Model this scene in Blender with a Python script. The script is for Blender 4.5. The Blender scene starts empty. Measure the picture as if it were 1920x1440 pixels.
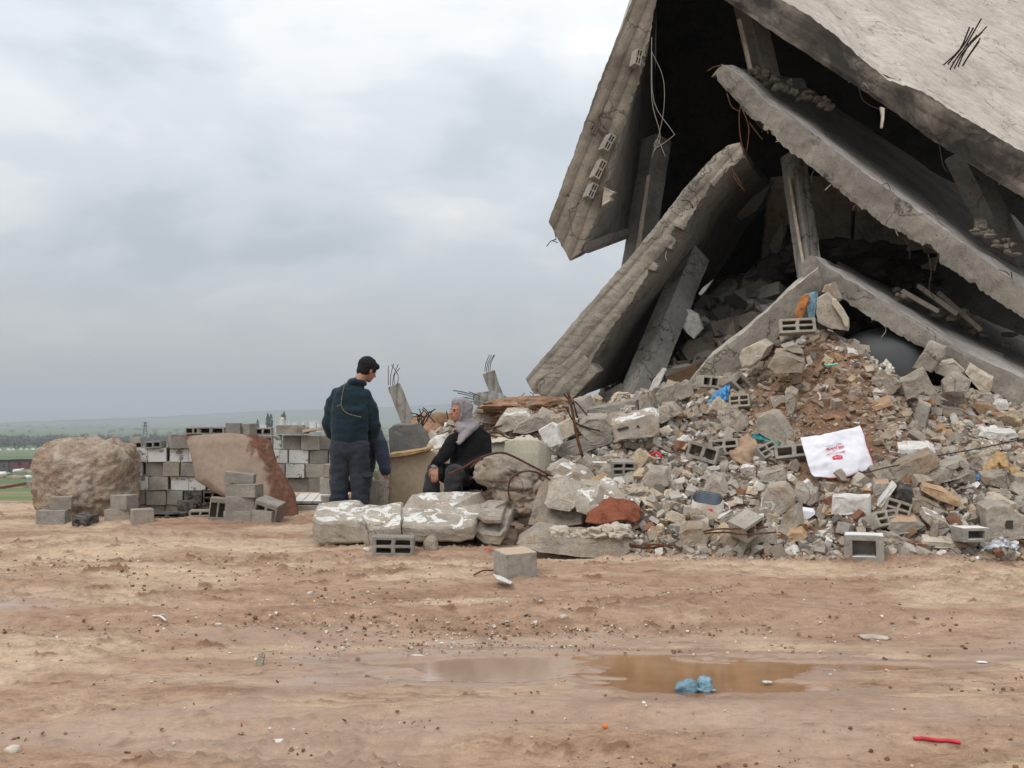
import bpy, bmesh, math, random
import numpy as np
from mathutils import Vector, Matrix, Euler, noise as mnoise
R = math.radians
rng = random.Random(7)
nrg = np.random.RandomState(11)
scene = bpy.context.scene

# ------------------------------------------------------------------ camera
FPX = 1900.0
CAMZ = 1.55
PITCH = math.atan((785 - 720) / FPX)
cam_d = bpy.data.cameras.new('camera')
cam = bpy.data.objects.new('camera', cam_d)
scene.collection.objects.link(cam)
cam.location = (0, 0, CAMZ)
cam.rotation_euler = (R(90) + PITCH, 0, 0)
cam_d.sensor_width = 36.0
cam_d.lens = FPX / 1920 * 36.0
cam_d.clip_start = 0.1
cam_d.clip_end = 20000
scene.camera = cam

# ------------------------------------------------------------------ world
SUN_EL, SUN_AZ = R(52), R(215)      # azimuth: clockwise from +Y (away from the camera)
w = bpy.data.worlds.new('World')
scene.world = w
w.use_nodes = True
nt = w.node_tree
nt.nodes.clear()


def N(nt, typ, **kw):
    n = nt.nodes.new(typ)
    for k, v in kw.items():
        if k.startswith('i_'):
            n.inputs[k[2:].replace('_', ' ')].default_value = v
        else:
            setattr(n, k, v)
    return n


def mth(nt, op, a, b=None, clamp=False):
    n = nt.nodes.new('ShaderNodeMath')
    n.operation = op
    n.use_clamp = clamp
    for i, v in enumerate((a, b)):
        if v is None:
            continue
        if isinstance(v, (int, float)):
            n.inputs[i].default_value = v
        else:
            nt.links.new(v, n.inputs[i])
    return n.outputs[0]


def ramp(nt, fac, stops, interp='LINEAR'):
    n = nt.nodes.new('ShaderNodeValToRGB')
    cr = n.color_ramp
    cr.interpolation = interp
    while len(cr.elements) < len(stops):
        cr.elements.new(0.5)
    for e, (p, c) in zip(cr.elements, stops):
        e.position = p
        if isinstance(c, (int, float)):
            c = (c, c, c)
        e.color = (c[0], c[1], c[2], 1)
    nt.links.new(fac, n.inputs[0])
    return n.outputs[0]


def mix(nt, fac, a, b, mode='MIX'):
    n = nt.nodes.new('ShaderNodeMix')
    n.data_type = 'RGBA'
    n.blend_type = mode
    for sock, v in ((n.inputs['Factor'], fac), (n.inputs['A'], a), (n.inputs['B'], b)):
        pass
    fs = n.inputs[0]
    As, Bs = n.inputs[6], n.inputs[7]
    for s, v in ((fs, fac), (As, a), (Bs, b)):
        if isinstance(v, (int, float)):
            s.default_value = v if s is fs else (v, v, v, 1)
        elif isinstance(v, tuple):
            s.default_value = (v[0], v[1], v[2], 1)
        else:
            nt.links.new(v, s)
    return n.outputs[2]


def noise(nt, vec, scale, detail=4, rough=0.55, dist=0.0):
    n = nt.nodes.new('ShaderNodeTexNoise')
    n.inputs['Scale'].default_value = scale
    n.inputs['Detail'].default_value = detail
    n.inputs['Roughness'].default_value = rough
    n.inputs['Distortion'].default_value = dist
    nt.links.new(vec, n.inputs['Vector'])
    return n.outputs[0]


def mapping(nt, vec, scale=(1, 1, 1), rot=(0, 0, 0), loc=(0, 0, 0)):
    n = nt.nodes.new('ShaderNodeMapping')
    n.inputs['Scale'].default_value = scale
    n.inputs['Rotation'].default_value = rot
    n.inputs['Location'].default_value = loc
    nt.links.new(vec, n.inputs['Vector'])
    return n.outputs[0]


tc = N(nt, 'ShaderNodeTexCoord')
sep = N(nt, 'ShaderNodeSeparateXYZ')
nt.links.new(tc.outputs['Generated'], sep.inputs[0])
zc = mth(nt, 'MAXIMUM', sep.outputs[2], 0.0)
den = mth(nt, 'ADD', zc, 0.42)
cx = mth(nt, 'DIVIDE', sep.outputs[0], den)
cy = mth(nt, 'DIVIDE', sep.outputs[1], den)
comb = N(nt, 'ShaderNodeCombineXYZ')
nt.links.new(cx, comb.inputs[0])
nt.links.new(cy, comb.inputs[1])
cv = comb.outputs[0]
grad = ramp(nt, zc, [(0.0, (0.365, 0.37, 0.372)), (0.05, (0.425, 0.437, 0.445)), (0.13, (0.58, 0.598, 0.608)),
                     (0.24, (0.74, 0.76, 0.775)), (0.36, (0.87, 0.888, 0.902)), (0.6, (0.95, 0.97, 1.0)), (1.0, (1.12, 1.12, 1.13))])
c1 = noise(nt, mapping(nt, cv, (1.5, 1.9, 1), loc=(3.1, 0.4, 0)), 1.0, 4, 0.5, 0.35)
c2 = noise(nt, mapping(nt, tc.outputs['Generated'], (2.6, 2.6, 5.5), loc=(1.3, 0.2, 0.9)), 1.6, 5, 0.55, 0.3)
cl = mth(nt, 'ADD', mth(nt, 'MULTIPLY', c1, 0.6), mth(nt, 'MULTIPLY', c2, 0.4))
clm = ramp(nt, cl, [(0.39, (0.72, 0.77, 0.82)), (0.46, (0.86, 0.89, 0.93)), (0.52, (1.0, 1.01, 1.02)), (0.59, (1.20, 1.18, 1.16))], 'EASE')
# cloud structure fades into haze at the horizon
hz = ramp(nt, zc, [(0.0, 0.0), (0.03, 0.15), (0.16, 1.0)])
clf = mix(nt, hz, (1, 1, 1), clm)
skyc = mix(nt, 1.0, grad, clf, 'MULTIPLY')
nish = N(nt, 'ShaderNodeTexSky', sky_type='NISHITA', sun_disc=False)
nish.sun_elevation = SUN_EL
nish.sun_rotation = SUN_AZ
bg1 = N(nt, 'ShaderNodeBackground')
nt.links.new(nish.outputs[0], bg1.inputs[0])
bg1.inputs[1].default_value = 0.08
bg2 = N(nt, 'ShaderNodeBackground')
nt.links.new(skyc, bg2.inputs[0])
bg2.inputs[1].default_value = 1.0
ms = N(nt, 'ShaderNodeMixShader')
ms.inputs[0].default_value = 0.94
nt.links.new(bg1.outputs[0], ms.inputs[1])
nt.links.new(bg2.outputs[0], ms.inputs[2])
wo = N(nt, 'ShaderNodeOutputWorld')
nt.links.new(ms.outputs[0], wo.inputs[0])

sun_d = bpy.data.lights.new('sun', 'SUN')
sun_d.energy = 1.2
sun_d.angle = R(25)
sun_d.color = (1.0, 0.96, 0.90)
sun = bpy.data.objects.new('sun', sun_d)
scene.collection.objects.link(sun)
sdir = Vector((math.sin(SUN_AZ) * math.cos(SUN_EL), math.cos(SUN_AZ) * math.cos(SUN_EL), math.sin(SUN_EL)))
sun.rotation_euler = sdir.to_track_quat('Z', 'Y').to_euler()

scene.view_settings.view_transform = 'Standard'
scene.view_settings.look = 'None'
scene.view_settings.exposure = 0.25
scene.view_settings.gamma = 1.0
scene.view_settings.use_curve_mapping = False
scene.cycles.volume_bounces = 0
scene.cycles.max_bounces = 8

# ------------------------------------------------------------------ basic helpers
CP, SP = math.cos(PITCH), math.sin(PITCH)


def at(px, py, Y):
    """the world point that stands at distance Y under the photo pixel"""
    xc = (px - 960) / FPX
    yc = (720 - py) / FPX
    dx, dy, dz = xc, CP - yc * SP, SP + yc * CP
    k = Y / dy
    return Vector((dx * k, Y, CAMZ + dz * k))


def m_px(n, Y):
    return n * Y / FPX


def tag(o, label=None, cat=None, group=None, kind=None):
    if label: o['label'] = label
    if cat: o['category'] = cat
    if group: o['group'] = group
    if kind: o['kind'] = kind
    return o


def thing(name, label, cat, loc, group=None):
    o = bpy.data.objects.new(name, None)
    o.empty_display_size = 0.1
    scene.collection.objects.link(o)
    o.location = loc
    return tag(o, label, cat, group)


def obj(name, verts, faces, mats, parent=None, origin=None, smooth=False, mi=None):
    """verts in world space; the object gets its origin at 'origin' (or its parent's)"""
    if origin is None:
        if parent is not None:
            origin = parent_world(parent)
        else:
            a = np.array([tuple(v) for v in verts])
            origin = ((a[:, 0].min() + a[:, 0].max()) / 2, (a[:, 1].min() + a[:, 1].max()) / 2, a[:, 2].min())
    origin = Vector(origin)
    me = bpy.data.meshes.new(name)
    if isinstance(verts, np.ndarray):
        vv = (verts - np.array(origin)).tolist()
    else:
        vv = [tuple(Vector(v) - origin) for v in verts]
    me.from_pydata(vv, [], faces)
    for m in (mats if isinstance(mats, (list, tuple)) else [mats]):
        me.materials.append(m)
    if mi is not None:
        me.polygons.foreach_set('material_index', mi)
    me.update()
    bm = bmesh.new()
    bm.from_mesh(me)
    if len(bm.faces) < 60000:
        bmesh.ops.recalc_face_normals(bm, faces=bm.faces)
    bm.to_mesh(me)
    bm.free()
    if smooth:
        me.polygons.foreach_set('use_smooth', [True] * len(me.polygons))
    o = bpy.data.objects.new(name, me)
    scene.collection.objects.link(o)
    if parent is not None:
        o.parent = parent
        o.location = origin - parent_world(parent)
    else:
        o.location = origin
    return o


def parent_world(p):
    v = Vector(p.location)
    while p.parent is not None:
        p = p.parent
        v = v + Vector(p.location)
    return v


def interp(poly, n):
    """resample a polyline of equal-length tuples to n points by arc length"""
    P = np.array([tuple(p) for p in poly], float)
    d = np.r_[0, np.cumsum(np.linalg.norm(np.diff(P[:, :3], axis=0), axis=1))]
    t = np.linspace(0, d[-1], n)
    return np.stack([np.interp(t, d, P[:, k]) for k in range(P.shape[1])], 1)


def nz(v, s, seed=0.0):
    return mnoise.fractal(Vector((v[0] * s + seed, v[1] * s + seed * 1.7, v[2] * s - seed)), 1.0, 2.0, 4)


# vectorised 2D gradient noise
_perm = nrg.permutation(512)
_perm = np.r_[_perm, _perm]
_ga = nrg.rand(512) * 2 * np.pi
_gx, _gy = np.cos(_ga), np.sin(_ga)


def pn(x, y):
    xi, yi = np.floor(x).astype(int), np.floor(y).astype(int)
    xf, yf = x - xi, y - yi
    u, v = xf ** 3 * (xf * (xf * 6 - 15) + 10), yf ** 3 * (yf * (yf * 6 - 15) + 10)

    def g(ix, iy, dx, dy):
        h = _perm[(_perm[ix & 511] + iy) & 511]
        return _gx[h] * dx + _gy[h] * dy
    a = g(xi, yi, xf, yf)
    b = g(xi + 1, yi, xf - 1, yf)
    c = g(xi, yi + 1, xf, yf - 1)
    d = g(xi + 1, yi + 1, xf - 1, yf - 1)
    return (a * (1 - u) + b * u) * (1 - v) + (c * (1 - u) + d * u) * v


def fbm(x, y, o=4, g=0.5):
    s, a = 0, 1
    for k in range(o):
        s = s + a * pn(x * 2 ** k + 17.3 * k, y * 2 ** k - 9.1 * k)
        a *= g
    return s


def sstep(a, b, x):
    t = np.clip((x - a) / (b - a), 0, 1)
    return t * t * (3 - 2 * t)


# ------------------------------------------------------------------ materials
def new_mat(name):
    m = bpy.data.materials.new(name)
    m.use_nodes = True
    nt = m.node_tree
    b = nt.nodes['Principled BSDF']
    return m, nt, b


def setc(nt, sock, v):
    if isinstance(v, tuple):
        sock.default_value = (v[0], v[1], v[2], 1)
    elif isinstance(v, (int, float)):
        sock.default_value = v
    else:
        nt.links.new(v, sock)


def add_bump(nt, b, h, strength=0.5, dist=0.01):
    n = nt.nodes.new('ShaderNodeBump')
    n.inputs['Strength'].default_value = strength
    n.inputs['Distance'].default_value = dist
    nt.links.new(h, n.inputs['Height'])
    nt.links.new(n.outputs[0], b.inputs['Normal'])
    return n


def plain(name, col, rough=0.7, metal=0.0, var=0.15, scale=8, bump=0.0, spec=0.3):
    m, nt, b = new_mat(name)
    tcn = N(nt, 'ShaderNodeTexCoord')
    f = noise(nt, tcn.outputs['Object'], scale, 4)
    lo = tuple(c * (1 - var * 2) for c in col)
    hi = tuple(min(1, c * (1 + var * 1.4)) for c in col)
    setc(nt, b.inputs['Base Color'], ramp(nt, f, [(0.3, lo), (0.7, hi)]))
    b.inputs['Roughness'].default_value = rough
    b.inputs['Metallic'].default_value = metal
    b.inputs['Specular IOR Level'].default_value = spec
    if bump:
        add_bump(nt, b, noise(nt, tcn.outputs['Object'], scale * 6, 4), bump, 0.01)
    return m


def rnd_vec(nt, v):
    oi = nt.nodes.new('ShaderNodeObjectInfo')
    a = nt.nodes.new('ShaderNodeVectorMath')
    a.operation = 'MULTIPLY_ADD'
    cb = nt.nodes.new('ShaderNodeCombineXYZ')
    for k in range(3):
        nt.links.new(oi.outputs['Random'], cb.inputs[k])
    nt.links.new(cb.outputs[0], a.inputs[0])
    a.inputs[1].default_value = (41.0, 67.0, 23.0)
    nt.links.new(v, a.inputs[2])
    return a.outputs[0]


def concrete(name, col=(0.33, 0.31, 0.28), dark=(0.20, 0.185, 0.165), s=1.0, plaster=None, soot=0.0, planks=None,
             bump=0.5, speck=0.0, dirt=0.0, dirtcol=(0.30, 0.20, 0.125), rand=0.0, pits=True, sootcol=(0.02, 0.018, 0.016)):
    """s: texture scale; plaster=(axis, amount): white coat where the object normal points along axis"""
    m, nt, b = new_mat(name)
    tcn = N(nt, 'ShaderNodeTexCoord')
    v = rnd_vec(nt, tcn.outputs['Object'])
    big = noise(nt, v, 1.3 * s, 5, 0.6, 0.4)
    mid = noise(nt, v, 9 * s, 5, 0.65)
    fine = noise(nt, v, 70 * s, 3, 0.7)
    c = ramp(nt, big, [(0.30, dark), (0.52, col), (0.72, tuple(x * 1.16 for x in col))])
    c = mix(nt, 0.75, c, ramp(nt, mid, [(0.28, 0.62), (0.5, 0.98), (0.75, 1.2)]), 'MULTIPLY')
    c = mix(nt, 0.5, c, ramp(nt, fine, [(0.3, 0.62), (0.7, 1.3)]), 'MULTIPLY')
    h = mth(nt, 'ADD', mth(nt, 'MULTIPLY', mid, 0.6), mth(nt, 'MULTIPLY', fine, 0.4))
    if pits:
        vo = nt.nodes.new('ShaderNodeTexVoronoi')
        vo.inputs['Scale'].default_value = 26 * s
        nt.links.new(v, vo.inputs['Vector'])
        pit = ramp(nt, vo.outputs['Distance'], [(0.0, 0.0), (0.13, 0.0), (0.22, 1.0)])
        pm = ramp(nt, mid, [(0.5, 1.0), (0.6, 0.0)])
        pit2 = mth(nt, 'MAXIMUM', pit, pm)
        c = mix(nt, pit2, tuple(x * 0.45 for x in dark), c)
        h = mth(nt, 'MULTIPLY', h, mth(nt, 'ADD', mth(nt, 'MULTIPLY', pit2, 0.5), 0.5))
    if s <= 1.6 and not rand:
        ck = nt.nodes.new('ShaderNodeTexVoronoi')
        ck.feature = 'DISTANCE_TO_EDGE'
        ck.inputs['Scale'].default_value = 0.9
        va = nt.nodes.new('ShaderNodeVectorMath')
        va.operation = 'ADD'
        nt.links.new(v, va.inputs[0])
        nn_ = nt.nodes.new('ShaderNodeTexNoise')
        nn_.inputs['Scale'].default_value = 3.0
        nn_.inputs['Detail'].default_value = 5
        nt.links.new(v, nn_.inputs['Vector'])
        nt.links.new(nn_.outputs['Color'], va.inputs[1])
        nt.links.new(va.outputs[0], ck.inputs['Vector'])
        cf = ramp(nt, ck.outputs['Distance'], [(0.0, 0.35), (0.010, 0.75), (0.02, 1.0)])
        cs = ramp(nt, noise(nt, v, 0.8, 2), [(0.48, 1.0), (0.54, 0.0)])
        cm = mth(nt, 'MAXIMUM', cf, cs)
        c = mix(nt, 1.0, c, cm, 'MULTIPLY')
        h = mth(nt, 'MULTIPLY', h, cm)
    if planks:
        wv = nt.nodes.new('ShaderNodeTexWave')
        wv.wave_type = 'BANDS'
        wv.bands_direction = 'X'
        wv.inputs['Scale'].default_value = 1.0
        wv.inputs['Distortion'].default_value = 1.6
        wv.inputs['Detail'].default_value = 4
        wv.inputs['Detail Scale'].default_value = 2.5
        a_ = planks[0]
        dt = nt.nodes.new('ShaderNodeVectorMath')
        dt.operation = 'DOT_PRODUCT'
        nt.links.new(v, dt.inputs[0])
        dt.inputs[1].default_value = (-math.sin(a_) * planks[1], 0, math.cos(a_) * planks[1])
        dl = nt.nodes.new('ShaderNodeVectorMath')
        dl.operation = 'DOT_PRODUCT'
        nt.links.new(v, dl.inputs[0])
        dl.inputs[1].default_value = (math.cos(a_) * 0.5, 0.3, math.sin(a_) * 0.5)
        cb = nt.nodes.new('ShaderNodeCombineXYZ')
        nt.links.new(dt.outputs['Value'], cb.inputs[0])
        nt.links.new(dl.outputs['Value'], cb.inputs[1])
        nt.links.new(cb.outputs[0], wv.inputs['Vector'])
        pl = ramp(nt, wv.outputs['Fac'], [(0.0, 0.55), (0.16, 0.98), (1, 1.06)])
        c = mix(nt, 0.75, c, pl, 'MULTIPLY')
        h = mth(nt, 'ADD', h, mth(nt, 'MULTIPLY', wv.outputs['Fac'], 0.9))
    if speck:
        vo2 = nt.nodes.new('ShaderNodeTexVoronoi')
        vo2.inputs['Scale'].default_value = 55 * s
        nt.links.new(v, vo2.inputs['Vector'])
        sp = ramp(nt, vo2.outputs['Distance'], [(0.25, 1.0), (0.38, 0.0)])
        sel = ramp(nt, noise(nt, v, 20 * s, 2), [(0.5 - 0.12 * speck, 0.0), (0.58, 1.0)])
        c = mix(nt, mth(nt, 'MULTIPLY', sp, sel), c, (0.50, 0.46, 0.40))
        h = mth(nt, 'ADD', h, mth(nt, 'MULTIPLY', sp, 0.5))
    if rand:
        oi = nt.nodes.new('ShaderNodeObjectInfo')
        rc = ramp(nt, oi.outputs['Random'], [(0.0, (0.78, 0.78, 0.80)), (0.20, (1.0, 1.0, 1.0)), (0.42, (1.12, 1.02, 0.90)), (0.58, (0.88, 0.88, 0.90)),
                                             (0.72, (1.35, 1.32, 1.26)), (0.84, (1.12, 1.0, 0.86)), (0.90, (0.82, 0.72, 0.62)), (0.95, (1.6, 1.55, 1.48))], 'CONSTANT')
        c = mix(nt, rand, c, rc, 'MULTIPLY')
    if dirt:
        dm = ramp(nt, noise(nt, v, 2.6 * s, 5, 0.65, 0.6), [(0.62 - 0.25 * dirt, 0.0), (0.72, 1.0)])
        c = mix(nt, dm, c, dirtcol)
    if plaster:
        ax, amt = plaster[0], plaster[1]
        pcol = plaster[2] if len(plaster) > 2 else (0.80, 0.78, 0.74)
        dn = nt.nodes.new('ShaderNodeVectorMath')
        dn.operation = 'DOT_PRODUCT'
        nt.links.new(tcn.outputs['Normal'], dn.inputs[0])
        dn.inputs[1].default_value = ax
        side = ramp(nt, dn.outputs['Value'], [(0.72, 0.0), (0.80, 1.0)])
        n1 = noise(nt, v, (1.7 if rand or len(plaster) > 3 else 4.2) * s, 5, 0.62, 0.8)
        pm = ramp(nt, n1, [(0.62 - 0.3 * amt, 0.0), (0.635 - 0.3 * amt, 1.0)])
        pf = mth(nt, 'MULTIPLY', side, pm)
        if rand:
            pf = mth(nt, 'MULTIPLY', pf, ramp(nt, oi.outputs['Random'], [(0.0, 1.0), (0.34, 0.0)], 'CONSTANT'))
        chip = ramp(nt, noise(nt, v, 30 * s, 2), [(0.33, 0.0), (0.37, 1.0)])
        pf = mth(nt, 'MULTIPLY', pf, chip)
        pc = mix(nt, 0.35, pcol, ramp(nt, mid, [(0.3, 0.6), (0.7, 1.0)]), 'MULTIPLY')
        c = mix(nt, pf, c, pc)
        h = mth(nt, 'ADD', h, mth(nt, 'MULTIPLY', pf, 1.2))
    if soot:
        sm = ramp(nt, noise(nt, v, 0.9 * s, 5, 0.65, 0.5), [(0.72 - 0.5 * soot, 0.0), (0.9 - 0.5 * soot, 1.0)])
        c = mix(nt, mth(nt, 'MULTIPLY', sm, 0.93), c, sootcol)
    setc(nt, b.inputs['Base Color'], c)
    b.inputs['Roughness'].default_value = 0.93
    b.inputs['Specular IOR Level'].default_value = 0.2
    add_bump(nt, b, h, bump, 0.02 / s)
    return m


M = {}
M['slab_pale'] = concrete('slab_concrete_pale', (0.29, 0.26, 0.22), (0.16, 0.142, 0.12), 1.0, bump=0.6)
M['slab'] = concrete('slab_concrete', (0.25, 0.222, 0.185), (0.125, 0.11, 0.09), 1.0, soot=0.12, bump=0.7, sootcol=(0.06, 0.052, 0.045))
M['slab_plank_l'] = concrete('board_marked_concrete', (0.235, 0.20, 0.157), (0.125, 0.105, 0.083), 1.0, planks=(R(68), 2.0), bump=0.8, soot=0.08, sootcol=(0.07, 0.06, 0.05))
M['slab_plank_b'] = concrete('board_marked_concrete_pale', (0.29, 0.257, 0.21), (0.165, 0.147, 0.12), 1.0, planks=(R(48), 1.8), bump=0.8)
M['roof'] = concrete('pale_roof_screed', (0.47, 0.42, 0.36), (0.37, 0.325, 0.272), 0.7, bump=0.25, pits=False)
M['roof_edge'] = concrete('scorched_slab_edge', (0.20, 0.172, 0.14), (0.085, 0.073, 0.06), 1.3, soot=0.70, planks=(R(-33), 1.6), bump=0.8, sootcol=(0.035, 0.03, 0.026))
M['floor_dusty'] = concrete('dusty_floor', (0.36, 0.335, 0.31), (0.24, 0.225, 0.21), 0.9, soot=0.16, bump=0.6)
M['under'] = concrete('smoked_shaded_ceiling', (0.20, 0.18, 0.155), (0.11, 0.097, 0.083), 0.8, soot=0.50, sootcol=(0.035, 0.03, 0.026), bump=0.4, pits=False)  # soot plus the dimness under the slabs, both put into the colour
M['under_pale'] = concrete('grimy_lit_ceiling', (0.27, 0.245, 0.215), (0.19, 0.17, 0.15), 0.8, soot=0.28, bump=0.35, pits=False)  # paler copy of the ceiling, light on the underside put into the colour
M['soot'] = concrete('soot_shade_wall', (0.062, 0.054, 0.048), (0.028, 0.024, 0.021), 1.0, bump=0.5, pits=False)  # sooty near-black that also holds the shade of the interior
M['column'] = concrete('column_concrete', (0.235, 0.22, 0.20), (0.145, 0.135, 0.12), 1.6, bump=0.5)
M['column_pale'] = concrete('pale_column_concrete', (0.34, 0.325, 0.295), (0.22, 0.21, 0.19), 1.6, planks=(R(90), 2.5), bump=0.6)
M['white'] = concrete('white_plaster', (0.62, 0.60, 0.56), (0.48, 0.45, 0.41), 2.0, bump=0.4, dirt=0.22, dirtcol=(0.34, 0.27, 0.20), pits=False)
M['cream'] = concrete('cream_plaster', (0.52, 0.46, 0.37), (0.38, 0.33, 0.26), 2.0, bump=0.4, dirt=0.3, pits=False)
M['pale_stone'] = concrete('pale_stone', (0.52, 0.46, 0.38), (0.38, 0.32, 0.25), 2.0, bump=0.6, dirt=0.3)
M['conc'] = concrete('grey_concrete', (0.40, 0.355, 0.295), (0.25, 0.215, 0.17), 1.4, speck=0.3, bump=0.9, dirt=0.32)
M['conc_white'] = concrete('plastered_concrete', (0.40, 0.355, 0.295), (0.28, 0.24, 0.19), 1.2, plaster=((-0.05, -0.45, 0.89), 0.27, (0.72, 0.70, 0.66)), bump=0.6, dirt=0.22)
M['conc_pebble'] = concrete('pebbly_concrete', (0.35, 0.30, 0.24), (0.22, 0.18, 0.14), 1.5, speck=1.0, bump=1.0, dirt=0.45)
M['conc_brown'] = concrete('earth_stained_concrete', (0.34, 0.29, 0.235), (0.21, 0.17, 0.13), 1.5, speck=0.5, bump=0.9, dirt=0.8)
M['block'] = concrete('block_concrete', (0.33, 0.305, 0.265), (0.235, 0.215, 0.18), 1.1, bump=0.5, rand=0.45, pits=True)
M['block_white'] = concrete('whitewashed_block', (0.30, 0.275, 0.24), (0.20, 0.185, 0.16), 1.1, plaster=((0, -1, 0), 0.72, (0.74, 0.73, 0.70), 1), bump=0.5, dirt=0.15)
M['block_whitetop'] = concrete('block_with_white_top', (0.31, 0.29, 0.255), (0.21, 0.195, 0.17), 3.0, plaster=((0, 0, 1), 0.95), bump=0.5)
M['block_burnt'] = concrete('charred_block', (0.17, 0.155, 0.14), (0.08, 0.07, 0.062), 3.0, soot=0.6, bump=0.6)
M['block_tan'] = concrete('tan_topped_block', (0.31, 0.29, 0.255), (0.21, 0.195, 0.17), 3.0, plaster=((0, 0, 1), 1.0, (0.46, 0.31, 0.20)), bump=0.5)
M['chunk'] = concrete('broken_concrete', (0.44, 0.385, 0.31), (0.30, 0.25, 0.19), 1.6, rand=1.0, plaster=((0, 0, 1), 0.9, (0.74, 0.72, 0.68)), bump=0.6, dirt=0.3, pits=False)
M['soil_lump'] = plain('earth_lump', (0.27, 0.16, 0.095), 0.95, var=0.25, scale=5, bump=0.6)
M['rebar'] = plain('rusty_steel', (0.11, 0.045, 0.024), 0.85, var=0.3, scale=30, bump=0.4)
M['rebar_dark'] = plain('dark_steel', (0.035, 0.024, 0.02), 0.8, var=0.3, scale=30, bump=0.4)
M['wire'] = plain('pale_wire', (0.30, 0.27, 0.23), 0.7, var=0.1)
M['wire_black'] = plain('black_cable', (0.03, 0.03, 0.032), 0.6, var=0.1)
M['tile'] = concrete('tan_tile', (0.44, 0.295, 0.18), (0.30, 0.195, 0.12), 2.0, bump=0.5, dirt=0.3, pits=False)
M['paper'] = plain('white_sack_paper', (0.72, 0.72, 0.78), 0.75, var=0.025, scale=5, bump=0.06)
M['red'] = plain('red_print', (0.66, 0.04, 0.07), 0.6, var=0.05)
M['redplastic'] = plain('red_plastic', (0.62, 0.02, 0.05), 0.4, var=0.15, bump=0.3)
M['redborder'] = plain('red_sack_hem', (0.38, 0.03, 0.04), 0.7, var=0.1)
M['greyprint'] = plain('grey_print', (0.35, 0.36, 0.42), 0.7, var=0.05)
M['blue'] = plain('blue_plastic', (0.07, 0.30, 0.62), 0.35, var=0.25, scale=9, bump=0.5, spec=0.5)
M['paleblue'] = plain('pale_blue_plastic', (0.17, 0.30, 0.38), 0.3, var=0.35, scale=14, bump=0.5, spec=0.5)
M['teal'] = plain('teal_cloth', (0.04, 0.23, 0.23), 0.8, var=0.2, bump=0.4)
M['brownbag'] = plain('brown_sack', (0.36, 0.245, 0.165), 0.85, var=0.16, scale=10, bump=0.5)
M['tancloth'] = plain('tan_cloth', (0.50, 0.33, 0.165), 0.85, var=0.16, scale=10, bump=0.4)
M['green'] = plain('mint_plastic', (0.20, 0.55, 0.36), 0.5, var=0.1)
M['foil'] = plain('crumpled_foil', (0.50, 0.50, 0.52), 0.45, metal=0.6, var=0.5, scale=25, bump=0.8)
M['black'] = plain('black_plastic', (0.03, 0.03, 0.032), 0.6, var=0.3, scale=6, bump=0.3)
M['hair'] = plain('dark_hair', (0.012, 0.009, 0.008), 0.65, var=0.4, scale=60, bump=0.8)
M['wood'] = plain('orange_wood', (0.42, 0.17, 0.05), 0.7, var=0.35, scale=12, bump=0.4)
M['straw'] = plain('yellowish_stain', (0.30, 0.26, 0.15), 0.8, var=0.3, scale=60)


def rusty(name, base, rust, amt, s=3, bump=0.5, edge=False):
    m, nt, b = new_mat(name)
    tcn = N(nt, 'ShaderNodeTexCoord')
    v = tcn.outputs['Object']
    n1 = noise(nt, v, s, 6, 0.65, 0.9)
    n2 = noise(nt, v, s * 9, 5, 0.65)
    c0 = mix(nt, 0.6, base, ramp(nt, n2, [(0.3, 0.7), (0.7, 1.15)]), 'MULTIPLY')
    c1 = ramp(nt, n2, [(0.3, tuple(x * 0.45 for x in rust)), (0.55, rust), (0.75, tuple(min(1, x * 1.6) for x in rust))])
    if edge:
        au = nt.nodes.new('ShaderNodeAttribute')
        au.attribute_name = 'uu'
        av = nt.nodes.new('ShaderNodeAttribute')
        av.attribute_name = 'vv'
        e = mth(nt, 'SUBTRACT', mth(nt, 'ADD', au.outputs['Fac'], mth(nt, 'MULTIPLY', av.outputs['Fac'], 0.12)), 0.80)
        e1 = mth(nt, 'MULTIPLY', mth(nt, 'MAXIMUM', e, -0.25), 0.9)
        e2 = mth(nt, 'MAXIMUM', mth(nt, 'SUBTRACT', 0.06, mth(nt, 'ADD', au.outputs['Fac'], mth(nt, 'MULTIPLY', av.outputs['Fac'], 0.1))), 0.0)
        e3 = mth(nt, 'MAXIMUM', mth(nt, 'SUBTRACT', 0.05, av.outputs['Fac']), 0.0)
        n1 = mth(nt, 'ADD', n1, mth(nt, 'ADD', e1, mth(nt, 'MULTIPLY', mth(nt, 'ADD', e2, e3), 3.0)))
    f = ramp(nt, n1, [(0.66 - 0.4 * amt, 0.0), (0.74 - 0.4 * amt, 1.0)])
    setc(nt, b.inputs['Base Color'], mix(nt, f, c0, c1))
    b.inputs['Roughness'].default_value = 0.8
    add_bump(nt, b, n2, bump, 0.01)
    return m


M['rustsheet'] = rusty('rusting_painted_sheet', (0.285, 0.21, 0.155), (0.145, 0.06, 0.033), 0.50, 1.7, edge=True)
M['rustplate'] = rusty('deep_rust_plate', (0.22, 0.06, 0.02), (0.15, 0.035, 0.012), 0.5, 4, 0.8)
M['creamtank'] = rusty('cream_enamel', (0.50, 0.465, 0.36), (0.24, 0.075, 0.025), 0.05, 4.5, 0.15)
M['creamwall'] = rusty('stained_cream_panel', (0.47, 0.37, 0.26), (0.11, 0.07, 0.05), 0.17, 1.9, 0.15)
M['greyslab'] = concrete('smooth_grey_panel', (0.15, 0.147, 0.138), (0.10, 0.097, 0.09), 1.5, bump=0.3, pits=False)


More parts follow.
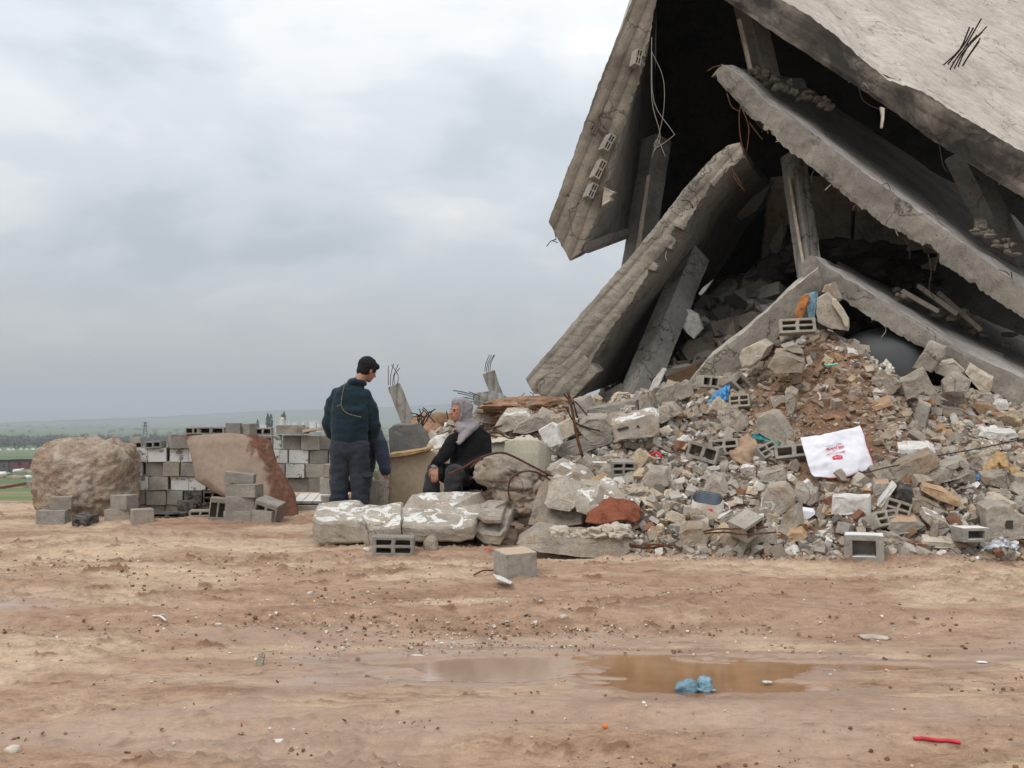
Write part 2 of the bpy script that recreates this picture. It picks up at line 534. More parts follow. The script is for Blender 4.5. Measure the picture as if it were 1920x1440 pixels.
def mat_boulder():
    m, nt, b = new_mat('conglomerate_boulder')
    tcn = N(nt, 'ShaderNodeTexCoord')
    v = tcn.outputs['Object']
    n1 = noise(nt, v, 1.7, 6, 0.7, 1.2)
    n2 = noise(nt, v, 11, 6, 0.7)
    ve = noise(nt, mapping(nt, v, (7, 7, 0.9)), 1.0, 4, 0.6)
    c = ramp(nt, n1, [(0.32, (0.235, 0.155, 0.105)), (0.43, (0.32, 0.235, 0.17)), (0.53, (0.385, 0.305, 0.24)), (0.64, (0.46, 0.405, 0.345))])
    c = mix(nt, 0.8, c, ramp(nt, n2, [(0.3, 0.55), (0.5, 0.95), (0.7, 1.3)]), 'MULTIPLY')
    c = mix(nt, 0.4, c, ramp(nt, ve, [(0.35, 0.75), (0.6, 1.15)]), 'MULTIPLY')
    setc(nt, b.inputs['Base Color'], c)
    b.inputs['Roughness'].default_value = 0.95
    add_bump(nt, b, mth(nt, 'ADD', n2, noise(nt, v, 50, 3)), 0.9, 0.02)
    return m


M['boulder'] = mat_boulder()


def mat_ground():
    m, nt, b = new_mat('wet_sandy_earth')
    tcn = N(nt, 'ShaderNodeTexCoord')
    v = tcn.outputs['Object']

    def att(n):
        a = nt.nodes.new('ShaderNodeAttribute')
        a.attribute_name = n
        return a.outputs['Fac']
    wet, clod, pale, field = att('wet'), att('clod'), att('pale'), att('field')
    st = mapping(nt, v, (0.8, 2.6, 1))
    n1 = noise(nt, st, 0.9, 6, 0.65, 0.5)
    n2 = noise(nt, mapping(nt, v, (1, 1.8, 1)), 7, 6, 0.7, 0.3)
    n3 = noise(nt, v, 60, 3, 0.7)
    n4 = noise(nt, mapping(nt, v, (9, 26, 9)), 1.0, 5, 0.75, 0.4)
    crust = att('crust')
    c = ramp(nt, n1, [(0.30, (0.25, 0.148, 0.092)), (0.45, (0.325, 0.207, 0.134)), (0.56, (0.375, 0.252, 0.172)), (0.70, (0.44, 0.32, 0.228))])
    c = mix(nt, mth(nt, 'MULTIPLY', pale, 0.85), c, (0.50, 0.37, 0.255))
    c = mix(nt, 0.85, c, ramp(nt, n2, [(0.30, 0.60), (0.48, 0.97), (0.7, 1.16)]), 'MULTIPLY')
    c = mix(nt, 0.45, c, ramp(nt, n3, [(0.3, 0.7), (0.7, 1.25)]), 'MULTIPLY')
    c = mix(nt, 0.8, c, ramp(nt, n4, [(0.32, 0.62), (0.47, 0.98), (0.62, 1.10), (0.72, 1.32)]), 'MULTIPLY')
    c = mix(nt, mth(nt, 'MULTIPLY', crust, 0.42), c, (0.18, 0.10, 0.062))
    c = mix(nt, mth(nt, 'MULTIPLY', clod, 0.82), c, (0.17, 0.085, 0.045))
    # wet mud
    wm = mix(nt, n2, (0.29, 0.19, 0.135), (0.37, 0.265, 0.205))
    c = mix(nt, mth(nt, 'MULTIPLY', wet, 0.8), c, wm)
    # tiny pebbles
    vo = nt.nodes.new('ShaderNodeTexVoronoi')
    vo.inputs['Scale'].default_value = 38
    nt.links.new(v, vo.inputs['Vector'])
    sel = ramp(nt, noise(nt, st, 1.7, 4, 0.6), [(0.52, 0.0), (0.62, 1.0)])
    pb = mth(nt, 'MULTIPLY', ramp(nt, vo.outputs['Distance'], [(0.10, 1.0), (0.17, 0.0)]), sel)
    pb = mth(nt, 'MULTIPLY', pb, mth(nt, 'SUBTRACT', 1.0, wet, True))
    c = mix(nt, mth(nt, 'MULTIPLY', pb, 0.6), c, (0.50, 0.41, 0.32))
    # distant fields: strips of crop and fallow
    fv = mapping(nt, v, (0.0012, 0.0062, 1), rot=(0, 0, R(-9)))
    vf = nt.nodes.new('ShaderNodeTexVoronoi')
    vf.inputs['Scale'].default_value = 1.0
    vf.inputs['Randomness'].default_value = 0.8
    nt.links.new(fv, vf.inputs['Vector'])
    sepc = nt.nodes.new('ShaderNodeSeparateColor')
    nt.links.new(vf.outputs['Color'], sepc.inputs[0])
    fc = ramp(nt, sepc.outputs[0], [(0.0, (0.10, 0.14, 0.055)), (0.3, (0.125, 0.17, 0.07)), (0.5, (0.085, 0.11, 0.055)), (0.64, (0.20, 0.155, 0.10)),
                                    (0.76, (0.09, 0.15, 0.045)), (0.9, (0.13, 0.15, 0.07))], 'CONSTANT')
    fc = mix(nt, 0.6, fc, ramp(nt, noise(nt, mapping(nt, v, (0.004, 0.02, 1)), 3, 5, 0.7), [(0.3, 0.6), (0.7, 1.35)]), 'MULTIPLY')
    gr = ramp(nt, noise(nt, mapping(nt, v, (0.05, 0.12, 1)), 1.0, 5, 0.7), [(0.42, (0.095, 0.15, 0.045)), (0.52, (0.12, 0.175, 0.055)), (0.60, (0.24, 0.165, 0.105)), (0.75, (0.33, 0.25, 0.18))])
    far = att('far')
    fc = mix(nt, far, gr, fc)
    fc = mix(nt, att('forest'), fc, (0.018, 0.030, 0.022))
    c = mix(nt, field, c, fc)
    setc(nt, b.inputs['Base Color'], c)
    rg = mth(nt, 'SUBTRACT', 0.92, mth(nt, 'MULTIPLY', wet, 0.72))
    setc(nt, b.inputs['Roughness'], rg)
    b.inputs['Specular IOR Level'].default_value = 0.35
    h = mth(nt, 'ADD', mth(nt, 'MULTIPLY', n2, 0.7), mth(nt, 'ADD', mth(nt, 'MULTIPLY', n3, 0.3), mth(nt, 'MULTIPLY', n4, 0.5)))
    bn = add_bump(nt, b, h, 0.6, 0.025)
    nt.links.new(mth(nt, 'SUBTRACT', 0.75, mth(nt, 'MULTIPLY', wet, 0.58)), bn.inputs['Strength'])
    return m


M['ground'] = mat_ground()


def mat_mound():
    m, nt, b = new_mat('rubbly_soil')
    tcn = N(nt, 'ShaderNodeTexCoord')
    v = tcn.outputs['Object']
    a = nt.nodes.new('ShaderNodeAttribute')
    a.attribute_name = 'soil'
    n1 = noise(nt, v, 3, 6, 0.7, 0.5)
    n2 = noise(nt, v, 25, 5, 0.7)
    n3 = noise(nt, v, 90, 3, 0.7)
    c0 = ramp(nt, n1, [(0.3, (0.07, 0.058, 0.048)), (0.5, (0.12, 0.10, 0.082)), (0.7, (0.19, 0.162, 0.135))])  # grey darkened: shade in the gaps between pieces is in this colour
    c1 = ramp(nt, n1, [(0.3, (0.19, 0.105, 0.06)), (0.5, (0.265, 0.155, 0.09)), (0.7, (0.34, 0.215, 0.135))])
    c = mix(nt, a.outputs['Fac'], c0, c1)
    c = mix(nt, 0.8, c, ramp(nt, n2, [(0.3, 0.5), (0.5, 0.95), (0.7, 1.3)]), 'MULTIPLY')
    sp = ramp(nt, n3, [(0.66, 0.0), (0.70, 1.0)])
    c = mix(nt, mth(nt, 'MULTIPLY', sp, 0.5), c, (0.50, 0.44, 0.36))
    setc(nt, b.inputs['Base Color'], c)
    b.inputs['Roughness'].default_value = 0.95
    add_bump(nt, b, mth(nt, 'ADD', n2, mth(nt, 'MULTIPLY', n3, 0.5)), 0.9, 0.03)
    return m


M['mound'] = mat_mound()


def mat_scatter(name, coat=0.3):
    m, nt, b = new_mat(name)
    tcn = N(nt, 'ShaderNodeTexCoord')
    v = tcn.outputs['Object']
    a = nt.nodes.new('ShaderNodeAttribute')
    a.attribute_name = 'tint'
    n2 = noise(nt, v, 18, 5, 0.7)
    n3 = noise(nt, v, 110, 3, 0.7)
    c = mix(nt, 0.75, a.outputs['Color'], ramp(nt, n2, [(0.3, 0.6), (0.5, 0.98), (0.7, 1.22)]), 'MULTIPLY')
    c = mix(nt, 0.45, c, ramp(nt, n3, [(0.3, 0.65), (0.7, 1.25)]), 'MULTIPLY')
    setc(nt, b.inputs['Base Color'], c)
    b.inputs['Roughness'].default_value = 0.94
    b.inputs['Specular IOR Level'].default_value = 0.2
    add_bump(nt, b, mth(nt, 'ADD', n2, n3), 0.6, 0.008)
    return m


M['scatter'] = mat_scatter('small_debris')


def mat_water(nm='muddy_water', c0=(0.23, 0.118, 0.052), c1=(0.31, 0.17, 0.082)):
    m, nt, b = new_mat(nm)
    tcn = N(nt, 'ShaderNodeTexCoord')
    v = tcn.outputs['Object']
    n1 = noise(nt, v, 1.6, 5, 0.6, 0.4)
    setc(nt, b.inputs['Base Color'], ramp(nt, n1, [(0.35, c0), (0.65, c1)]))
    b.inputs['Roughness'].default_value = 0.06
    b.inputs['IOR'].default_value = 1.45
    b.inputs['Specular IOR Level'].default_value = 0.5
    add_bump(nt, b, noise(nt, mapping(nt, v, (9, 22, 1)), 1.0, 3), 0.12, 0.006)
    return m


M['water'] = mat_water()
M['silt_sky_water'] = mat_water('silt_and_sky_water', (0.33, 0.225, 0.165), (0.40, 0.285, 0.215))  # silt tone made paler, with the sky reflection put into it


def cloth(name, col, var=0.25, rough=0.9, weave=260, sheen=0.10):
    m, nt, b = new_mat(name)
    tcn = N(nt, 'ShaderNodeTexCoord')
    v = tcn.outputs['Object']
    n1 = noise(nt, v, 6, 4, 0.6, 0.4)
    n2 = noise(nt, v, weave, 2, 0.6)
    setc(nt, b.inputs['Base Color'], ramp(nt, n1, [(0.3, tuple(c * (1 - var) for c in col)), (0.7, tuple(c * (1 + var) for c in col))]))
    b.inputs['Roughness'].default_value = rough
    b.inputs['Specular IOR Level'].default_value = 0.2
    b.inputs['Sheen Weight'].default_value = sheen
    add_bump(nt, b, mth(nt, 'ADD', mth(nt, 'MULTIPLY', noise(nt, v, 14, 3, 0.5, 1.0), 1.5), mth(nt, 'MULTIPLY', n2, 0.15)), 0.5, 0.012)
    return m


M['jacket'] = cloth('dark_teal_jacket', (0.010, 0.025, 0.034))
M['trousers'] = cloth('slate_trousers', (0.026, 0.031, 0.041))
M['jacket2'] = cloth('blue_grey_jacket', (0.042, 0.048, 0.078))
M['blackwool'] = cloth('black_wool', (0.0045, 0.0045, 0.005), 0.3, sheen=0.02)
M['skirt'] = cloth('charcoal_trousers', (0.032, 0.031, 0.031), 0.3)
M['scarf'] = cloth('grey_scarf', (0.255, 0.232, 0.235), 0.18)
M['skin'] = plain('skin', (0.37, 0.175, 0.12), 0.55, var=0.12, scale=30, spec=0.4)
M['cuff'] = plain('pale_cuff', (0.25, 0.24, 0.23), 0.9, var=0.1)


# ------------------------------------------------------------------ ground heights
PCX, PCY, PLV = 0.70, 5.92, 0.087


def ground_np(x, y):
    x = np.asarray(x, float)
    y = np.asarray(y, float)
    z = np.interp(y, [-40, 4.5, 9.0, 12.0, 15.0, 22.0, 40, 90, 200, 400, 864, 1200, 20000],
                  [0.0, 0.0, 0.35, 0.44, 0.48, -0.1, -1.9, -4.6, -9.0, -15, -25.5, -26.5, -26.5])
    # the left side lies a little lower, then falls away to the plain
    left = sstep(-2.6, -4.8, x) * sstep(9.5, 12.0, y) * (1 - sstep(20, 30, y))
    z = z + 0.02 * left - 0.11 * left * sstep(11.3, 12.4, y)
    l2 = sstep(-4.5, -7.0, x) * sstep(13.0, 20.0, y) * (1 - sstep(30, 60, y))
    z = z - 0.35 * l2
    d = np.sqrt(((x - PCX) / 2.5) ** 2 + ((y - PCY) / 0.95) ** 2)
    e = 1 - sstep(1.0, 1.5, d)
    return z * (1 - e) + (PLV + 0.016) * e


HX = [-3.0, -1.96, -1.26, -0.63, 0.126, 0.88, 1.5, 2.15, 2.8, 3.3, 3.73, 4.1, 4.5, 5.0, 5.6, 6.06, 7.2, 9.5, 12]
HZ = [0.40, 0.45, 1.22, 1.50, 1.66, 1.68, 1.80, 1.88, 2.06, 2.32, 2.56, 2.40, 2.02, 1.86, 1.76, 1.70, 1.55, 1.1, 0.5]
FX = [-3.0, -1.4, -0.2, 0.25, 0.6, 1.05, 1.8, 4.6, 7, 12]
FY = [13.2, 12.9, 11.7, 10.6, 9.8, 9.15, 9.0, 9.0, 9.0, 9.4]


def heap_np(x, y):
    """height of the rubble mound over the ground sheet (negative: below it)"""
    g = ground_np(x, y)
    zc = np.interp(x, HX, HZ)
    yf = np.interp(x, FX, FY)
    yc = np.maximum(12.0, yf + 0.6)
    t = (y - yf) / (yc - yf)
    s = np.where(t < 0, t * 0.6, np.clip(t, 0, 1) ** 0.9)
    z = g + (zc - g) * s
    inside = sstep(0.8, 2.2, x)
    back = np.clip(y - yc, 0, 9)
    inn = sstep(1.9, 2.8, x) * (1 - sstep(3.7, 4.3, x) * (1 - sstep(14.5, 15.5, y)))
    z = z + back * (inside * 0.10 - (1 - inside) * 0.17) + np.clip(y - 13.0, 0, 2.2) * 0.34 * inn
    side = sstep(-1.2, -2.6, x) + sstep(9.5, 12, x)
    z = z - 1.2 * side
    z = z + 0.05 * fbm(x * 1.6 + 5, y * 1.6, 4)
    return z




def puddle_mask(x, y):
    w1 = 0.16 * fbm(x * 1.4 + 3, y * 4.0 + 1, 4)
    d1 = ((x - 1.05 + w1) / 0.76) ** 2 + ((y - 5.86 + w1 * 0.6) / 0.48) ** 2
    d2 = ((x + 0.10 + w1) / 0.80) ** 2 + ((y - 5.98) / 0.36) ** 2
    d3 = ((x - 1.85) / 0.62) ** 2 + ((y - 5.98 - 0.05 * (x - 1.8)) / 0.10) ** 2
    d = np.minimum(np.minimum(d1, d2 * 1.25), d3)
    d = d + 0.95 * fbm(x * 1.3 + 3, y * 5.5 + 1, 5, 0.6)
    return 1 - sstep(0.45, 1.2, d)


def near_detail(x, y):
    rut = fbm(x * 0.55 + 2.0, y * 2.3, 5, 0.55)
    small = fbm(x * 4.0, y * 7.5 + 4, 4, 0.6)
    cl = fbm(x * 2.3 + 31, y * 5.2 + 7, 5, 0.62)
    reg = 0.10 + np.exp(-((x + 0.1) / 1.5) ** 2 - ((y - 7.05) / 0.38) ** 2) + 0.9 * np.exp(-((x + 3.2) / 1.5) ** 2 - ((y - 8.3) / 0.8) ** 2) + 0.6 * np.exp(-((x + 2.4) / 0.9) ** 2 - ((y - 4.7) / 0.35) ** 2) + 0.5 * np.exp(-((x - 2.2) / 0.8) ** 2 - ((y - 6.2) / 0.15) ** 2)
    clod = sstep(0.33, 0.52, cl + 0.10 * small - 0.22 * (1 - np.clip(reg, 0, 1)))
    grain = fbm(x * 24, y * 30, 3, 0.7)
    return rut, small, clod, grain


def surf_z(x, y):
    g = float(ground_np(x, y))
    h = float(heap_np(np.array([x]), np.array([y]))[0])
    return max(g, h)


def hit(px, py, y0=4.0, y1=20.0):
    """where the line of sight meets ground or mound"""
    Y = y0
    while Y < y1:
        p = at(px, py, Y)
        if p.z <= surf_z(p.x, p.y):
            a, b = Y - .12, Y
            for _ in range(7):
                c = (a + b) / 2
                q = at(px, py, c)
                if q.z <= surf_z(q.x, q.y):
                    b = c
                else:
                    a = c
            return at(px, py, b)
        Y += 0.12
    return at(px, py, y1)


def far_hit(px, py):
    """where the line of sight meets the open country beyond the plateau"""
    Y = 24.0
    while Y < 5000:
        p = at(px, py, Y)
        if p.z <= float(ground_np(p.x, p.y)):
            return p
        Y *= 1.01
    return at(px, py, Y)


def build_ground():
    # rows of increasing distance
    ys = [-40, -25, -15, -8, -4, -1, 1.0, 2.2, 3.0, 3.6]
    y = 4.0
    while y < 9.5:
        ys.append(y); y += 0.019
    while y < 17:
        ys.append(y); y *= 1.006
    while y < 9500:
        ys.append(y); y *= 1.035
    ys = np.array(ys)
    nu = 640
    u = np.linspace(-1, 1, nu)
    Wd = np.where(ys < 1, 6.5 + (1 - ys) * 1.2, np.maximum(3.4, 0.60 * ys + 0.8) * 1.08)
    Wd = np.where(ys > 16, 0.60 * ys * 1.08 + (ys - 16) * 0.35 + 0.9, Wd)
    Wd = np.where(ys < 4, 6.5 + (4 - ys) * 1.2, Wd)
    Wd = np.where((ys >= 4) & (ys < 8), np.maximum(Wd, 6.5 - (ys - 4) * 0.2), Wd)
    X = u[None, :] * Wd[:, None]
    Y = np.repeat(ys[:, None], nu, 1)
    Z = ground_np(X, Y)
    near = (1 - sstep(14, 22, Y)) * sstep(1, 3, Y)
    rut, small, clod, grain = near_detail(X, Y)
    pm = puddle_mask(X, Y)
    calm = 1 - 0.55 * (1 - sstep(1.0, 1.5, np.sqrt(((X - PCX) / 2.3) ** 2 + ((Y - PCY) / 0.85) ** 2)))
    wetn = fbm(X * 0.5 + 8, Y * 1.3 + 2, 3)
    edge = sstep(0.0, 0.25, puddle_mask(X * 0.8 + PCX * 0.2, Y * 0.75 + PCY * 0.25))
    left_w = sstep(-2.9, -3.5, X) * np.exp(-((Y - 7.4) / 0.5) ** 2) * 1.0
    left_w2 = 2.0 * np.exp(-((X + 0.2) / 1.0) ** 2 - ((Y - 5.95) / 0.42) ** 2)
    rz = sstep(1.2, 2.6, X) * np.exp(-((Y - 6.9) / 0.7) ** 2) * 0.7
    wet = np.clip(edge * 0.9 + left_w * (0.7 + 1.2 * wetn) + left_w2 * 0.5 + rz * (0.6 + wetn) + 0.55 * sstep(0.05, 0.35, wetn) * sstep(8, 6.5, Y), 0, 1) * near
    rd = 1 - np.abs(fbm(X * 0.8 + 40, Y * 4.2 + 11, 5, 0.62)) * 4.5
    crust = sstep(0.25, 0.85, rd) * sstep(0.06, 0.30, fbm(X * 0.45 + 70, Y * 1.1 + 5, 3) + 0.06) * near * (1 - 0.85 * np.clip(edge, 0, 1))
    Z = Z + near * calm * (0.045 * rut + 0.018 * small * (1 - 0.6 * wet) + 0.022 * crust * (0.6 + 1.6 * np.abs(grain)) + 0.034 * clod * (0.35 + np.abs(grain)) * (1 - 0.7 * wet) + (0.003 + 0.010 * sstep(0.0, 0.4, small)) * grain * (1 - 0.7 * wet))
    Z = Z * (1 - pm) + (PLV - 0.030 + 0.055 * (rut * 0.35 + small * 0.35) + 0.004 * grain + 0.0) * pm
    # tyre ruts running across the picture
    for yc, a, wd in ((4.95, 0.035, 0.10), (6.95, 0.028, 0.10)):
        yy = yc + 0.22 * fbm(X * 0.3 + yc, X * 0 + yc, 2) + 0.03 * X
        Z = Z - near * a * np.exp(-((Y - yy) / wd) ** 2) * (0.6 + fbm(X * 0.9 + yc * 3, Y, 2)) + near * a * 0.9 * np.exp(-((Y - yy - 1.9 * wd) / (wd * 0.8)) ** 2) * (0.6 + fbm(X * 1.3 - yc, Y, 3))
    # far ridge rising to the right
    ridge = sstep(3800, 6400, Y)
    az = X / np.maximum(Y, 1)
    top_py = np.interp(az * FPX + 960, [-400, 0, 300, 500, 600, 700, 860, 1000, 2400], [795, 792, 781, 770, 768, 764, 757, 755, 752])
    top_py = top_py - 1.5 * fbm(az * 60, az * 0 + 3, 3)
    zt = CAMZ + (785 - top_py) / FPX * 6400
    Z = Z * (1 - ridge) + zt * ridge
    Z = np.where(Y > 6600, Z - (Y - 6600) * 0.05, Z)
    Z = Z + sstep(600, 2500, Y) * (1 - ridge) * (4 * fbm(X * 0.0012, Y * 0.0012, 3) + (az + 0.5) * 10)
    verts = np.stack([X, Y, Z], -1).reshape(-1, 3)
    nr = len(ys)
    idx = np.arange(nr * nu).reshape(nr, nu)
    f = np.stack([idx[:-1, :-1], idx[:-1, 1:], idx[1:, 1:], idx[1:, :-1]], -1).reshape(-1, 4)
    me = bpy.data.meshes.new('ground')
    me.vertices.add(len(verts))
    me.vertices.foreach_set('co', verts.ravel())
    me.loops.add(len(f) * 4)
    me.loops.foreach_set('vertex_index', f.ravel())
    me.polygons.add(len(f))
    me.polygons.foreach_set('loop_start', np.arange(len(f)) * 4)
    me.polygons.foreach_set('loop_total', np.full(len(f), 4))
    me.polygons.foreach_set('use_smooth', np.ones(len(f), bool))
    me.update(calc_edges=True)
    me.materials.append(M['ground'])
    pale = near * sstep(0.02, 0.35, fbm(X * 0.45 + 50, Y * 1.2 + 9, 4) + 0.22 * sstep(7.2, 8.6, Y)) * (1 - wet)
    field = sstep(15.5, 19, Y + 0.8 * fbm(X * 0.5, Y * 0.5, 3))
    far = sstep(60, 140, Y)
    dirtcl = clod * near * (1 - 0.8 * pm)
    for nme, arr in (('wet', wet), ('crust', crust), ('clod', dirtcl), ('pale', pale), ('field', field), ('far', far), ('forest', sstep(5300, 5700, Y + 900 * fbm(X * 0.0006, Y * 0.0004, 3)) * (1 - sstep(-600, 900, X)) * 0.9)):
        a = me.attributes.new(nme, 'FLOAT', 'POINT')
        a.data.foreach_set('value', np.clip(arr, 0, 1).ravel().astype(np.float32))
    o = bpy.data.objects.new('ground', me)
    scene.collection.objects.link(o)
    tag(o, kind='structure')
    return o


build_ground()
# puddle sheets: they only show where the earth lies lower; silty film on the left, sky reflection in its pale colour, deeper pool on the right
rp = random.Random(3)
cut = [(0.40 + rp.uniform(-.05, .05) + .05 * math.sin(k * 1.9), PCY - 0.60 + k * 0.06) for k in range(21)]
right = [(PCX + 2.3 * math.cos(a), PCY + 0.66 * math.sin(a)) for a in [R(-88 + k * 176 / 40) for k in range(41)]]
leftp = [(PCX + 2.3 * math.cos(a), PCY + 0.66 * math.sin(a)) for a in [R(98 + k * 164 / 40) for k in range(41)]]
pud = obj('puddle', [(x, y, PLV) for x, y in right + cut[::-1]], [list(range(41 + 21))], M['water'])
tag(pud, kind='structure')
pud = obj('shallow_puddle', [(x, y, PLV) for x, y in leftp + cut], [list(range(41 + 21))], M['silt_sky_water'])
tag(pud, kind='structure')


def build_mound():
    xs = np.arange(-2.7, 11.5, 0.055)
    ysn = np.arange(8.8, 19.5, 0.055)
    X, Y = np.meshgrid(xs, ysn)
    Z = heap_np(X, Y) + 0.035 * fbm(X * 6, Y * 6, 4, 0.6) + 0.02 * np.abs(fbm(X * 14, Y * 14, 3, 0.6))
    Z = np.minimum(Z, ground_np(X, Y) + 5)
    Z = np.where(Z < ground_np(X, Y) - 0.15, ground_np(X, Y) - 0.15, Z)
    idx = np.arange(X.size).reshape(X.shape)
    f = np.stack([idx[:-1, :-1], idx[:-1, 1:], idx[1:, 1:], idx[1:, :-1]], -1).reshape(-1, 4)
    me = bpy.data.meshes.new('soil_mound')
    me.from_pydata(np.stack([X, Y, Z], -1).reshape(-1, 3).tolist(), [], f.tolist())
    me.polygons.foreach_set('use_smooth', [True] * len(me.polygons))
    me.materials.append(M['mound'])
    s = np.exp(-((X - 3.35) / 0.85) ** 2 - ((Y - 11.0) / 1.5) ** 2) * 1.8
    s += np.exp(-((X - 0.35) / 0.9) ** 2 - ((Y - 12.3) / 0.7) ** 2) * 1.5
    s += np.exp(-((X + 0.9) / 0.5) ** 2 - ((Y - 12.9) / 0.6) ** 2) * 1.5
    s = np.clip(s + 0.4 * fbm(X * 2, Y * 2, 3) + 0.15, 0, 1)
    a = me.attributes.new('soil', 'FLOAT', 'POINT')
    a.data.foreach_set('value', s.ravel().astype(np.float32))
    o = bpy.data.objects.new('soil_mound', me)
    scene.collection.objects.link(o)
    tag(o, kind='structure')


build_mound()


# ------------------------------------------------------------------ solid builders
def strip_solid(name, top, bot, E, mats, parent=None, n=190, m=14, rows=7, jt=0.02, jb=0.04, jf=0.02, seed=0.0, bot_chew=0.0):
    """A slab whose broken front edge runs between two pixel polylines (px,py,Y); it runs back along E.
    E: vector, or list of (t, vector) along the edge.  mats: [front, top, bottom, back]"""
    T = [tuple(at(*p)) for p in top]
    B = [tuple(at(*p)) for p in bot]
    T = interp(T, n)
    B = interp(B, n)
    if not isinstance(E, list):
        E = [(0, E), (1, E)]
    ts = np.linspace(0, 1, n)
    Ev = np.stack([np.interp(ts, [e[0] for e in E], [e[1][k] for e in E]) for k in range(3)], 1)
    T0, B0 = T.copy(), B.copy()
    # edges: straight with small chips above, random bites below
    rr = random.Random(int(seed * 10) + 3)
    L_ = np.r_[0, np.cumsum(np.linalg.norm(np.diff(B, axis=0), axis=1))]
    knots, kv = [0.0], [0.0]
    while knots[-1] < L_[-1]:
        ln_ = rr.uniform(0.05, 0.32)
        knots.append(knots[-1] + 0.012)
        v_ = 0.0 if rr.random() < 0.42 else rr.random() ** 1.6
        kv.append(v_)
        knots.append(knots[-1] + ln_)
        kv.append(v_ * rr.uniform(0.3, 1.0))
    bite = np.interp(L_, knots, kv)
    for i in range(n):
        ln = T[i] - B[i]
        L = np.linalg.norm(ln)
        ln = ln / max(L, 1e-6)
        T[i] = T[i] + ln * jt * (0.35 * nz(T[i], 2.0, seed) + 0.5 * nz(T[i], 13, seed) - 0.9 * max(0, nz(T[i], 5, seed + 20) - 0.18))
        ch = jb * (0.4 * nz(B[i], 2.0, seed + 3) + 0.6 * nz(B[i], 15, seed + 5))
        if bot_chew:
            k = 0.5 + 1.2 * nz(B[i], 0.9, seed + 9)
            ch += bot_chew * bite[i] * min(1.3, max(0.12, k))
        else:
            ch += jb * 0.6 * bite[i]
        B[i] = B[i] + ln * ch
    verts, faces, mi = [], [], []

    def grid(Pf, a, b, mid, flip=False):
        base = len(verts)
        for i in range(a):
            for j in range(b):
                verts.append(Pf(i, j))
        for i in range(a - 1):
            for j in range(b - 1):
                q = [base + i * b + j, base + i * b + j + 1, base + (i + 1) * b + j + 1, base + (i + 1) * b + j]
                faces.append(q)
                mi.append(mid)
    Eu = Ev / np.linalg.norm(Ev, axis=1)[:, None]

    def front(i, j):
        t = j / (rows - 1)
        p = T[i] * (1 - t) + B[i] * t
        if 0 < j < rows - 1:
            p = p - Eu[i] * (jf * (0.6 + nz(p, 2.2, seed + 7)) + jf * 0.5 * nz(p, 9, seed))
        return tuple(p)

    def surf(S, sgn, amp):
        def f(i, j):
            t = (j / (m - 1)) ** 2.6
            S0 = T0 if sgn == 1 else B0
            p = S0[i] + (S[i] - S0[i]) * math.exp(-((t * np.linalg.norm(Ev[i]) / 0.16) ** 1.5)) + Ev[i] * t
            if j > 0:
                p = p + np.array([0, 0, 1]) * amp * nz(p, 1.6, seed + sgn)
            return tuple(p)
        return f
    grid(front, n, rows, 0)
    grid(surf(T, 1, 0.03), n, m, 1)
    grid(surf(B, 2, 0.02), n, m, 2)
    grid(lambda i, j: tuple((T0[i] if j == 0 else B0[i]) + Ev[i]), n, 2, 3)
    # two ends
    for e in (0, n - 1):
        grid(lambda i, j: tuple((T0[e] if i == 0 else B0[e]) + Ev[e] * (j / (m - 1)) ** 2.6), 2, m, 0)
    # weld by distance
    me_o = obj(name, verts, faces, mats, parent, mi=mi)
    bm = bmesh.new()
    bm.from_mesh(me_o.data)
    bmesh.ops.remove_doubles(bm, verts=bm.verts, dist=0.0015)
    bmesh.ops.recalc_face_normals(bm, faces=bm.faces)
    bm.to_mesh(me_o.data)
    bm.free()
    return me_o


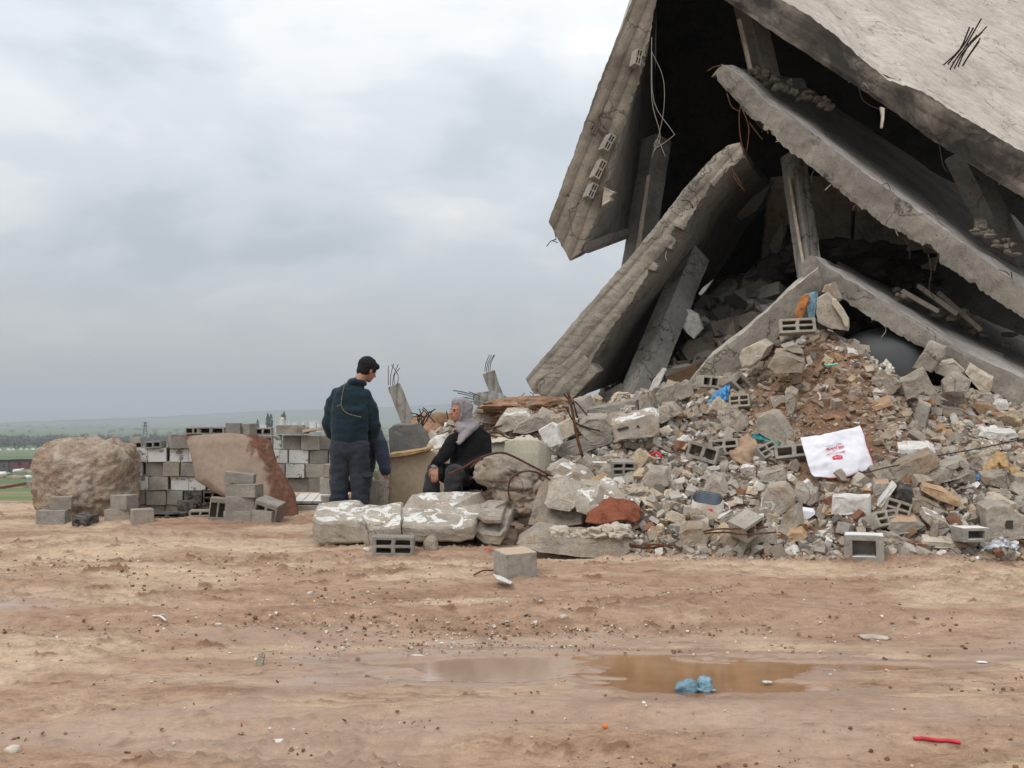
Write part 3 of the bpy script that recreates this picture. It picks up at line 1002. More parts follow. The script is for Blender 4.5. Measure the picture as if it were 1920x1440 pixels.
def poly_block(name, poly, E, mat, parent=None, step=0.05, jag=0.012, bev=0.018, seed=0.0, m=5, origin=None, smooth=False, world=False, segs=None):
    """solid: closed outline in px,py,Y run back along E; worn edges"""
    P = [Vector(p) if world else at(*p) for p in poly]
    P.append(P[0])
    L = sum((P[i + 1] - P[i]).length for i in range(len(P) - 1))
    pts = []
    for i in range(len(P) - 1):
        k = max(1, int((P[i + 1] - P[i]).length / step))
        for j in range(k):
            pts.append(P[i].lerp(P[i + 1], j / k))
    E = Vector(E)
    c = sum(pts, Vector()) / len(pts)
    size = max((p - c).length for p in pts)
    b = min(bev / max(E.length, 1e-3), 0.3)
    tt = [0, b] + [b + (1 - 2 * b) * k / (m - 1) for k in range(1, m - 1)] + [1 - b, 1]
    rings = []
    for k, t in enumerate(tt):
        ring = []
        for p in pts:
            q = p.copy()
            if k in (0, len(tt) - 1):
                q = c + (q - c) * (1 - bev / size)
            q = q + E * t
            r = (q - c - E * t).normalized()
            q = q + r * jag * (nz(q, 5, seed) + 0.6 * nz(q, 17, seed + 2)) + E.normalized() * (jag * 0.5 * nz(q, 9, seed + 4))
            ring.append(q)
        rings.append(ring)
    npt = len(pts)
    verts = [v for r in rings for v in r]
    faces = []
    for k in range(len(rings) - 1):
        for i in range(npt):
            j = (i + 1) % npt
            faces.append([k * npt + i, k * npt + j, (k + 1) * npt + j, (k + 1) * npt + i])
    # caps: inner rings with relief, then a small ngon
    En = E.normalized()
    for k in (0, len(rings) - 1):
        cc = sum(rings[k], Vector()) / npt
        prev = k * npt
        sg = -1 if k == 0 else 1
        for q_ in (0.8, 0.55, 0.28):
            base = len(verts)
            for p in rings[k]:
                a = cc + (p - cc) * q_
                a = a + En * sg * jag * 1.5 * (nz(a, 4.5, seed + 11) + 0.5 * nz(a, 13, seed + 12))
                verts.append(a)
            for i in range(npt):
                j = (i + 1) % npt
                faces.append([prev + i, prev + j, base + j, base + i])
            prev = base
        faces.append([prev + i for i in range(npt)])
    o = obj(name, verts, faces, mat, parent, origin=origin, smooth=smooth)
    bm = bmesh.new()
    bm.from_mesh(o.data)
    ng = [f for f in bm.faces if len(f.verts) > 4]
    bmesh.ops.triangulate(bm, faces=ng)
    bm.to_mesh(o.data)
    bm.free()
    return o


def box_verts(w, d, h):
    return [(x * w / 2, y * d / 2, z * h) for z in (0, 1) for y in (-1, 1) for x in (-1, 1)]


def bar(name, p0, p1, wx, wy, mat, parent=None, roll=0.0, jag=0.006, seed=0.0, bev=0.015, ref=None):
    """four-sided member from p0 to p1 with worn edges"""
    p0, p1 = Vector(p0), Vector(p1)
    d = (p1 - p0)
    z = d.normalized()
    r = Vector(ref) if ref else Vector((0, 1, 0))
    x = r.cross(z).normalized()
    y = z.cross(x).normalized()
    M3 = Matrix.Rotation(roll, 3, z)
    x, y = M3 @ x, M3 @ y
    poly = [p0 + x * wx / 2 * a + y * wy / 2 * b_ for a, b_ in ((-1, -1), (1, -1), (1, 1), (-1, 1))]
    return poly_block(name, [tuple(p) for p in poly], d, mat, parent, step=0.07, jag=jag, bev=bev, seed=seed, m=max(4, int(d.length / 0.12)), world=True)


def tube(pts, r, seg=8, cap=True):
    """tube along points; r scalar or per point (or (rx,ry))"""
    P = [Vector(p) for p in pts]
    n = len(P)
    rs = r if isinstance(r, list) else [r] * n
    verts, faces = [], []
    t = (P[1] - P[0]).normalized()
    a = Vector((1, 0, 0)) if abs(t.x) < 0.8 else Vector((0, 1, 0))
    x = (a - t * a.dot(t)).normalized()
    for i in range(n):
        t = ((P[min(i + 1, n - 1)] - P[max(i - 1, 0)])).normalized()
        x = (x - t * x.dot(t)).normalized()
        y = t.cross(x)
        rr = rs[i]
        rx, ry = (rr if isinstance(rr, tuple) else (rr, rr))
        for k in range(seg):
            an = 2 * math.pi * k / seg
            verts.append(P[i] + x * math.cos(an) * rx + y * math.sin(an) * ry)
    for i in range(n - 1):
        for k in range(seg):
            j = (k + 1) % seg
            faces.append([i * seg + k, i * seg + j, (i + 1) * seg + j, (i + 1) * seg + k])
    faces.append(list(range(seg))[::-1])
    faces.append(list(range((n - 1) * seg, n * seg)))
    return verts, faces


def smooth_path(pts, k=6):
    """Catmull-Rom"""
    P = [Vector(p) for p in pts]
    P = [P[0] * 2 - P[1]] + P + [P[-1] * 2 - P[-2]]
    out = []
    for i in range(1, len(P) - 2):
        for j in range(k):
            t = j / k
            a, b, c, d = P[i - 1], P[i], P[i + 1], P[i + 2]
            out.append(0.5 * ((2 * b) + (c - a) * t + (2 * a - 5 * b + 4 * c - d) * t * t + (-a + 3 * b - 3 * c + d) * t ** 3))
    out.append(P[-2])
    return out


def rod(name, pts, r, mat, parent=None, k=5, seg=6):
    v, f = tube(smooth_path(pts, k), r, seg)
    return obj(name, v, f, mat, parent, smooth=True)


def rods(name, lists, r, mat, parent=None, k=4, seg=5):
    """several rods: parts of the parent, or of a thing of their own"""
    if parent is None:
        if len(lists) == 1:
            return rod(name, lists[0], r, mat, None, k, seg)
        c = sum((Vector(p) for l in lists for p in l), Vector()) / sum(len(l) for l in lists)
        parent = bpy.data.objects.new(name, None)
        scene.collection.objects.link(parent)
        parent.location = (c.x, c.y, min(p[2] for l in lists for p in l))
        name = {'wire_tangle': 'wire', 'dead_branches': 'branch', 'rust_bars': 'bar'}.get(name, 'bar')
    for pts in lists:
        rod(name, pts, r, mat, parent, k, seg)
    return parent


def ico(sub=3):
    bm = bmesh.new()
    bmesh.ops.create_icosphere(bm, subdivisions=sub, radius=1)
    v = [x.co.copy() for x in bm.verts]
    f = [[y.index for y in x.verts] for x in bm.faces]
    bm.free()
    return v, f


def rock(name, c, r, mat, parent=None, sub=4, amp=0.22, sc=1.5, seed=0.0, sq=2.6, rot=(0, 0, 0), smooth=True, fn=None):
    v, f = ico(sub)
    Rm = Euler(rot).to_matrix()
    out = []
    for p in v:
        s = (abs(p.x) ** sq + abs(p.y) ** sq + abs(p.z) ** sq) ** (-1 / sq)
        q = p * s
        k = 1 + amp * nz(q, sc, seed) + amp * 0.35 * nz(q, sc * 3.7, seed + 4) + amp * 0.14 * nz(q, sc * 11, seed + 8)
        q = q * k
        if fn:
            q = fn(q)
        out.append(Vector(c) + Rm @ Vector((q.x * r[0], q.y * r[1], q.z * r[2])))
    return obj(name, out, f, mat, parent, smooth=smooth)


def sheet(name, rows, nu=24, nv=16, th=0.006, mat=None, parent=None, amp=0.01, sc=4, seed=0.0, smooth=True, crease=0.0, origin=None, world=False):
    """cloth/metal/paper: rows of px polylines lofted, with real thickness"""
    Rw = [interp([tuple(Vector(p) if world else at(*p)) for p in row], nu) for row in rows]
    A = np.stack(Rw)
    d = np.r_[0, np.cumsum([np.linalg.norm(A[i + 1] - A[i], axis=1).mean() for i in range(len(A) - 1)])]
    t = np.linspace(0, d[-1], nv)
    G = np.zeros((nv, nu, 3))
    for i in range(nu):
        for k in range(3):
            G[:, i, k] = np.interp(t, d, A[:, i, k])
    du = np.gradient(G, axis=1)
    dv = np.gradient(G, axis=0)
    nn = np.cross(du, dv)
    nn /= np.linalg.norm(nn, axis=2)[..., None] + 1e-9
    for j in range(nv):
        for i in range(nu):
            p = G[j, i]
            k = amp * nz(p, sc, seed)
            if crease:
                k += crease * (abs(nz(p, sc * 1.7, seed + 3)) * 2 - 0.5)
            G[j, i] = p + nn[j, i] * k
    F1 = G + nn * th / 2
    F2 = G - nn * th / 2
    verts = np.concatenate([F1.reshape(-1, 3), F2.reshape(-1, 3)])
    off = nu * nv
    faces = []
    for j in range(nv - 1):
        for i in range(nu - 1):
            a, b, c, d_ = j * nu + i, j * nu + i + 1, (j + 1) * nu + i + 1, (j + 1) * nu + i
            faces.append([a, b, c, d_])
            faces.append([off + a, off + d_, off + c, off + b])
    for i in range(nu - 1):
        faces.append([i, i + 1, off + i + 1, off + i])
        a = (nv - 1) * nu + i
        faces.append([a + 1, a, off + a, off + a + 1])
    for j in range(nv - 1):
        a, b = j * nu, (j + 1) * nu
        faces.append([b, a, off + a, off + b])
        a, b = a + nu - 1, b + nu - 1
        faces.append([a, b, off + b, off + a])
    o = obj(name, verts, faces, mat, parent, smooth=smooth, origin=origin)
    uu = np.tile(np.linspace(0, 1, nu), nv)
    vv = np.repeat(np.linspace(0, 1, nv), nu)
    for nme, arr in (('uu', uu), ('vv', vv)):
        a = o.data.attributes.new(nme, 'FLOAT', 'POINT')
        a.data.foreach_set('value', np.r_[arr, arr].astype(np.float32))
    return o, G, nn


# hollow blocks ---------------------------------------------------------------
_bm_cache = {}


def block_mesh(kind, mat):
    """unit meshes: width 1 (x), depth 1 (y), height 1 (z, from 0).  kinds: solid, holes_front (2x2 slots), holes_front1 (one big), holes_two"""
    key = (kind, mat)
    if key in _bm_cache:
        return _bm_cache[key]
    if kind == 'solid':
        xs, zs, hole = [-.5, .5], [0, 1], set()
    elif kind == 'one':
        xs, zs, hole = [-.5, -.30, .30, .5], [0, .22, .80, 1], {(1, 1)}
    elif kind == 'two':
        xs, zs, hole = [-.5, -.42, -.06, .06, .42, .5], [0, .2, .8, 1], {(1, 1), (3, 1)}
    else:
        xs, zs, hole = [-.5, -.41, -.05, .05, .41, .5], [0, .16, .43, .57, .84, 1], {(1, 1), (3, 1), (1, 3), (3, 3)}
    bm = bmesh.new()
    vd = {}

    def V(i, k, y):
        if (i, k, y) not in vd:
            vd[(i, k, y)] = bm.verts.new((xs[i], y, zs[k]))
        return vd[(i, k, y)]
    nx, nzz = len(xs) - 1, len(zs) - 1
    solid = lambda i, k: 0 <= i < nx and 0 <= k < nzz and (i, k) not in hole
    for i in range(nx):
        for k in range(nzz):
            if not solid(i, k):
                # blind cavity
                bm.faces.new([V(i, k, .3), V(i + 1, k, .3), V(i + 1, k + 1, .3), V(i, k + 1, .3)])
                bm.faces.new([V(i, k, .5), V(i + 1, k, .5), V(i + 1, k + 1, .5), V(i, k + 1, .5)])
                continue
            for y in (-.5, .5):
                bm.faces.new([V(i, k, y), V(i + 1, k, y), V(i + 1, k + 1, y), V(i, k + 1, y)])
            for (di, dk, a, b_) in ((-1, 0, (i, k), (i, k + 1)), (1, 0, (i + 1, k), (i + 1, k + 1)), (0, -1, (i, k), (i + 1, k)), (0, 1, (i, k + 1), (i + 1, k + 1))):
                if not solid(i + di, k + dk):
                    yb = .3 if (i + di, k + dk) in hole else .5
                    bm.faces.new([V(*a, -.5), V(*b_, -.5), V(*b_, yb), V(*a, yb)])
    bmesh.ops.recalc_face_normals(bm, faces=bm.faces)
    bmesh.ops.bevel(bm, geom=[e for e in bm.edges if e.calc_face_angle(0) > 0.5], offset=0.022, segments=1, affect='EDGES')
    for v in bm.verts:
        v.co += Vector((nz(v.co, 3, 1), nz(v.co, 3, 5), nz(v.co, 3, 9))) * 0.022
    me = bpy.data.meshes.new('block_' + kind)
    bm.to_mesh(me)
    bm.free()
    me.materials.append(M[mat])
    _bm_cache[key] = me
    return me


def put_block(name, kind, mat, loc, size, rot=(0, 0, 0), parent=None, label=None, cat=None, group=None):
    o = bpy.data.objects.new(name, block_mesh(kind, mat))
    scene.collection.objects.link(o)
    o.scale = size
    o.rotation_euler = rot
    if parent is not None:
        o.parent = parent
        o.location = Vector(loc) - parent_world(parent)
    else:
        o.location = loc
        tag(o, label, cat or 'concrete block', group)
    return o

# ------------------------------------------------------------------ the collapsed building
BLD = thing('collapsed_building', 'collapsed multi-storey concrete building folded into tent-like tilted slabs', 'collapsed building', at(1300, 760, 13.5))
EA0, EA1 = Vector((1.2, 10, 6.5)), Vector((2.3, 6.6, 1.9))
o = strip_solid('roof_slab',
                [(1246, -146, 13), (1185, 0, 13), (1150, 85, 13), (1110, 190, 13), (1065, 320, 13), (1028, 415, 13), (1068, 487, 13)],
                [(1258, -78, 13), (1226, 25, 13), (1212, 110, 13), (1180, 205, 13), (1152, 300, 13), (1118, 407, 13), (1087, 475, 13)],
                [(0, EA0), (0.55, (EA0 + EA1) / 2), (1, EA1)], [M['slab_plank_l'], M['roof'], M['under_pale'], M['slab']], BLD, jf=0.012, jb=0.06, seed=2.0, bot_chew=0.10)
o['label'] = 'left half of the roof slab, hanging steeply with its lower corner in the air'
# ledge beam below the hanging corner, its pale colour carrying the light
poly_block('ledge_beam', [(1092, 470, 13.05), (1183, 437, 15.0), (1183, 425, 15.0), (1096, 455, 13.05)], (0.10, 0.35, 0.02), M['under_pale'], BLD, step=0.15)
# right half of the roof
topC = [(1246, -146, 13), (1463, 0, 13), (1520, 30, 12.9), (1593, 87, 12.85), (1607, 103, 12.85), (1667, 152, 12.75), (1720, 167, 12.7), (1787, 207, 12.6), (1920, 287, 12.4), (2150, 428, 12.1), (2420, 600, 11.9)]
botC = [(1258, -78, 13), (1360, 0, 13), (1453, 63, 12.9), (1587, 150, 12.85), (1653, 193, 12.75), (1753, 267, 12.7), (1820, 307, 12.6), (1920, 373, 12.4), (2140, 512, 12.1), (2400, 680, 11.9)]
EC = [(0, EA0), (0.2, Vector((2.4, 19, 14.0))), (1, Vector((6.5, 25, 20.0)))]
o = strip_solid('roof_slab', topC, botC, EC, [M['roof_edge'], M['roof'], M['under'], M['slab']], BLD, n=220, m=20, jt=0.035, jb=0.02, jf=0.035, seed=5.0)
o['label'] = 'right half of the roof slab, pale screed on top and a scorched edge'
# a lip of torn screed lying along the top of the roof edge
poly_block('torn_screed', [(1622, 108, 12.95), (1660, 128, 12.9), (1690, 146, 12.85), (1684, 153, 12.82), (1650, 136, 12.85), (1618, 116, 12.9)], (0.05, 0.25, 0.19), M['roof'], BLD, step=0.04, jag=0.01, bev=0.01)
# left middle slab
EB = [(0, Vector((2.1, 6.2, 0.75))), (1, Vector((2.1, 6.2, 0.75)))]
topB = [(1388, 268, 13), (1366, 272, 13), (1337, 293, 13), (1293, 343, 13), (1237, 413, 12.95), (1173, 493, 12.9), (1077, 603, 12.85), (985, 710, 12.8), (999, 738, 12.78)]
botB = [(1396, 296, 13), (1384, 304, 13), (1363, 320, 13), (1313, 378, 13), (1273, 445, 12.95), (1215, 525, 12.9), (1150, 610, 12.85), (1112, 672, 12.8), (1073, 748, 12.78)]
o = strip_solid('floor_slab', topB, botB, EB, [M['slab_plank_b'], M['floor_dusty'], M['under_pale'], M['slab']], BLD, n=220, jt=0.02, jb=0.03, bot_chew=0.16, jf=0.03, seed=8.0)
o['label'] = 'lower left floor slab resting its foot on the ground'
# beam casting on its foot
poly_block('edge_beam', [(1003, 715, 12.74), (1090, 658, 12.74), (1121, 698, 12.70), (1072, 750, 12.70), (1012, 742, 12.72)], (0.12, 0.5, 0.05), M['slab_plank_b'], BLD, step=0.06)
# right middle slab
topD = [(1353, 120, 13), (1387, 141, 13), (1433, 187, 13), (1520, 247, 12.9), (1620, 323, 12.8), (1720, 393, 12.65), (1840, 482, 12.5), (1920, 540, 12.4), (2200, 715, 12.1)]
botD = [(1335, 143, 13), (1363, 172, 13), (1392, 203, 13), (1453, 262, 12.9), (1535, 325, 12.8), (1620, 398, 12.75), (1739, 469, 12.6), (1820, 531, 12.5), (1920, 597, 12.4), (2200, 775, 12.1)]
ED = [(0, Vector((2.0, 3.4, 0.95))), (0.25, Vector((1.6, 5.5, 2.4))), (1, Vector((1.3, 6.4, 3.3)))]
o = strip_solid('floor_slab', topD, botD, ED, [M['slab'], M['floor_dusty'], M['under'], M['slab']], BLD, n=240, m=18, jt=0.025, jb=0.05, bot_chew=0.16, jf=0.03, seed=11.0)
o['label'] = 'middle right floor slab sloping down to the right with a chewed lower edge'
# lower right slab
topF = [(1523, 477, 12.3), (1545, 497, 12.3), (1579, 517, 12.3), (1664, 569, 12.25), (1726, 606, 12.2), (1807, 659, 12.1), (1920, 709, 12.0), (2150, 820, 11.9)]
botF = [(1497, 498, 12.3), (1510, 530, 12.3), (1576, 561, 12.3), (1632, 596, 12.25), (1726, 652, 12.2), (1789, 690, 12.1), (1880, 745, 12.0), (2150, 880, 11.9)]
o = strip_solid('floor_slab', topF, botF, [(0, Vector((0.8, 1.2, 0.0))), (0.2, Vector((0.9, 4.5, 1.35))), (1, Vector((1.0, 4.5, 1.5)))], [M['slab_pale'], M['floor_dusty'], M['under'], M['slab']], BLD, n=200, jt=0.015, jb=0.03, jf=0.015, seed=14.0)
o['label'] = 'lowest right floor slab with its broken tip over the soil heap'
# left beam of the lowest tent
topG = [(1533, 503, 12.2), (1480, 545, 12.2), (1435, 587, 12.2), (1391, 627, 12.2), (1353, 655, 12.2), (1324, 676, 12.2), (1291, 716, 12.2)]
botG = [(1550, 545, 12.2), (1505, 585, 12.2), (1460, 630, 12.2), (1415, 670, 12.2), (1380, 700, 12.2), (1350, 722, 12.2), (1297, 745, 12.2)]
o = strip_solid('fallen_beam', topG, botG, Vector((0.15, 0.36, 0.13)), [M['slab'], M['roof'], M['under'], M['conc']], BLD, n=80, m=5, jt=0.02, jb=0.05, jf=0.02, seed=17.0)  # pale top over darker front: the light on top is in the colours

# inner walls behind the slabs; interior shade put into the black one's colour
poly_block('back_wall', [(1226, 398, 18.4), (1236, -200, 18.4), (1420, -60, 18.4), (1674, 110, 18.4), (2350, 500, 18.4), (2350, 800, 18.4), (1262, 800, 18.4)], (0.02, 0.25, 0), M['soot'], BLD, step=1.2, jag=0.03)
poly_block('partition_wall', [(1445, 330, 17.4), (1700, 330, 17.4), (1760, 480, 17.4), (1745, 540, 17.4), (1420, 540, 17.4)], (0.02, 0.15, 0), M['cream'], BLD, step=0.2, jag=0.03)
poly_block('partition_wall', [(1441, 462, 16.9), (1467, 414, 16.9), (1470, 440, 16.9), (1462, 476, 16.9), (1448, 476, 16.9)], (0.02, 0.12, 0), M['white'], BLD, step=0.08, jag=0.01)  # white piece put in for a bright gap, its light in the colour
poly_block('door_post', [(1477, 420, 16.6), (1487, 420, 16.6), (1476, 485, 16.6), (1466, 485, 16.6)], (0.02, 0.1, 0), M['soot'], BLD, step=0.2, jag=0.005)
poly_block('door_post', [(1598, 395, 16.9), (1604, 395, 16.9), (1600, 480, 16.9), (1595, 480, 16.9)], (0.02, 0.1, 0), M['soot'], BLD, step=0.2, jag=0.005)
# hanging pieces of torn ceiling inside
o = poly_block('torn_plaster', [(1275, 577, 13.9), (1290, 580, 13.9), (1308, 590, 13.9), (1318, 618, 13.9), (1300, 636, 13.9), (1285, 622, 13.9), (1272, 600, 13.9)], (0.05, 0.16, 0.03), M['white'], BLD, step=0.03, jag=0.012)
poly_block('torn_plaster', [(1309, 551, 13.9), (1316, 541, 13.9), (1337, 524, 13.9), (1322, 546, 13.9), (1313, 554, 13.9)], (0.02, 0.06, 0.0), M['white'], BLD, step=0.04, jag=0.006, bev=0.008)
poly_block('torn_plaster', [(1380, 405, 15.2), (1405, 375, 15.2), (1445, 345, 15.2), (1420, 395, 15.2), (1388, 414, 15.2)], (0.1, 0.1, 0.1), M['under'], BLD, step=0.06, jag=0.02)

# columns
def col(p0, p1, w_, d_, mat='column', roll=0.0, seed=0.0):
    return bar('column', at(*p0), at(*p1), w_, d_, M[mat], BLD, roll=roll, seed=seed, jag=0.008, bev=0.02)


c1 = col((1402, 5, 13.9), (1440, 165, 13.9), 0.30, 0.26, roll=R(-32), seed=1)
c2 = col((1486, 290, 14.0), (1525, 560, 13.6), 0.22, 0.26, 'column_pale', roll=R(-30), seed=2)
c3 = col((1800, 285, 13.6), (1905, 500, 13.6), 0.32, 0.30, roll=R(-25), seed=3)
c4 = col((1302, 478, 14.5), (1180, 775, 13.0), 0.34, 0.30, roll=R(-28), seed=4)
c5 = col((1232, 262, 15.2), (1190, 520, 14.8), 0.32, 0.30, roll=R(-30), seed=5)
# strips of flaking white plaster on columns
poly_block('plaster_strip', [(1243, 690, 12.94), (1250, 692, 12.94), (1236, 722, 12.90), (1214, 750, 12.88), (1210, 746, 12.88), (1226, 712, 12.9)], (0.0, 0.05, 0), M['white'], c4, step=0.03, jag=0.006, bev=0.005)
poly_block('plaster_strip', [(1383, 36, 13.6), (1389, 34, 13.6), (1411, 128, 13.6), (1404, 130, 13.6)], (0.0, 0.05, 0), M['cream'], c1, step=0.06, jag=0.006, bev=0.005)
poly_block('plaster_strip', [(1213, 330, 14.85), (1220, 326, 14.85), (1212, 385, 14.75), (1200, 470, 14.62), (1191, 472, 14.62), (1204, 390, 14.75)], (0.0, 0.05, 0), M['cream'], c5, step=0.05, jag=0.008, bev=0.005)
poly_block('plaster_strip', [(1476, 330, 13.76), (1481, 330, 13.76), (1511, 505, 13.5), (1505, 505, 13.5)], (0.0, 0.05, 0), M['cream'], c2, step=0.06, jag=0.006, bev=0.005)

# hollow blocks torn out of the ribbed ceilings
for (px, py, ang, wpx) in ((1143, 272, 62, 42), (1126, 322, 64, 48), (1112, 362, 66, 36), (1198, 112, 78, 38)):
    put_block('hollow_block', 'four', 'block', at(px, py, 12.92), (m_px(wpx, 13) * .8, 0.16, 0.085), (R(8), R(-ang), R(14)), BLD)
poly_block('cracked_plaster', [(1132, 352, 12.88), (1152, 360, 12.88), (1143, 368, 12.88), (1146, 376, 12.88), (1128, 386, 12.88)], (0.05, 0.15, 0.03), M['cream'], BLD, step=0.03, jag=0.01, bev=0.006)
rods('hanging_wire', [[at(1222, 70, 13), at(1221, 150, 13), at(1224, 200, 13), at(1238, 255, 13), at(1224, 288, 13)],
                      [at(1221, 95, 13.1), at(1243, 145, 13.1), at(1245, 200, 13.1), at(1236, 250, 13.1), at(1222, 296, 13.1)],
                      [at(1222, 95, 13), at(1226, 190, 13), at(1260, 245, 13), at(1262, 255, 13), at(1228, 278, 13), at(1233, 262, 13), at(1248, 294, 13)]], 0.0045, M['wire'], BLD)
rods('rebar', [[at(1393, 180, 13), at(1386, 215, 13), at(1388, 255, 13), at(1396, 290, 13)], [at(1392, 205, 13), at(1404, 240, 13), at(1400, 285, 13)],
               [at(1363, 175, 13), at(1372, 200, 13), at(1388, 210, 13)], [at(1405, 230, 13), at(1420, 250, 13), at(1430, 262, 13)],
               [at(1353, 122, 12.98), at(1338, 126, 12.98), at(1325, 134, 12.98)],
               [at(1372, 310, 13), at(1378, 335, 12.96), at(1396, 358, 12.94)], [at(1376, 322, 13), at(1386, 340, 12.96), at(1392, 346, 12.94)],
               [at(1356, 320, 13), at(1362, 345, 12.96), at(1360, 352, 12.94)]], 0.008, M['rebar'], BLD)
rods('rebar', [[at(1040, 435, 13), at(1042, 448, 12.98), at(1033, 452, 12.9), at(1025, 462, 12.85)], [at(1046, 455, 13), at(1036, 451, 12.9), at(1043, 449, 12.9)],
               [at(1610, 165, 12.8), at(1620, 190, 12.8), at(1650, 205, 12.75), at(1665, 203, 12.7)], [at(1762, 275, 12.7), at(1768, 310, 12.66), at(1778, 325, 12.66)],
               [at(1697, 448, 12.6), at(1706, 470, 12.58), at(1704, 488, 12.58)], [at(1740, 475, 12.6), at(1746, 510, 12.55), at(1742, 540, 12.55), at(1752, 560, 12.5)]], 0.006, M['rebar_dark'], BLD)
poly_block('wood_splinter', [(1651, 200, 12.7), (1659, 202, 12.7), (1658, 222, 12.68), (1655, 240, 12.66), (1652, 239, 12.66), (1654, 218, 12.68)], (0.0, 0.04, 0), M['cream'], BLD, step=0.05, jag=0.004, bev=0.004)
# column stub reinforcement sticking out of the roof
eC = Vector((1.45, 10, 7.4)).normalized()


def on_roof(px, py):
    """point of the tilted right-hand roof plane under a pixel"""
    a, b_ = at(*topC[1]), at(*topC[8])
    nrm = (b_ - a).cross(eC).normalized()
    d = at(px, py, 10) - Vector((0, 0, CAMZ))
    k = (a - Vector((0, 0, CAMZ))).dot(nrm) / d.dot(nrm)
    return Vector((0, 0, CAMZ)) + d * k


for (bx, by, mx, my, tx, ty) in ((1759, 127, 1800, 92, 1818, 51), (1767, 127, 1806, 86, 1825, 52), (1776, 127, 1808, 90, 1840, 35), (1774, 137, 1800, 100, 1832, 66), (1782, 137, 1806, 98, 1842, 60),
                                 (1789, 136, 1812, 92, 1850, 50), (1797, 134, 1814, 108, 1838, 72), (1801, 132, 1812, 112, 1836, 78)):
    p = on_roof(bx, by)
    k = p.y
    rod('rebar', [p - Vector((0, 0, 0.05)), at(bx + (mx - bx) * 0.25, by + (my - by) * 0.15, k - 0.05), at(mx, my, k - 0.35), at(tx, ty, k - 0.7)], 0.011, M['rebar_dark'], BLD, k=3)
# dirt and broken pieces lying on the inner floors
for i in range(46):
    t = rng.random()
    px = 1412 + 150 * t + rng.uniform(-8, 8)
    py = 140 + 62 * t + rng.uniform(-14, 10)
    if px < 1500 or rng.random() < 0.6:
        rock('rubble_lump', at(px, py, 13.7), (rng.uniform(.03, .09), rng.uniform(.03, .09), rng.uniform(.02, .05)), M['slab'], BLD, sub=2, amp=0.4, seed=i * 1.3, smooth=False)
for i in range(24):
    px = 1820 + rng.random() * 90
    py = 425 + (px - 1820) * 0.62 + rng.uniform(-16, 6)
    rock('rubble_lump', at(px, py, 12.95), (rng.uniform(.02, .08), rng.uniform(.02, .07), rng.uniform(.02, .04)), M['slab'], BLD, sub=2, amp=0.4, seed=i * 2.3, smooth=False)
poly_block('broken_block', [(1828, 418, 13.1), (1850, 414, 13.1), (1856, 430, 13.1), (1846, 441, 13.1), (1826, 436, 13.1)], (0.1, 0.2, 0.12), M['conc'], BLD, step=0.06)
for i in range(22):
    px = 1660 + rng.random() * 260
    py = 560 + (px - 1660) * 0.40 + rng.uniform(-35, 12)
    rock('rubble_lump', at(px, py, 13.2 + rng.random()), (rng.uniform(.03, .12), rng.uniform(.03, .09), rng.uniform(.02, .05)), M['slab'], BLD, sub=2, amp=0.4, seed=i * 3.1, smooth=False)
for (x0, y0, x1, y1) in ((1720, 535, 1795, 590), (1758, 548, 1840, 620), (1690, 545, 1760, 585), (1800, 640, 1880, 668)):
    bar('timber', at(x0, y0, 13.3), at(x1, y1, 13.1), 0.06, 0.04, M['slab'], BLD, seed=x0)
# heap behind the middle column; its dark colour carries the interior shade
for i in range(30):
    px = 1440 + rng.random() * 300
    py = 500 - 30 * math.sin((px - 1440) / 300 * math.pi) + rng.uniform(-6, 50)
    rock('shaded_debris', at(px, py, 14.6 + rng.random() * 1.2), (rng.uniform(.15, .45), rng.uniform(.1, .4), rng.uniform(.08, .2)), M['soot'], BLD, sub=3, amp=0.5, seed=i * 1.7, smooth=False)

rdt = random.Random(5)
for (edge, cnt) in ((botB, 9), (botD, 12), (botF, 5), (botC, 9), (topD, 4)):
    E_ = interp([tuple(at(*p)) for p in edge], 100)
    for _ in range(cnt):
        p = Vector(E_[rdt.randrange(4, 80)]) + Vector((0, .02, .03))
        a = Vector((rdt.gauss(0, 1), rdt.uniform(-1, .1), rdt.gauss(-.6, .7))).normalized()
        b_ = (a + Vector((rdt.gauss(0, .6), 0, -.8))).normalized()
        l_ = rdt.uniform(.08, .26)
        rod('rebar', [p - a * .05, p + a * l_ * .5, p + a * l_ * .5 + b_ * l_ * .5], rdt.uniform(.004, .007), M[rdt.choice(['rebar', 'rebar_dark', 'wire'])], BLD, k=3, seg=5)
# dark water tank lying under the lowest slab
def tank_fn(q):
    return q
tk = rock('water_tank', at(1652, 690, 12.75), (0.52, 0.55, 0.50), plain('dark_grey_plastic', (0.075, 0.078, 0.08), 0.6, var=0.06, scale=3), sub=4, amp=0.0, sq=2.3)
tag(tk, 'large dark grey rounded water tank in the hollow under the lowest slab', 'water tank')

# ------------------------------------------------------------------ distant concrete posts
def post(p0, p1, w_, label, bars, seed):
    base = at(*p1)
    t = thing('concrete_post', label, 'concrete post', base, 'leaning concrete posts')
    bar('shaft', at(*p0), base, w_, w_ * 0.9, M['column_pale'], t, roll=R(-30), seed=seed, jag=0.01)
    for b_ in bars:
        rod('rebar', [at(*q) for q in b_], 0.010 * p0[2] / 30, M['rebar_dark'], t, k=2)
    return t


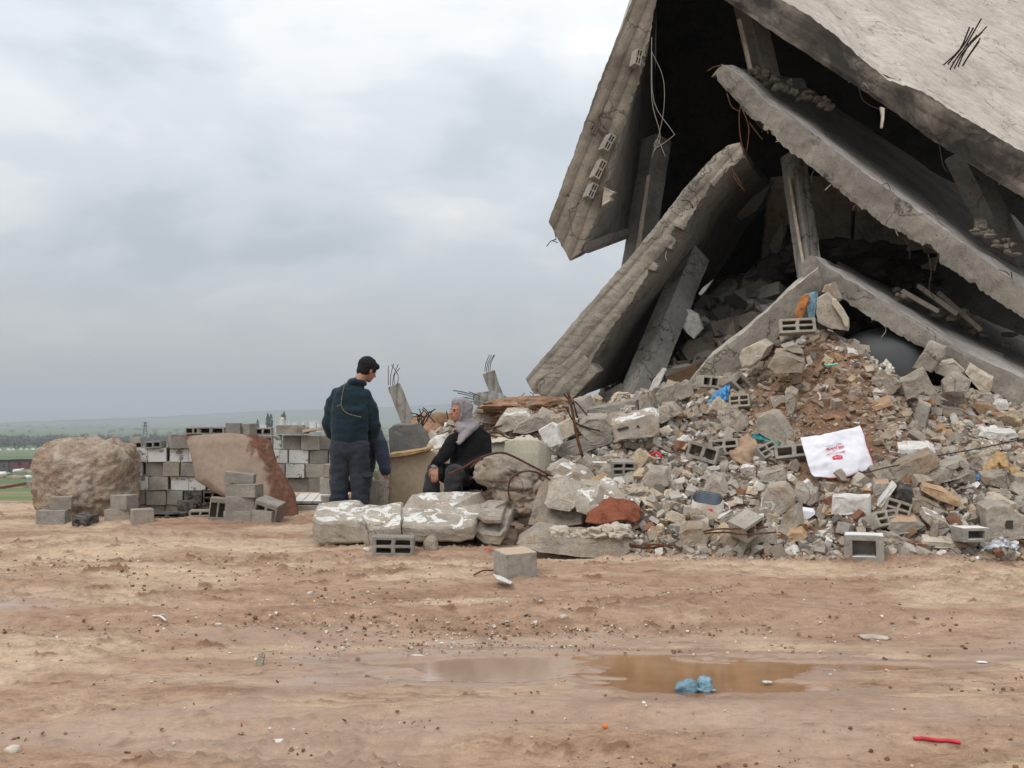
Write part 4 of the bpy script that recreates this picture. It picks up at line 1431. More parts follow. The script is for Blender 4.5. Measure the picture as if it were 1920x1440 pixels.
Yp = 16.0
post((738, 722, Yp), (778, 822, Yp), 0.165, 'leaning pale concrete post with bare rebar behind the standing man',
     [[(728 + i * 4, 722, Yp - 0.1 + 0.05 * (i % 2)), (728 + i * 4 + rng.uniform(-2, 4), 704, Yp), (x, y, Yp)] for i, (x, y) in enumerate(((728, 686), (738, 682), (747, 683), (750, 690), (734, 684)))], 3)
post((916, 697, 19.0), (940, 766, 19.0), 0.175, 'leaning pale concrete post with bare rebar behind the seated woman',
     [[(909 + i * 3.2, 697, 19), (911 + i * 3, 682, 19), (x, y, 19)] for i, (x, y) in enumerate(((918, 665), (922, 666), (926, 666), (928, 665)))], 5)
# beam with splayed bars right of the scarf
tb = thing('concrete_beam', 'tilted concrete beam end with thin bars sticking out, behind the scarf', 'concrete beam', at(905, 770, 15))
poly_block('shaft', [(886, 742, 15), (893, 737, 15), (930, 757, 15), (928, 772, 15), (905, 766, 15), (886, 758, 15)], (0.3, 0.4, 0.05), M['column_pale'], tb, step=0.05)
for (x0, y0, x1, y1) in ((890, 741, 850, 732), (889, 745, 858, 737), (888, 749, 868, 745), (887, 753, 874, 752), (900, 744, 880, 735)):
    rod('rebar', [at(x0, y0, 15), at((x0 + x1) / 2, (y0 + y1) / 2 - 1, 15), at(x1, y1, 14.9)], 0.007, M['rebar_dark'], tb, k=2)
t2 = poly_block('concrete_beam', [(943, 757, 15.5), (976, 744, 15.5), (982, 748, 15.5), (978, 756, 15.5), (955, 768, 15.5)], (0.3, 0.5, 0.03), M['column_pale'], step=0.06)
tag(t2, 'short pale beam end lying right of the farther leaning post', 'concrete beam')
tw = rods('wire_tangle', [[at(976 + rng.uniform(-8, 18), 758 + rng.uniform(-8, 8), 13 + rng.random()) for _ in range(5)] for _ in range(9)] +
          [[at(960, 757, 14), at(975, 745, 14), at(984, 737, 14)], [at(985, 756, 13.5), at(1000, 742, 13.5), at(994, 735, 13.5)]], 0.005, M['rebar_dark'])
tag(tw, 'tangle of thin dark wire at the foot of the lower left slab', 'wire')
tw = rods('dead_branches', [[at(788 + rng.uniform(-6, 6), 800, 14), at(786 + 9 * math.sin(i) + i, 785 - rng.random() * 6, 14), at(770 + i * 5.2, 765 + rng.random() * 16, 14)] for i in range(10)] +
          [[at(800, 790, 14), at(803, 775, 14), at(793, 764, 14)], [at(842, 794, 14), at(839, 782, 14), at(837, 771, 14)], [at(816, 793, 14), at(800, 775, 14), at(791, 767, 14)]], 0.008, M['rebar_dark'])
tag(tw, 'bare dark twigs and bars beside the leaning post behind the men', 'branches')

# ------------------------------------------------------------------ people
def tube_closed(pts, rad, seg=14, ref=(1, 0, 0)):
    """closed limb with rounded ends; rad: scalar or (r_along_ref, r_other) per point"""
    P = [Vector(p) for p in pts]
    Rr = [(r if isinstance(r, tuple) else (r, r)) for r in rad]
    # round caps
    d0 = (P[0] - P[1]).normalized()
    d1 = (P[-1] - P[-2]).normalized()
    r0, r1 = min(Rr[0]), min(Rr[-1])
    P2 = [P[0] + d0 * r0 * 0.85, P[0] + d0 * r0 * 0.5] + P + [P[-1] + d1 * r1 * 0.5, P[-1] + d1 * r1 * 0.85]
    R2 = [tuple(a * 0.45 for a in Rr[0]), tuple(a * 0.85 for a in Rr[0])] + Rr + [tuple(a * 0.85 for a in Rr[-1]), tuple(a * 0.45 for a in Rr[-1])]
    verts, faces = [], []
    rf = Vector(ref)
    n = len(P2)
    for i in range(n):
        t = (P2[min(i + 1, n - 1)] - P2[max(i - 1, 0)]).normalized()
        x = (rf - t * rf.dot(t)).normalized()
        y = t.cross(x)
        for k in range(seg):
            an = 2 * math.pi * k / seg
            verts.append(P2[i] + x * math.cos(an) * R2[i][0] + y * math.sin(an) * R2[i][1])
    for i in range(n - 1):
        for k in range(seg):
            j = (k + 1) % seg
            faces.append([i * seg + k, i * seg + j, (i + 1) * seg + j, (i + 1) * seg + k])
    faces.append(list(range(seg))[::-1])
    faces.append(list(range((n - 1) * seg, n * seg)))
    return verts, faces


def ell(c, r, Rm=None, sub=2):
    v, f = ico(sub)
    Rm = Rm or Matrix.Identity(3)
    return [Vector(c) + Rm @ Vector((p.x * r[0], p.y * r[1], p.z * r[2])) for p in v], f


def fuse(name, parts, mat, parent, voxel=0.012, smooth=6, folds=0.0, fsc=6, fdir=None, fn=None):
    """all limbs become ONE continuous surface (voxel remesh), smoothed; folds ripple the cloth"""
    V, F = [], []
    for v, f in parts:
        b = len(V)
        V += v
        F += [[b + i for i in ff] for ff in f]
    o = obj(name, V, F, mat, parent)
    md = o.modifiers.new('r', 'REMESH')
    md.mode = 'VOXEL'
    md.voxel_size = voxel
    md2 = o.modifiers.new('s', 'SMOOTH')
    md2.iterations = smooth
    md2.factor = 0.5
    dg = bpy.context.evaluated_depsgraph_get()
    me = bpy.data.meshes.new_from_object(o.evaluated_get(dg))
    o.modifiers.clear()
    o.data = me
    me.materials.clear()
    me.materials.append(mat)
    off = parent_world(o)
    if folds or fn:
        nv = len(me.vertices)
        co = np.zeros(nv * 3)
        no = np.zeros(nv * 3)
        me.vertices.foreach_get('co', co)
        me.vertices.foreach_get('normal', no)
        co = co.reshape(-1, 3)
        no = no.reshape(-1, 3)
        for i in range(nv):
            p = co[i]
            if folds:
                q = Vector((p[0] * fsc, p[1] * fsc, p[2] * fsc * 1.6))
                a = mnoise.noise(q)
                b_ = mnoise.noise(q * 2.3 + Vector((5, 1, 2)))
                co[i] = p + no[i] * folds * ((1 - abs(a) * 2.6) * 0.7 + 0.45 * b_)
            if fn:
                co[i] = fn(co[i], no[i])
        me.vertices.foreach_set('co', co.ravel())
    me.polygons.foreach_set('use_smooth', [True] * len(me.polygons))
    me.update()
    return o


def head_parts(Rm, c, s=1.0):
    """Rm columns: right, forward, up; c: base of the chin/neck joint"""
    def P(x, y, z):
        return Vector(c) + Rm @ (Vector((x, y, z)) * s)

    def e(x, y, z, a, b_, d, sub=2):
        return ell(P(x, y, z), (a * s, b_ * s, d * s), Rm, sub)
    out = [e(0, -0.012, 0.135, .074, .094, .090, 3), e(0, .028, .075, .058, .064, .080, 3), e(0, .062, .022, .028, .026, .024),
           e(0, .066, .128, .055, .026, .018), e(.034, .066, .092, .02, .018, .02), e(-.034, .066, .092, .02, .018, .02),
           e(0, .086, .054, .024, .012, .008), e(0, .084, .044, .020, .012, .008)]
    out.append(tube_closed([P(0, .088, .122), P(0, .103, .095), P(0, .108, .084)], [.008 * s, .012 * s, .015 * s], 8, tuple(Rm @ Vector((1, 0, 0)))))
    for sx in (-1, 1):
        out.append(e(sx * .078, -.008, .100, .010, .020, .031))
        out.append(e(sx * .080, -.004, .080, .008, .012, .012))
    return out, P


def hand_parts(wrist, d, nrm, side, curl=0.35, s=1.0):
    """wrist point, finger direction, palm normal; side=+1: thumb towards d x nrm"""
    d = Vector(d).normalized()
    nrm = Vector(nrm)
    nrm = (nrm - d * nrm.dot(d)).normalized()
    sd = d.cross(nrm) * side
    wrist = Vector(wrist)
    out = [tube_closed([wrist - d * .02, wrist + d * .02 * s, wrist + d * .085 * s], [(.026 * s, .018 * s), (.034 * s, .017 * s), (.040 * s, .014 * s)], 12, tuple(sd))]
    for k, (o_, ln) in enumerate(((.030, .068), (.010, .078), (-.011, .072), (-.031, .056))):
        p = wrist + d * .085 * s + sd * o_ * s
        a = d.copy()
        pts = [p - d * .015, p]
        for j, fr in enumerate((.45, .32, .25)):
            a = (a * math.cos(curl * (0.6 + .3 * j + .1 * k)) + nrm * math.sin(curl * (0.6 + .3 * j + .1 * k))).normalized()
            p = p + a * ln * fr * s
            pts.append(p)
        out.append(tube_closed(pts, [.0095 * s, .0095 * s, .009 * s, .0082 * s, .007 * s], 8, tuple(sd)))
    p = wrist + d * .02 * s + sd * .028 * s
    out.append(tube_closed([p, p + (sd * .7 + d * .6) * .035 * s, p + (sd * .75 + d * 1.4 + nrm * .3) * .036 * s, p + (sd * .8 + d * 2.0 + nrm * .7) * .036 * s], [.015 * s, .012 * s, .010 * s, .008 * s], 8, tuple(nrm)))
    return out


def frame(fwd, up=(0, 0, 1)):
    f = Vector(fwd).normalized()
    u = Vector(up)
    r = f.cross(u).normalized()
    u = r.cross(f)
    return Matrix((r, f, u)).transposed()


def make_person(label, base):
    return thing('person', label, 'person', base)


# --- the standing man, seen from behind; local x right, y away, z up
def standing_man():
    by = 10.25
    bx = at(655, 900, by).x
    bz = surf_z(bx, by)
    B0 = Vector((bx, by, bz))
    t = make_person('man in dark teal jacket and slate cargo trousers standing with his back turned', B0)
    S = lambda x, y, z: B0 + Vector((x, y, z)) * 1.035
    Rm = frame((0.60, 0.62, -0.34), (0.30, 0.1, 1))
    hc = S(0.125, 0.07, 1.505)
    hp, HP = head_parts(Rm, hc)
    # body: one continuous figure inside the clothes
    parts = list(hp)
    parts.append(tube_closed([S(.045, .0, 1.42), S(.09, .03, 1.50), S(.135, .06, 1.58)], [.062, .056, .056]))
    parts.append(tube_closed([S(0, 0, .90), S(0, -.01, 1.1), S(.01, 0, 1.32), S(.03, .0, 1.42)], [(.14, .10), (.13, .10), (.16, .10), (.10, .07)]))
    for sx in (-1, 1):
        hx = .10 * sx
        parts.append(tube_closed([S(hx * .9, 0, .92), S(hx * 1.0, .01, .50), S(hx * .95, -.01, .08)], [.085, .055, .042]))
        parts.append(tube_closed([S(hx * .95, -.05, .045), S(hx * 1.05, .16, .035)], [(.042, .035), (.045, .028)]))
    LA = [S(-.14, .0, 1.36), S(-.205, .03, 1.07), S(-.15, .20, .94)]
    RA = [S(.175, .02, 1.35), S(.225, .06, 1.05), S(.16, .20, .94)]
    for A in (LA, RA):
        parts.append(tube_closed(A, [.036, .034, .030]))
    parts += hand_parts(LA[-1], (.7, .5, -.5), (0, -1, -.5), 1, .5)
    parts += hand_parts(RA[-1], (-.7, .5, -.5), (0, -1, -.5), -1, .5)
    fuse('body', parts, M['skin'], t, .0075, 3)
    # hair
    hv = [ell(HP(0, -.026, .150), (.086, .102, .093), Rm, 3), ell(HP(0, -.050, .088), (.074, .062, .072), Rm, 3), ell(HP(0, .060, .178), (.062, .042, .036), Rm, 3),
          ell(HP(.070, .012, .135), (.018, .034, .042), Rm, 2), ell(HP(-.070, .012, .135), (.018, .034, .042), Rm, 2)]
    fuse('hair', hv, M['hair'], t, .006, 3, .007, 34)
    # jacket
    jp = [tube_closed([S(0, -.005, .955), S(0, -.01, 1.03), S(0, -.02, 1.2), S(.01, -.015, 1.36), S(.04, .0, 1.44)], [(.175, .135), (.185, .145), (.19, .15), (.165, .12), (.09, .08)], 20),
          tube_closed([S(0, 0, .915), S(0, 0, .94)], [(.18, .13), (.185, .135)], 20),
          tube_closed([S(-.120, .0, 1.355), S(-.170, .01, 1.26), S(-.212, .03, 1.07), S(-.195, .12, .98), S(-.15, .19, .935)], [.074, .074, .068, .060, .052]),
          tube_closed([S(.145, .01, 1.345), S(.195, .03, 1.24), S(.232, .06, 1.05), S(.205, .14, .97), S(.16, .20, .935)], [.074, .074, .068, .060, .052]),
          tube_closed([S(.050, .005, 1.425), S(.078, .02, 1.462)], [(.085, .075), (.072, .066)], 18)]
    fuse('jacket', jp, M['jacket'], t, .011, 5, .012, 6)
    fuse('collar', [tube_closed(smooth_path([S(-.005, -.055, 1.475), S(.03, -.088, 1.478), S(.085, -.082, 1.483), S(.135, -.045, 1.478), S(.155, .01, 1.462)], 4), [(.026, .012)] * 17, 10, (0, 0, 1))], M['jacket'], t, .007, 2)
    # pale seam line of a cord on the back
    def onback(px, py):
        p = at(px, py, by - .175)
        dx = (p.x - B0.x)
        yy = by - .175 + .55 * dx * dx * 1.6
        return at(px, py, yy)
    pts = [(647, 715), (643, 733), (640, 750), (640, 760), (645, 770), (654, 776), (664, 779), (677, 782)]
    rod('cord', [onback(*p) for p in pts], .0026, M['straw'], t, k=4)
    rod('cord', [onback(*p) for p in ((632, 762), (637, 759), (641, 761))], .0026, M['straw'], t, k=4)
    tp = [tube_closed([S(0, 0, .93), S(0, .0, .82)], [(.165, .12), (.175, .13)], 18)]
    for sx in (-1, 1):
        tp.append(tube_closed([S(.085 * sx, 0, .86), S(.098 * sx, .01, .62), S(.105 * sx, .0, .42), S(.108 * sx, -.01, .20), S(.108 * sx, .0, .07)], [(.110, .12), (.098, .105), (.085, .09), (.082, .088), (.085, .092)], 16))
    # cargo pocket on the right thigh
    tp.append(ell(S(.185, .02, .53), (.035, .07, .09), None, 2))
    tro = fuse('trousers', tp, M['trousers'], t, .011, 4, .014, 7)
    poly_block('pocket_flap', [tuple(S(.135, -.095, .60)), tuple(S(.215, -.065, .60)), tuple(S(.215, -.07, .565)), tuple(S(.18, -.09, .552)), tuple(S(.135, -.10, .565))], (0.02, .05, 0), M['trousers'], tro, step=.02, jag=.003, bev=.006, world=True)
    for sx in (-1, 1):
        fuse('shoe', [tube_closed([S(.105 * sx, -.08, .045), S(.115 * sx, .07, .045), S(.125 * sx, .17, .035)], [(.048, .042), (.052, .042), (.042, .03)]), tube_closed([S(.105 * sx, -.05, .05), S(.105 * sx, -.045, .12)], [.05, .05])], M['black'], t, .009, 3)
    return t


standing_man()


def bent_man():
    by = 10.85
    bx = at(672, 900, by).x
    bz = surf_z(bx, by)
    B0 = Vector((bx, by, bz))
    k = by / FPX
    t = make_person('crouching man in a blue-grey jacket behind the standing man, reaching down to an upright block', B0)
    S = lambda x, y, z: B0 + Vector((x, y, z))
    PX = lambda px, py, dy=0: at(px, py, by + dy)
    sh = PX(702, 808, -.05)
    el = PX(716, 848, -.10)
    wr = PX(722, 888, -.16)
    hip = S(-.05, .05, .52)
    Rm = frame((0.45, -.45, -.75), (0.4, -.4, 1))
    hp, HP = head_parts(Rm, S(.02, -.12, .93))
    parts = list(hp)
    parts.append(tube_closed([S(.02, .0, .96), S(.03, -.08, 1.0)], [.055, .052]))
    parts.append(tube_closed([hip, S(0, .02, .75), S(.04, 0, .95)], [(.15, .11), (.13, .10), (.16, .10)]))
    lsh = S(-.15, .12, .95)
    parts.append(tube_closed([sh, el, wr], [.05, .042, .03]))
    parts.append(tube_closed([lsh, S(-.22, -.05, .72), S(-.08, -.22, .55)], [.05, .042, .03]))
    parts += hand_parts(wr, (.22, -.1, -1), (.9, -.2, .2), -1, .3, 1.12)
    parts += hand_parts(S(-.08, -.22, .55), (.6, -.6, -.4), (0, 0, -1), 1, .4)
    for sx in (-1, 1):
        kn = S(.13 * sx - .02, -.30, .42)
        an = S(.13 * sx - .04, -.02, .07)
        parts.append(tube_closed([hip + Vector((.08 * sx, 0, -.04)), kn, an], [.085, .058, .042]))
        parts.append(tube_closed([an, an + Vector((0.02, -.16, -.035))], [.04, .03]))
    fuse('body', parts, M['skin'], t, .0075, 3)
    fuse('hair', [ell(HP(0, -.026, .148), (.085, .100, .090), Rm, 3), ell(HP(0, -.05, .10), (.076, .07, .07), Rm, 3)], M['hair'], t, .007, 3, .004, 50)
    jp = [tube_closed([hip, S(-.02, .04, .72), S(.03, .02, .92), S(.04, -.02, 1.0)], [(.20, .17), (.20, .17), (.20, .15), (.11, .09)], 18),
          tube_closed([S(.10, 0, .93), sh, PX(712, 832, -.08), el, wr + Vector((0, 0, .03))], [.10, .088, .080, .074, .056]),
          tube_closed([S(-.05, .06, .92), lsh, S(-.22, -.05, .72), S(-.10, -.20, .57)], [.10, .09, .075, .052])]
    fuse('jacket', jp, M['jacket2'], t, .011, 5, .010, 7)
    cf = tube_closed([wr + Vector((-.002, 0, .034)), wr + Vector((.001, 0, .005))], [.047, .044])
    fuse('cuff', [cf], M['cuff'], t, .007, 2)
    tp = [tube_closed([hip, hip - Vector((0, 0, .03))], [(.18, .15), (.18, .15)])]
    for sx in (-1, 1):
        kn = S(.13 * sx - .02, -.30, .42)
        an = S(.13 * sx - .04, -.02, .10)
        tp.append(tube_closed([hip + Vector((.08 * sx, 0, -.04)), kn, an], [.115, .088, .07]))
    fuse('trousers', tp, M['trousers'], t, .012, 4, .01, 7)
    for sx in (-1, 1):
        an = S(.13 * sx - .04, -.02, .05)
        fuse('shoe', [tube_closed([an + Vector((0, .05, 0)), an + Vector((.02, -.17, -.01))], [(.048, .045), (.045, .032)])], M['black'], t, .009, 3)
    return t


bent_man()


def seated_woman():
    by = 10.45
    PX = lambda px, py, dy=0.0: at(px, py, by + dy)
    base = PX(868, 900, 0)
    bz = surf_z(base.x, by)
    B0 = Vector((base.x, by, bz))
    t = make_person('woman in a grey headscarf and loose black clothes sitting on a stone, facing left', B0)
    fwd = Vector((-.80, -.60, -.03))
    Rm = frame(fwd, (-.02, 0, 1))
    hc = PX(862, 790, -.02)
    hp, HP = head_parts(Rm, hc, 1.0)
    hip = PX(885, 888, .05)
    shc = PX(880, 812, .03)
    shL = PX(850, 825, -.06)      # arm towards the camera's left
    shR = PX(905, 822, .10)
    parts = list(hp)
    parts.append(tube_closed([PX(875, 808, .03), PX(869, 785, .0)], [.055, .05]))
    parts.append(tube_closed([hip, PX(884, 850, .04), shc], [(.15, .12), (.13, .11), (.10, .07)]))
    elL = PX(833, 853, -.20)
    wrL = PX(816, 875, -.30)
    elR = PX(900, 868, -.12)
    wrR = PX(862, 884, -.28)
    parts.append(tube_closed([shL, elL, wrL], [.045, .037, .027]))
    parts.append(tube_closed([shR + Vector((-.02, 0, -.02)), elR, wrR], [.035, .033, .027]))
    parts += hand_parts(wrL, (-.05, -.35, -.9), (.3, .9, -.2), -1, .35, 1.05)
    parts += hand_parts(wrR, (-.9, -.3, -.3), (0, .2, -1), 1, .35, 1.0)
    kn1, an1 = PX(812, 885, -.22), PX(808, 945, -.16)
    kn2, an2 = PX(850, 888, -.34), PX(850, 950, -.28)
    for kn, an, o_ in ((kn1, an1, -.07), (kn2, an2, .07)):
        parts.append(tube_closed([hip + Vector((o_, -.02, -.03)), kn, an], [.085, .058, .040]))
        parts.append(tube_closed([an, an + Vector((-.12, -.06, -.03))], [.038, .03]))
    fuse('body', parts, M['skin'], t, .007, 2)
    for sx in (-1, 1):
        e_ = obj('eye', *ell(HP(sx * .031, .083, .108), (.012, .007, .006), Rm, 1), M['black'], t)
        b_ = obj('eyebrow', *ell(HP(sx * .033, .089, .126), (.017, .006, .0035), Rm, 1), M['hair'], t)
    # headscarf: hood plus wrap round the neck
    def hood(p, n_):
        return p
    hd = [ell(HP(0, -.046, .138), (.096, .110, .110), Rm, 3), ell(HP(0, -.055, .07), (.092, .090, .10), Rm, 3)]
    # open rim framing the face
    rim = [HP(.0, .038, .238), HP(.055, .036, .218), HP(.083, .034, .165), HP(.086, .030, .10), HP(.066, .030, .04), HP(.03, .040, .000), HP(0, .045, -.010),
           HP(-.03, .040, .000), HP(-.066, .030, .04), HP(-.086, .022, .10), HP(-.083, .028, .165), HP(-.055, .036, .218), HP(.0, .038, .238)]
    hd.append(tube_closed(smooth_path(rim, 4), [.011] * (12 * 4 + 1), 8, (.3, .5, .8)))
    hd.append(ell(HP(0, -.002, .196), (.086, .080, .052), Rm, 3))
    hd.append(ell(HP(0, -.018, .095), (.093, .066, .105), Rm, 3))
    hd.append(tube_closed([HP(0, -.045, .03), PX(880, 800, .02)], [(.080, .080), (.095, .085)], 18))
    hd.append(tube_closed([PX(890, 797, .03), PX(878, 806, -.05), PX(869, 817, -.12), PX(861, 831, -.175)], [(.055, .06), (.090, .050), (.070, .035), (.026, .018)], 18, (.8, -.2, .5)))
    hd.append(tube_closed([HP(0, .012, -.018), PX(869, 804, -.08)], [(.055, .042), (.07, .05)], 14))
    hd.append(tube_closed([HP(.07, -.03, .06), PX(880, 797, -.04), PX(888, 802, .0)], [(.03, .04), (.04, .035), (.035, .03)], 12))
    fuse('headscarf', hd, M['scarf'], t, .008, 4, .005, 12)
    # loose black top
    jp = [tube_closed([hip + Vector((0, 0, -.06)), PX(884, 870, .02), PX(882, 845, .02), PX(881, 822, .02), PX(878, 808, .02)], [(.22, .19), (.225, .19), (.205, .17), (.17, .13), (.10, .09)], 20),
          tube_closed([PX(868, 820, .0), shL, PX(840, 840, -.13), elL, wrL + Vector((.005, 0, .03))], [.075, .072, .070, .066, .050]),
          tube_closed([PX(890, 813, .04), shR, PX(906, 850, .0), elR, wrR + Vector((.02, 0, 0))], [.10, .095, .09, .08, .052]),
          tube_closed([PX(870, 885, -.10), PX(838, 884, -.20)], [(.14, .11), (.11, .075)], 16)]
    fuse('blouse', jp, M['blackwool'], t, .011, 6, .007, 7)
    fuse('cuff', [tube_closed([wrL + Vector((.003, 0, .03)), wrL + Vector((-.001, 0, .006))], [.044, .042])], M['cuff'], t, .006, 2)
    tp = [tube_closed([hip + Vector((.02, 0, -.05)), PX(845, 893, -.15)], [(.17, .12), (.15, .09)])]
    for kn, an in ((kn1, an1), (kn2, an2)):
        tp.append(tube_closed([hip, kn, kn.lerp(an, .5), an], [.10, .092, .090, .085]))
    fuse('trousers', tp, M['skirt'], t, .012, 4, .012, 6)
    for an in (an1, an2):
        fuse('shoe', [tube_closed([an + Vector((.03, .02, -.02)), an + Vector((-.13, -.07, -.035))], [(.045, .04), (.04, .03)])], M['black'], t, .009, 3)
    btn = [PX(856, 815, -.24), PX(857, 829, -.25), PX(856, 836, -.26)]
    obj('brooch', *ell(PX(857, 829, -.262), (.012, .006, .010), None, 2), M['straw'], t, smooth=True)
    # stone she sits on
    st = rock('seat_stone', (hip.x + .02, by + .02, bz), (.26, .24, hip.z - bz - .10), M['conc_brown'], sub=3, amp=.15, seed=4)
    tag(st, 'brown stone the seated woman sits on', 'stone')
    return t


seated_woman()

# ------------------------------------------------------------------ left: boulder, block walls, rusty sheet
bb = at(156, 983, 11.7)
def bfn(q):
    q = q.copy()
    n_ = q.normalized()
    k = 1.0
    if q.x < 0.1:      # ribbed left flank
        k -= 0.035 * (1 - abs(math.sin(q.x * 7.0 + 0.6 * nz(q, 1.0, 3)))) ** 2 * min(1, (0.1 - q.x) * 3)
    # broken hollows on the right face
    h_ = nz(q, 2.4, 31)
    k -= 0.16 * max(0, h_ - 0.12)
    k += 0.030 * nz(q, 9, 5) + 0.018 * nz(q, 21, 6)
    q = q * k
    q.z = max(q.z, -0.95)
    return q


bo = rock('boulder', bb + Vector((0, .1, .46)), (.54, .48, .52), M['boulder'], sub=6, amp=.09, sc=1.5, seed=12.5, sq=3.5, fn=bfn)
tag(bo, 'big earth-stained conglomerate boulder at the left end of the block wall', 'boulder')


def course_wall(label, x0px, x1px, base_py, Y0, Y1, tops, ch, wmin, wmax, seed, yaw, name='block_wall'):
    """dry-stacked block wall; tops: list of (px, number of courses)"""
    r = random.Random(seed)
    p0, p1 = at(x0px, base_py, Y0), at(x1px, base_py, Y1)
    t = thing(name, label, 'block wall', p0)
    L = (p1 - p0).length
    dirv = (p1 - p0).normalized()
    ang = math.atan2(dirv.y, dirv.x)
    nmax = math.ceil(max(c for _, c in tops))
    for k in range(nmax):
        s = -r.random() * .1 if k % 2 else 0
        while s < L:
            wd = r.uniform(wmin, wmax)
            cpx = x0px + (x1px - x0px) * (s + wd / 2) / L
            cc = np.interp(cpx, [a for a, _ in tops], [c for _, c in tops])
            if k + 1 <= round(float(cc)):
                p = p0 + dirv * (s + wd / 2) + Vector((0, 0, 1)) * (k * ch)
                p.z = p0.z + k * ch + (p1.z - p0.z) * (s / L)
                kind = 'solid'
                mt = 'block_white' if r.random() < 0.36 and 0 < k < nmax - 1 else 'block'
                if k == 1 and r.random() < 0.35 and seed == 1:
                    kind, mt = 'four', 'block'
                if k == nmax - 1:
                    kind = r.choice(['two', 'solid', 'four', 'two'])
                    mt = 'block'
                if k <= 1 and 350 < cpx < 440 and seed == 1:
                    mt = 'block_burnt'
                put_block('block', kind, mt, p + Vector((0, r.uniform(-.03, .03), 0)), (wd - r.uniform(.004, .016), .20, ch - r.uniform(.002, .010)),
                          (r.uniform(-.03, .03), r.uniform(-.028, .028), ang + r.uniform(-.07, .07)), t)
            s += wd
    return t


WB = at(247, 968, 12.3)
course_wall('dry-stacked wall of grey and whitewashed blocks beside the boulder, rust sheet leaning on it', 248, 497, 972, 12.3, 12.6,
            [(247, 5), (340, 5), (345, 6), (500, 6)], .172, .185, .235, 1, 0)
course_wall('farther dry-stacked block wall ending behind the standing man, white painted blocks in its middle', 500, 645, 922, 13.35, 13.5,
            [(498, 4.2), (520, 4.2), (545, 4), (650, 4)], .187, .235, .28, 5, 0)


def loose(px, py, Y, wpx, hpx, d, yaw, kind, mat, label, name='concrete_block', roll=0.0, pitch=0.0, group=None, cat='concrete block'):
    p = at(px, py, Y)
    gz = surf_z(p.x, p.y)
    hz_ = m_px(hpx, Y)
    if 0 < p.z - gz < .12:
        hz_ += p.z - gz + .02
        p.z = gz - .02
    o = put_block(name, kind, mat, p, (m_px(wpx, Y), d, hz_), (pitch, roll, yaw), label=label, cat=cat, group=group)
    return o


# loose row on top of the walls
loose(365, 814, 12.35, 28, 13, .2, .1, 'two', 'block', 'hollow block at the left of the top row above the rust sheet')
loose(400, 814, 12.35, 52, 13, .2, -.03, 'two', 'block', 'long hollow block lying on the wall just above the rust sheet')
loose(256, 841, 12.35, 22, 12, .2, .3, 'two', 'block', 'small hollow block on the left end of the block wall, tilted', roll=-.15)
loose(254, 829, 12.4, 18, 9, .12, .2, 'solid', 'block', 'thin broken block piece balanced on the tilted hollow block at the wall end', roll=.1)
loose(333, 840, 12.35, 30, 26, .2, .5, 'solid', 'block', 'turned grey block standing on the wall left of the rust sheet')
loose(292, 840, 12.3, 30, 13, .2, 0, 'two', 'block', 'grey hollow block lying low on the wall above the whitewashed blocks', roll=-.06)
loose(439, 815, 12.35, 27, 22, .2, .1, 'solid', 'block', 'taller grey block on the wall top behind the rust sheet')
loose(464, 816, 12.4, 24, 22, .2, -.2, 'solid', 'block', 'pale grey block right of the taller one on the wall top')
loose(494, 816, 12.9, 33, 14, .2, .12, 'two', 'block', 'hollow block with two round holes on the wall top behind the rust sheet')
loose(545, 813, 13.3, 50, 16, .2, .05, 'solid', 'block', 'long low grey block on top of the farther wall')
loose(568, 813, 13.25, 20, 12, .15, .4, 'solid', 'conc', 'broken grey piece on top of the farther wall')
o = poly_block('board', [(566, 812, 13.1), (566, 806, 13.1), (603, 800, 13.1), (604, 805, 13.1), (580, 809, 13.1)], (.03, .18, .0), M['creamwall'], step=.05, jag=.004, bev=.005)
tag(o, 'light wooden board lying on the farther wall by the standing man', 'board')
# floor tiles lying behind the men
tl = thing('tiled_floor_piece', 'piece of pale tiled floor lying on the ground left of the standing man', 'floor tiles', at(590, 935, 12.6))
for r_ in range(3):
    for c_ in range(5):
        p = at(566 + c_ * 18 - r_ * 3, 948 - r_ * 9, 12.3)
        q = Vector((at(558, 948, 12.2).x + c_ * .125 - r_ * .02, 12.25 + r_ * .26, surf_z(-2.3, 12.3) + .10 + r_ * .012))
        o = put_block('tile', 'solid', 'block_whitetop', q, (.12, .25, .03), (R(3), 0, R(2)), tl)
put_block('tile_bed', 'solid', 'block', Vector((at(590, 948, 12.2).x, 12.5, surf_z(-2.3, 12.3) + .0)), (.68, .8, .095), (R(3), 0, R(2)), tl)

# rusted sheet of metal leaning on the wall
rs, _, _ = sheet('rusted_metal_sheet', [
    [(349, 820, 12.02), (365, 817, 11.98), (430, 811, 11.92), (478, 816, 11.95), (506, 826, 12.02)],
    [(352, 832, 11.97), (366, 832, 11.93), (430, 827, 11.86), (482, 832, 11.9), (511, 838, 11.98)],
    [(361, 860, 11.9), (375, 862, 11.86), (430, 860, 11.8), (490, 860, 11.84), (518, 862, 11.92)],
    [(367, 898, 11.84), (390, 900, 11.76), (440, 900, 11.70), (500, 898, 11.76), (534, 892, 11.86)],
    [(400, 922, 11.78), (425, 928, 11.66), (460, 932, 11.62), (510, 934, 11.66), (554, 928, 11.80)],
    [(470, 955, 11.70), (485, 963, 11.60), (505, 968, 11.56), (530, 972, 11.58), (561, 970, 11.70)]],
    nu=60, nv=44, th=.012, mat=M['rustsheet'], amp=.02, sc=2.6, seed=3)
tag(rs, 'large curved sheet of rust-streaked metal leaning on the block wall', 'metal sheet')

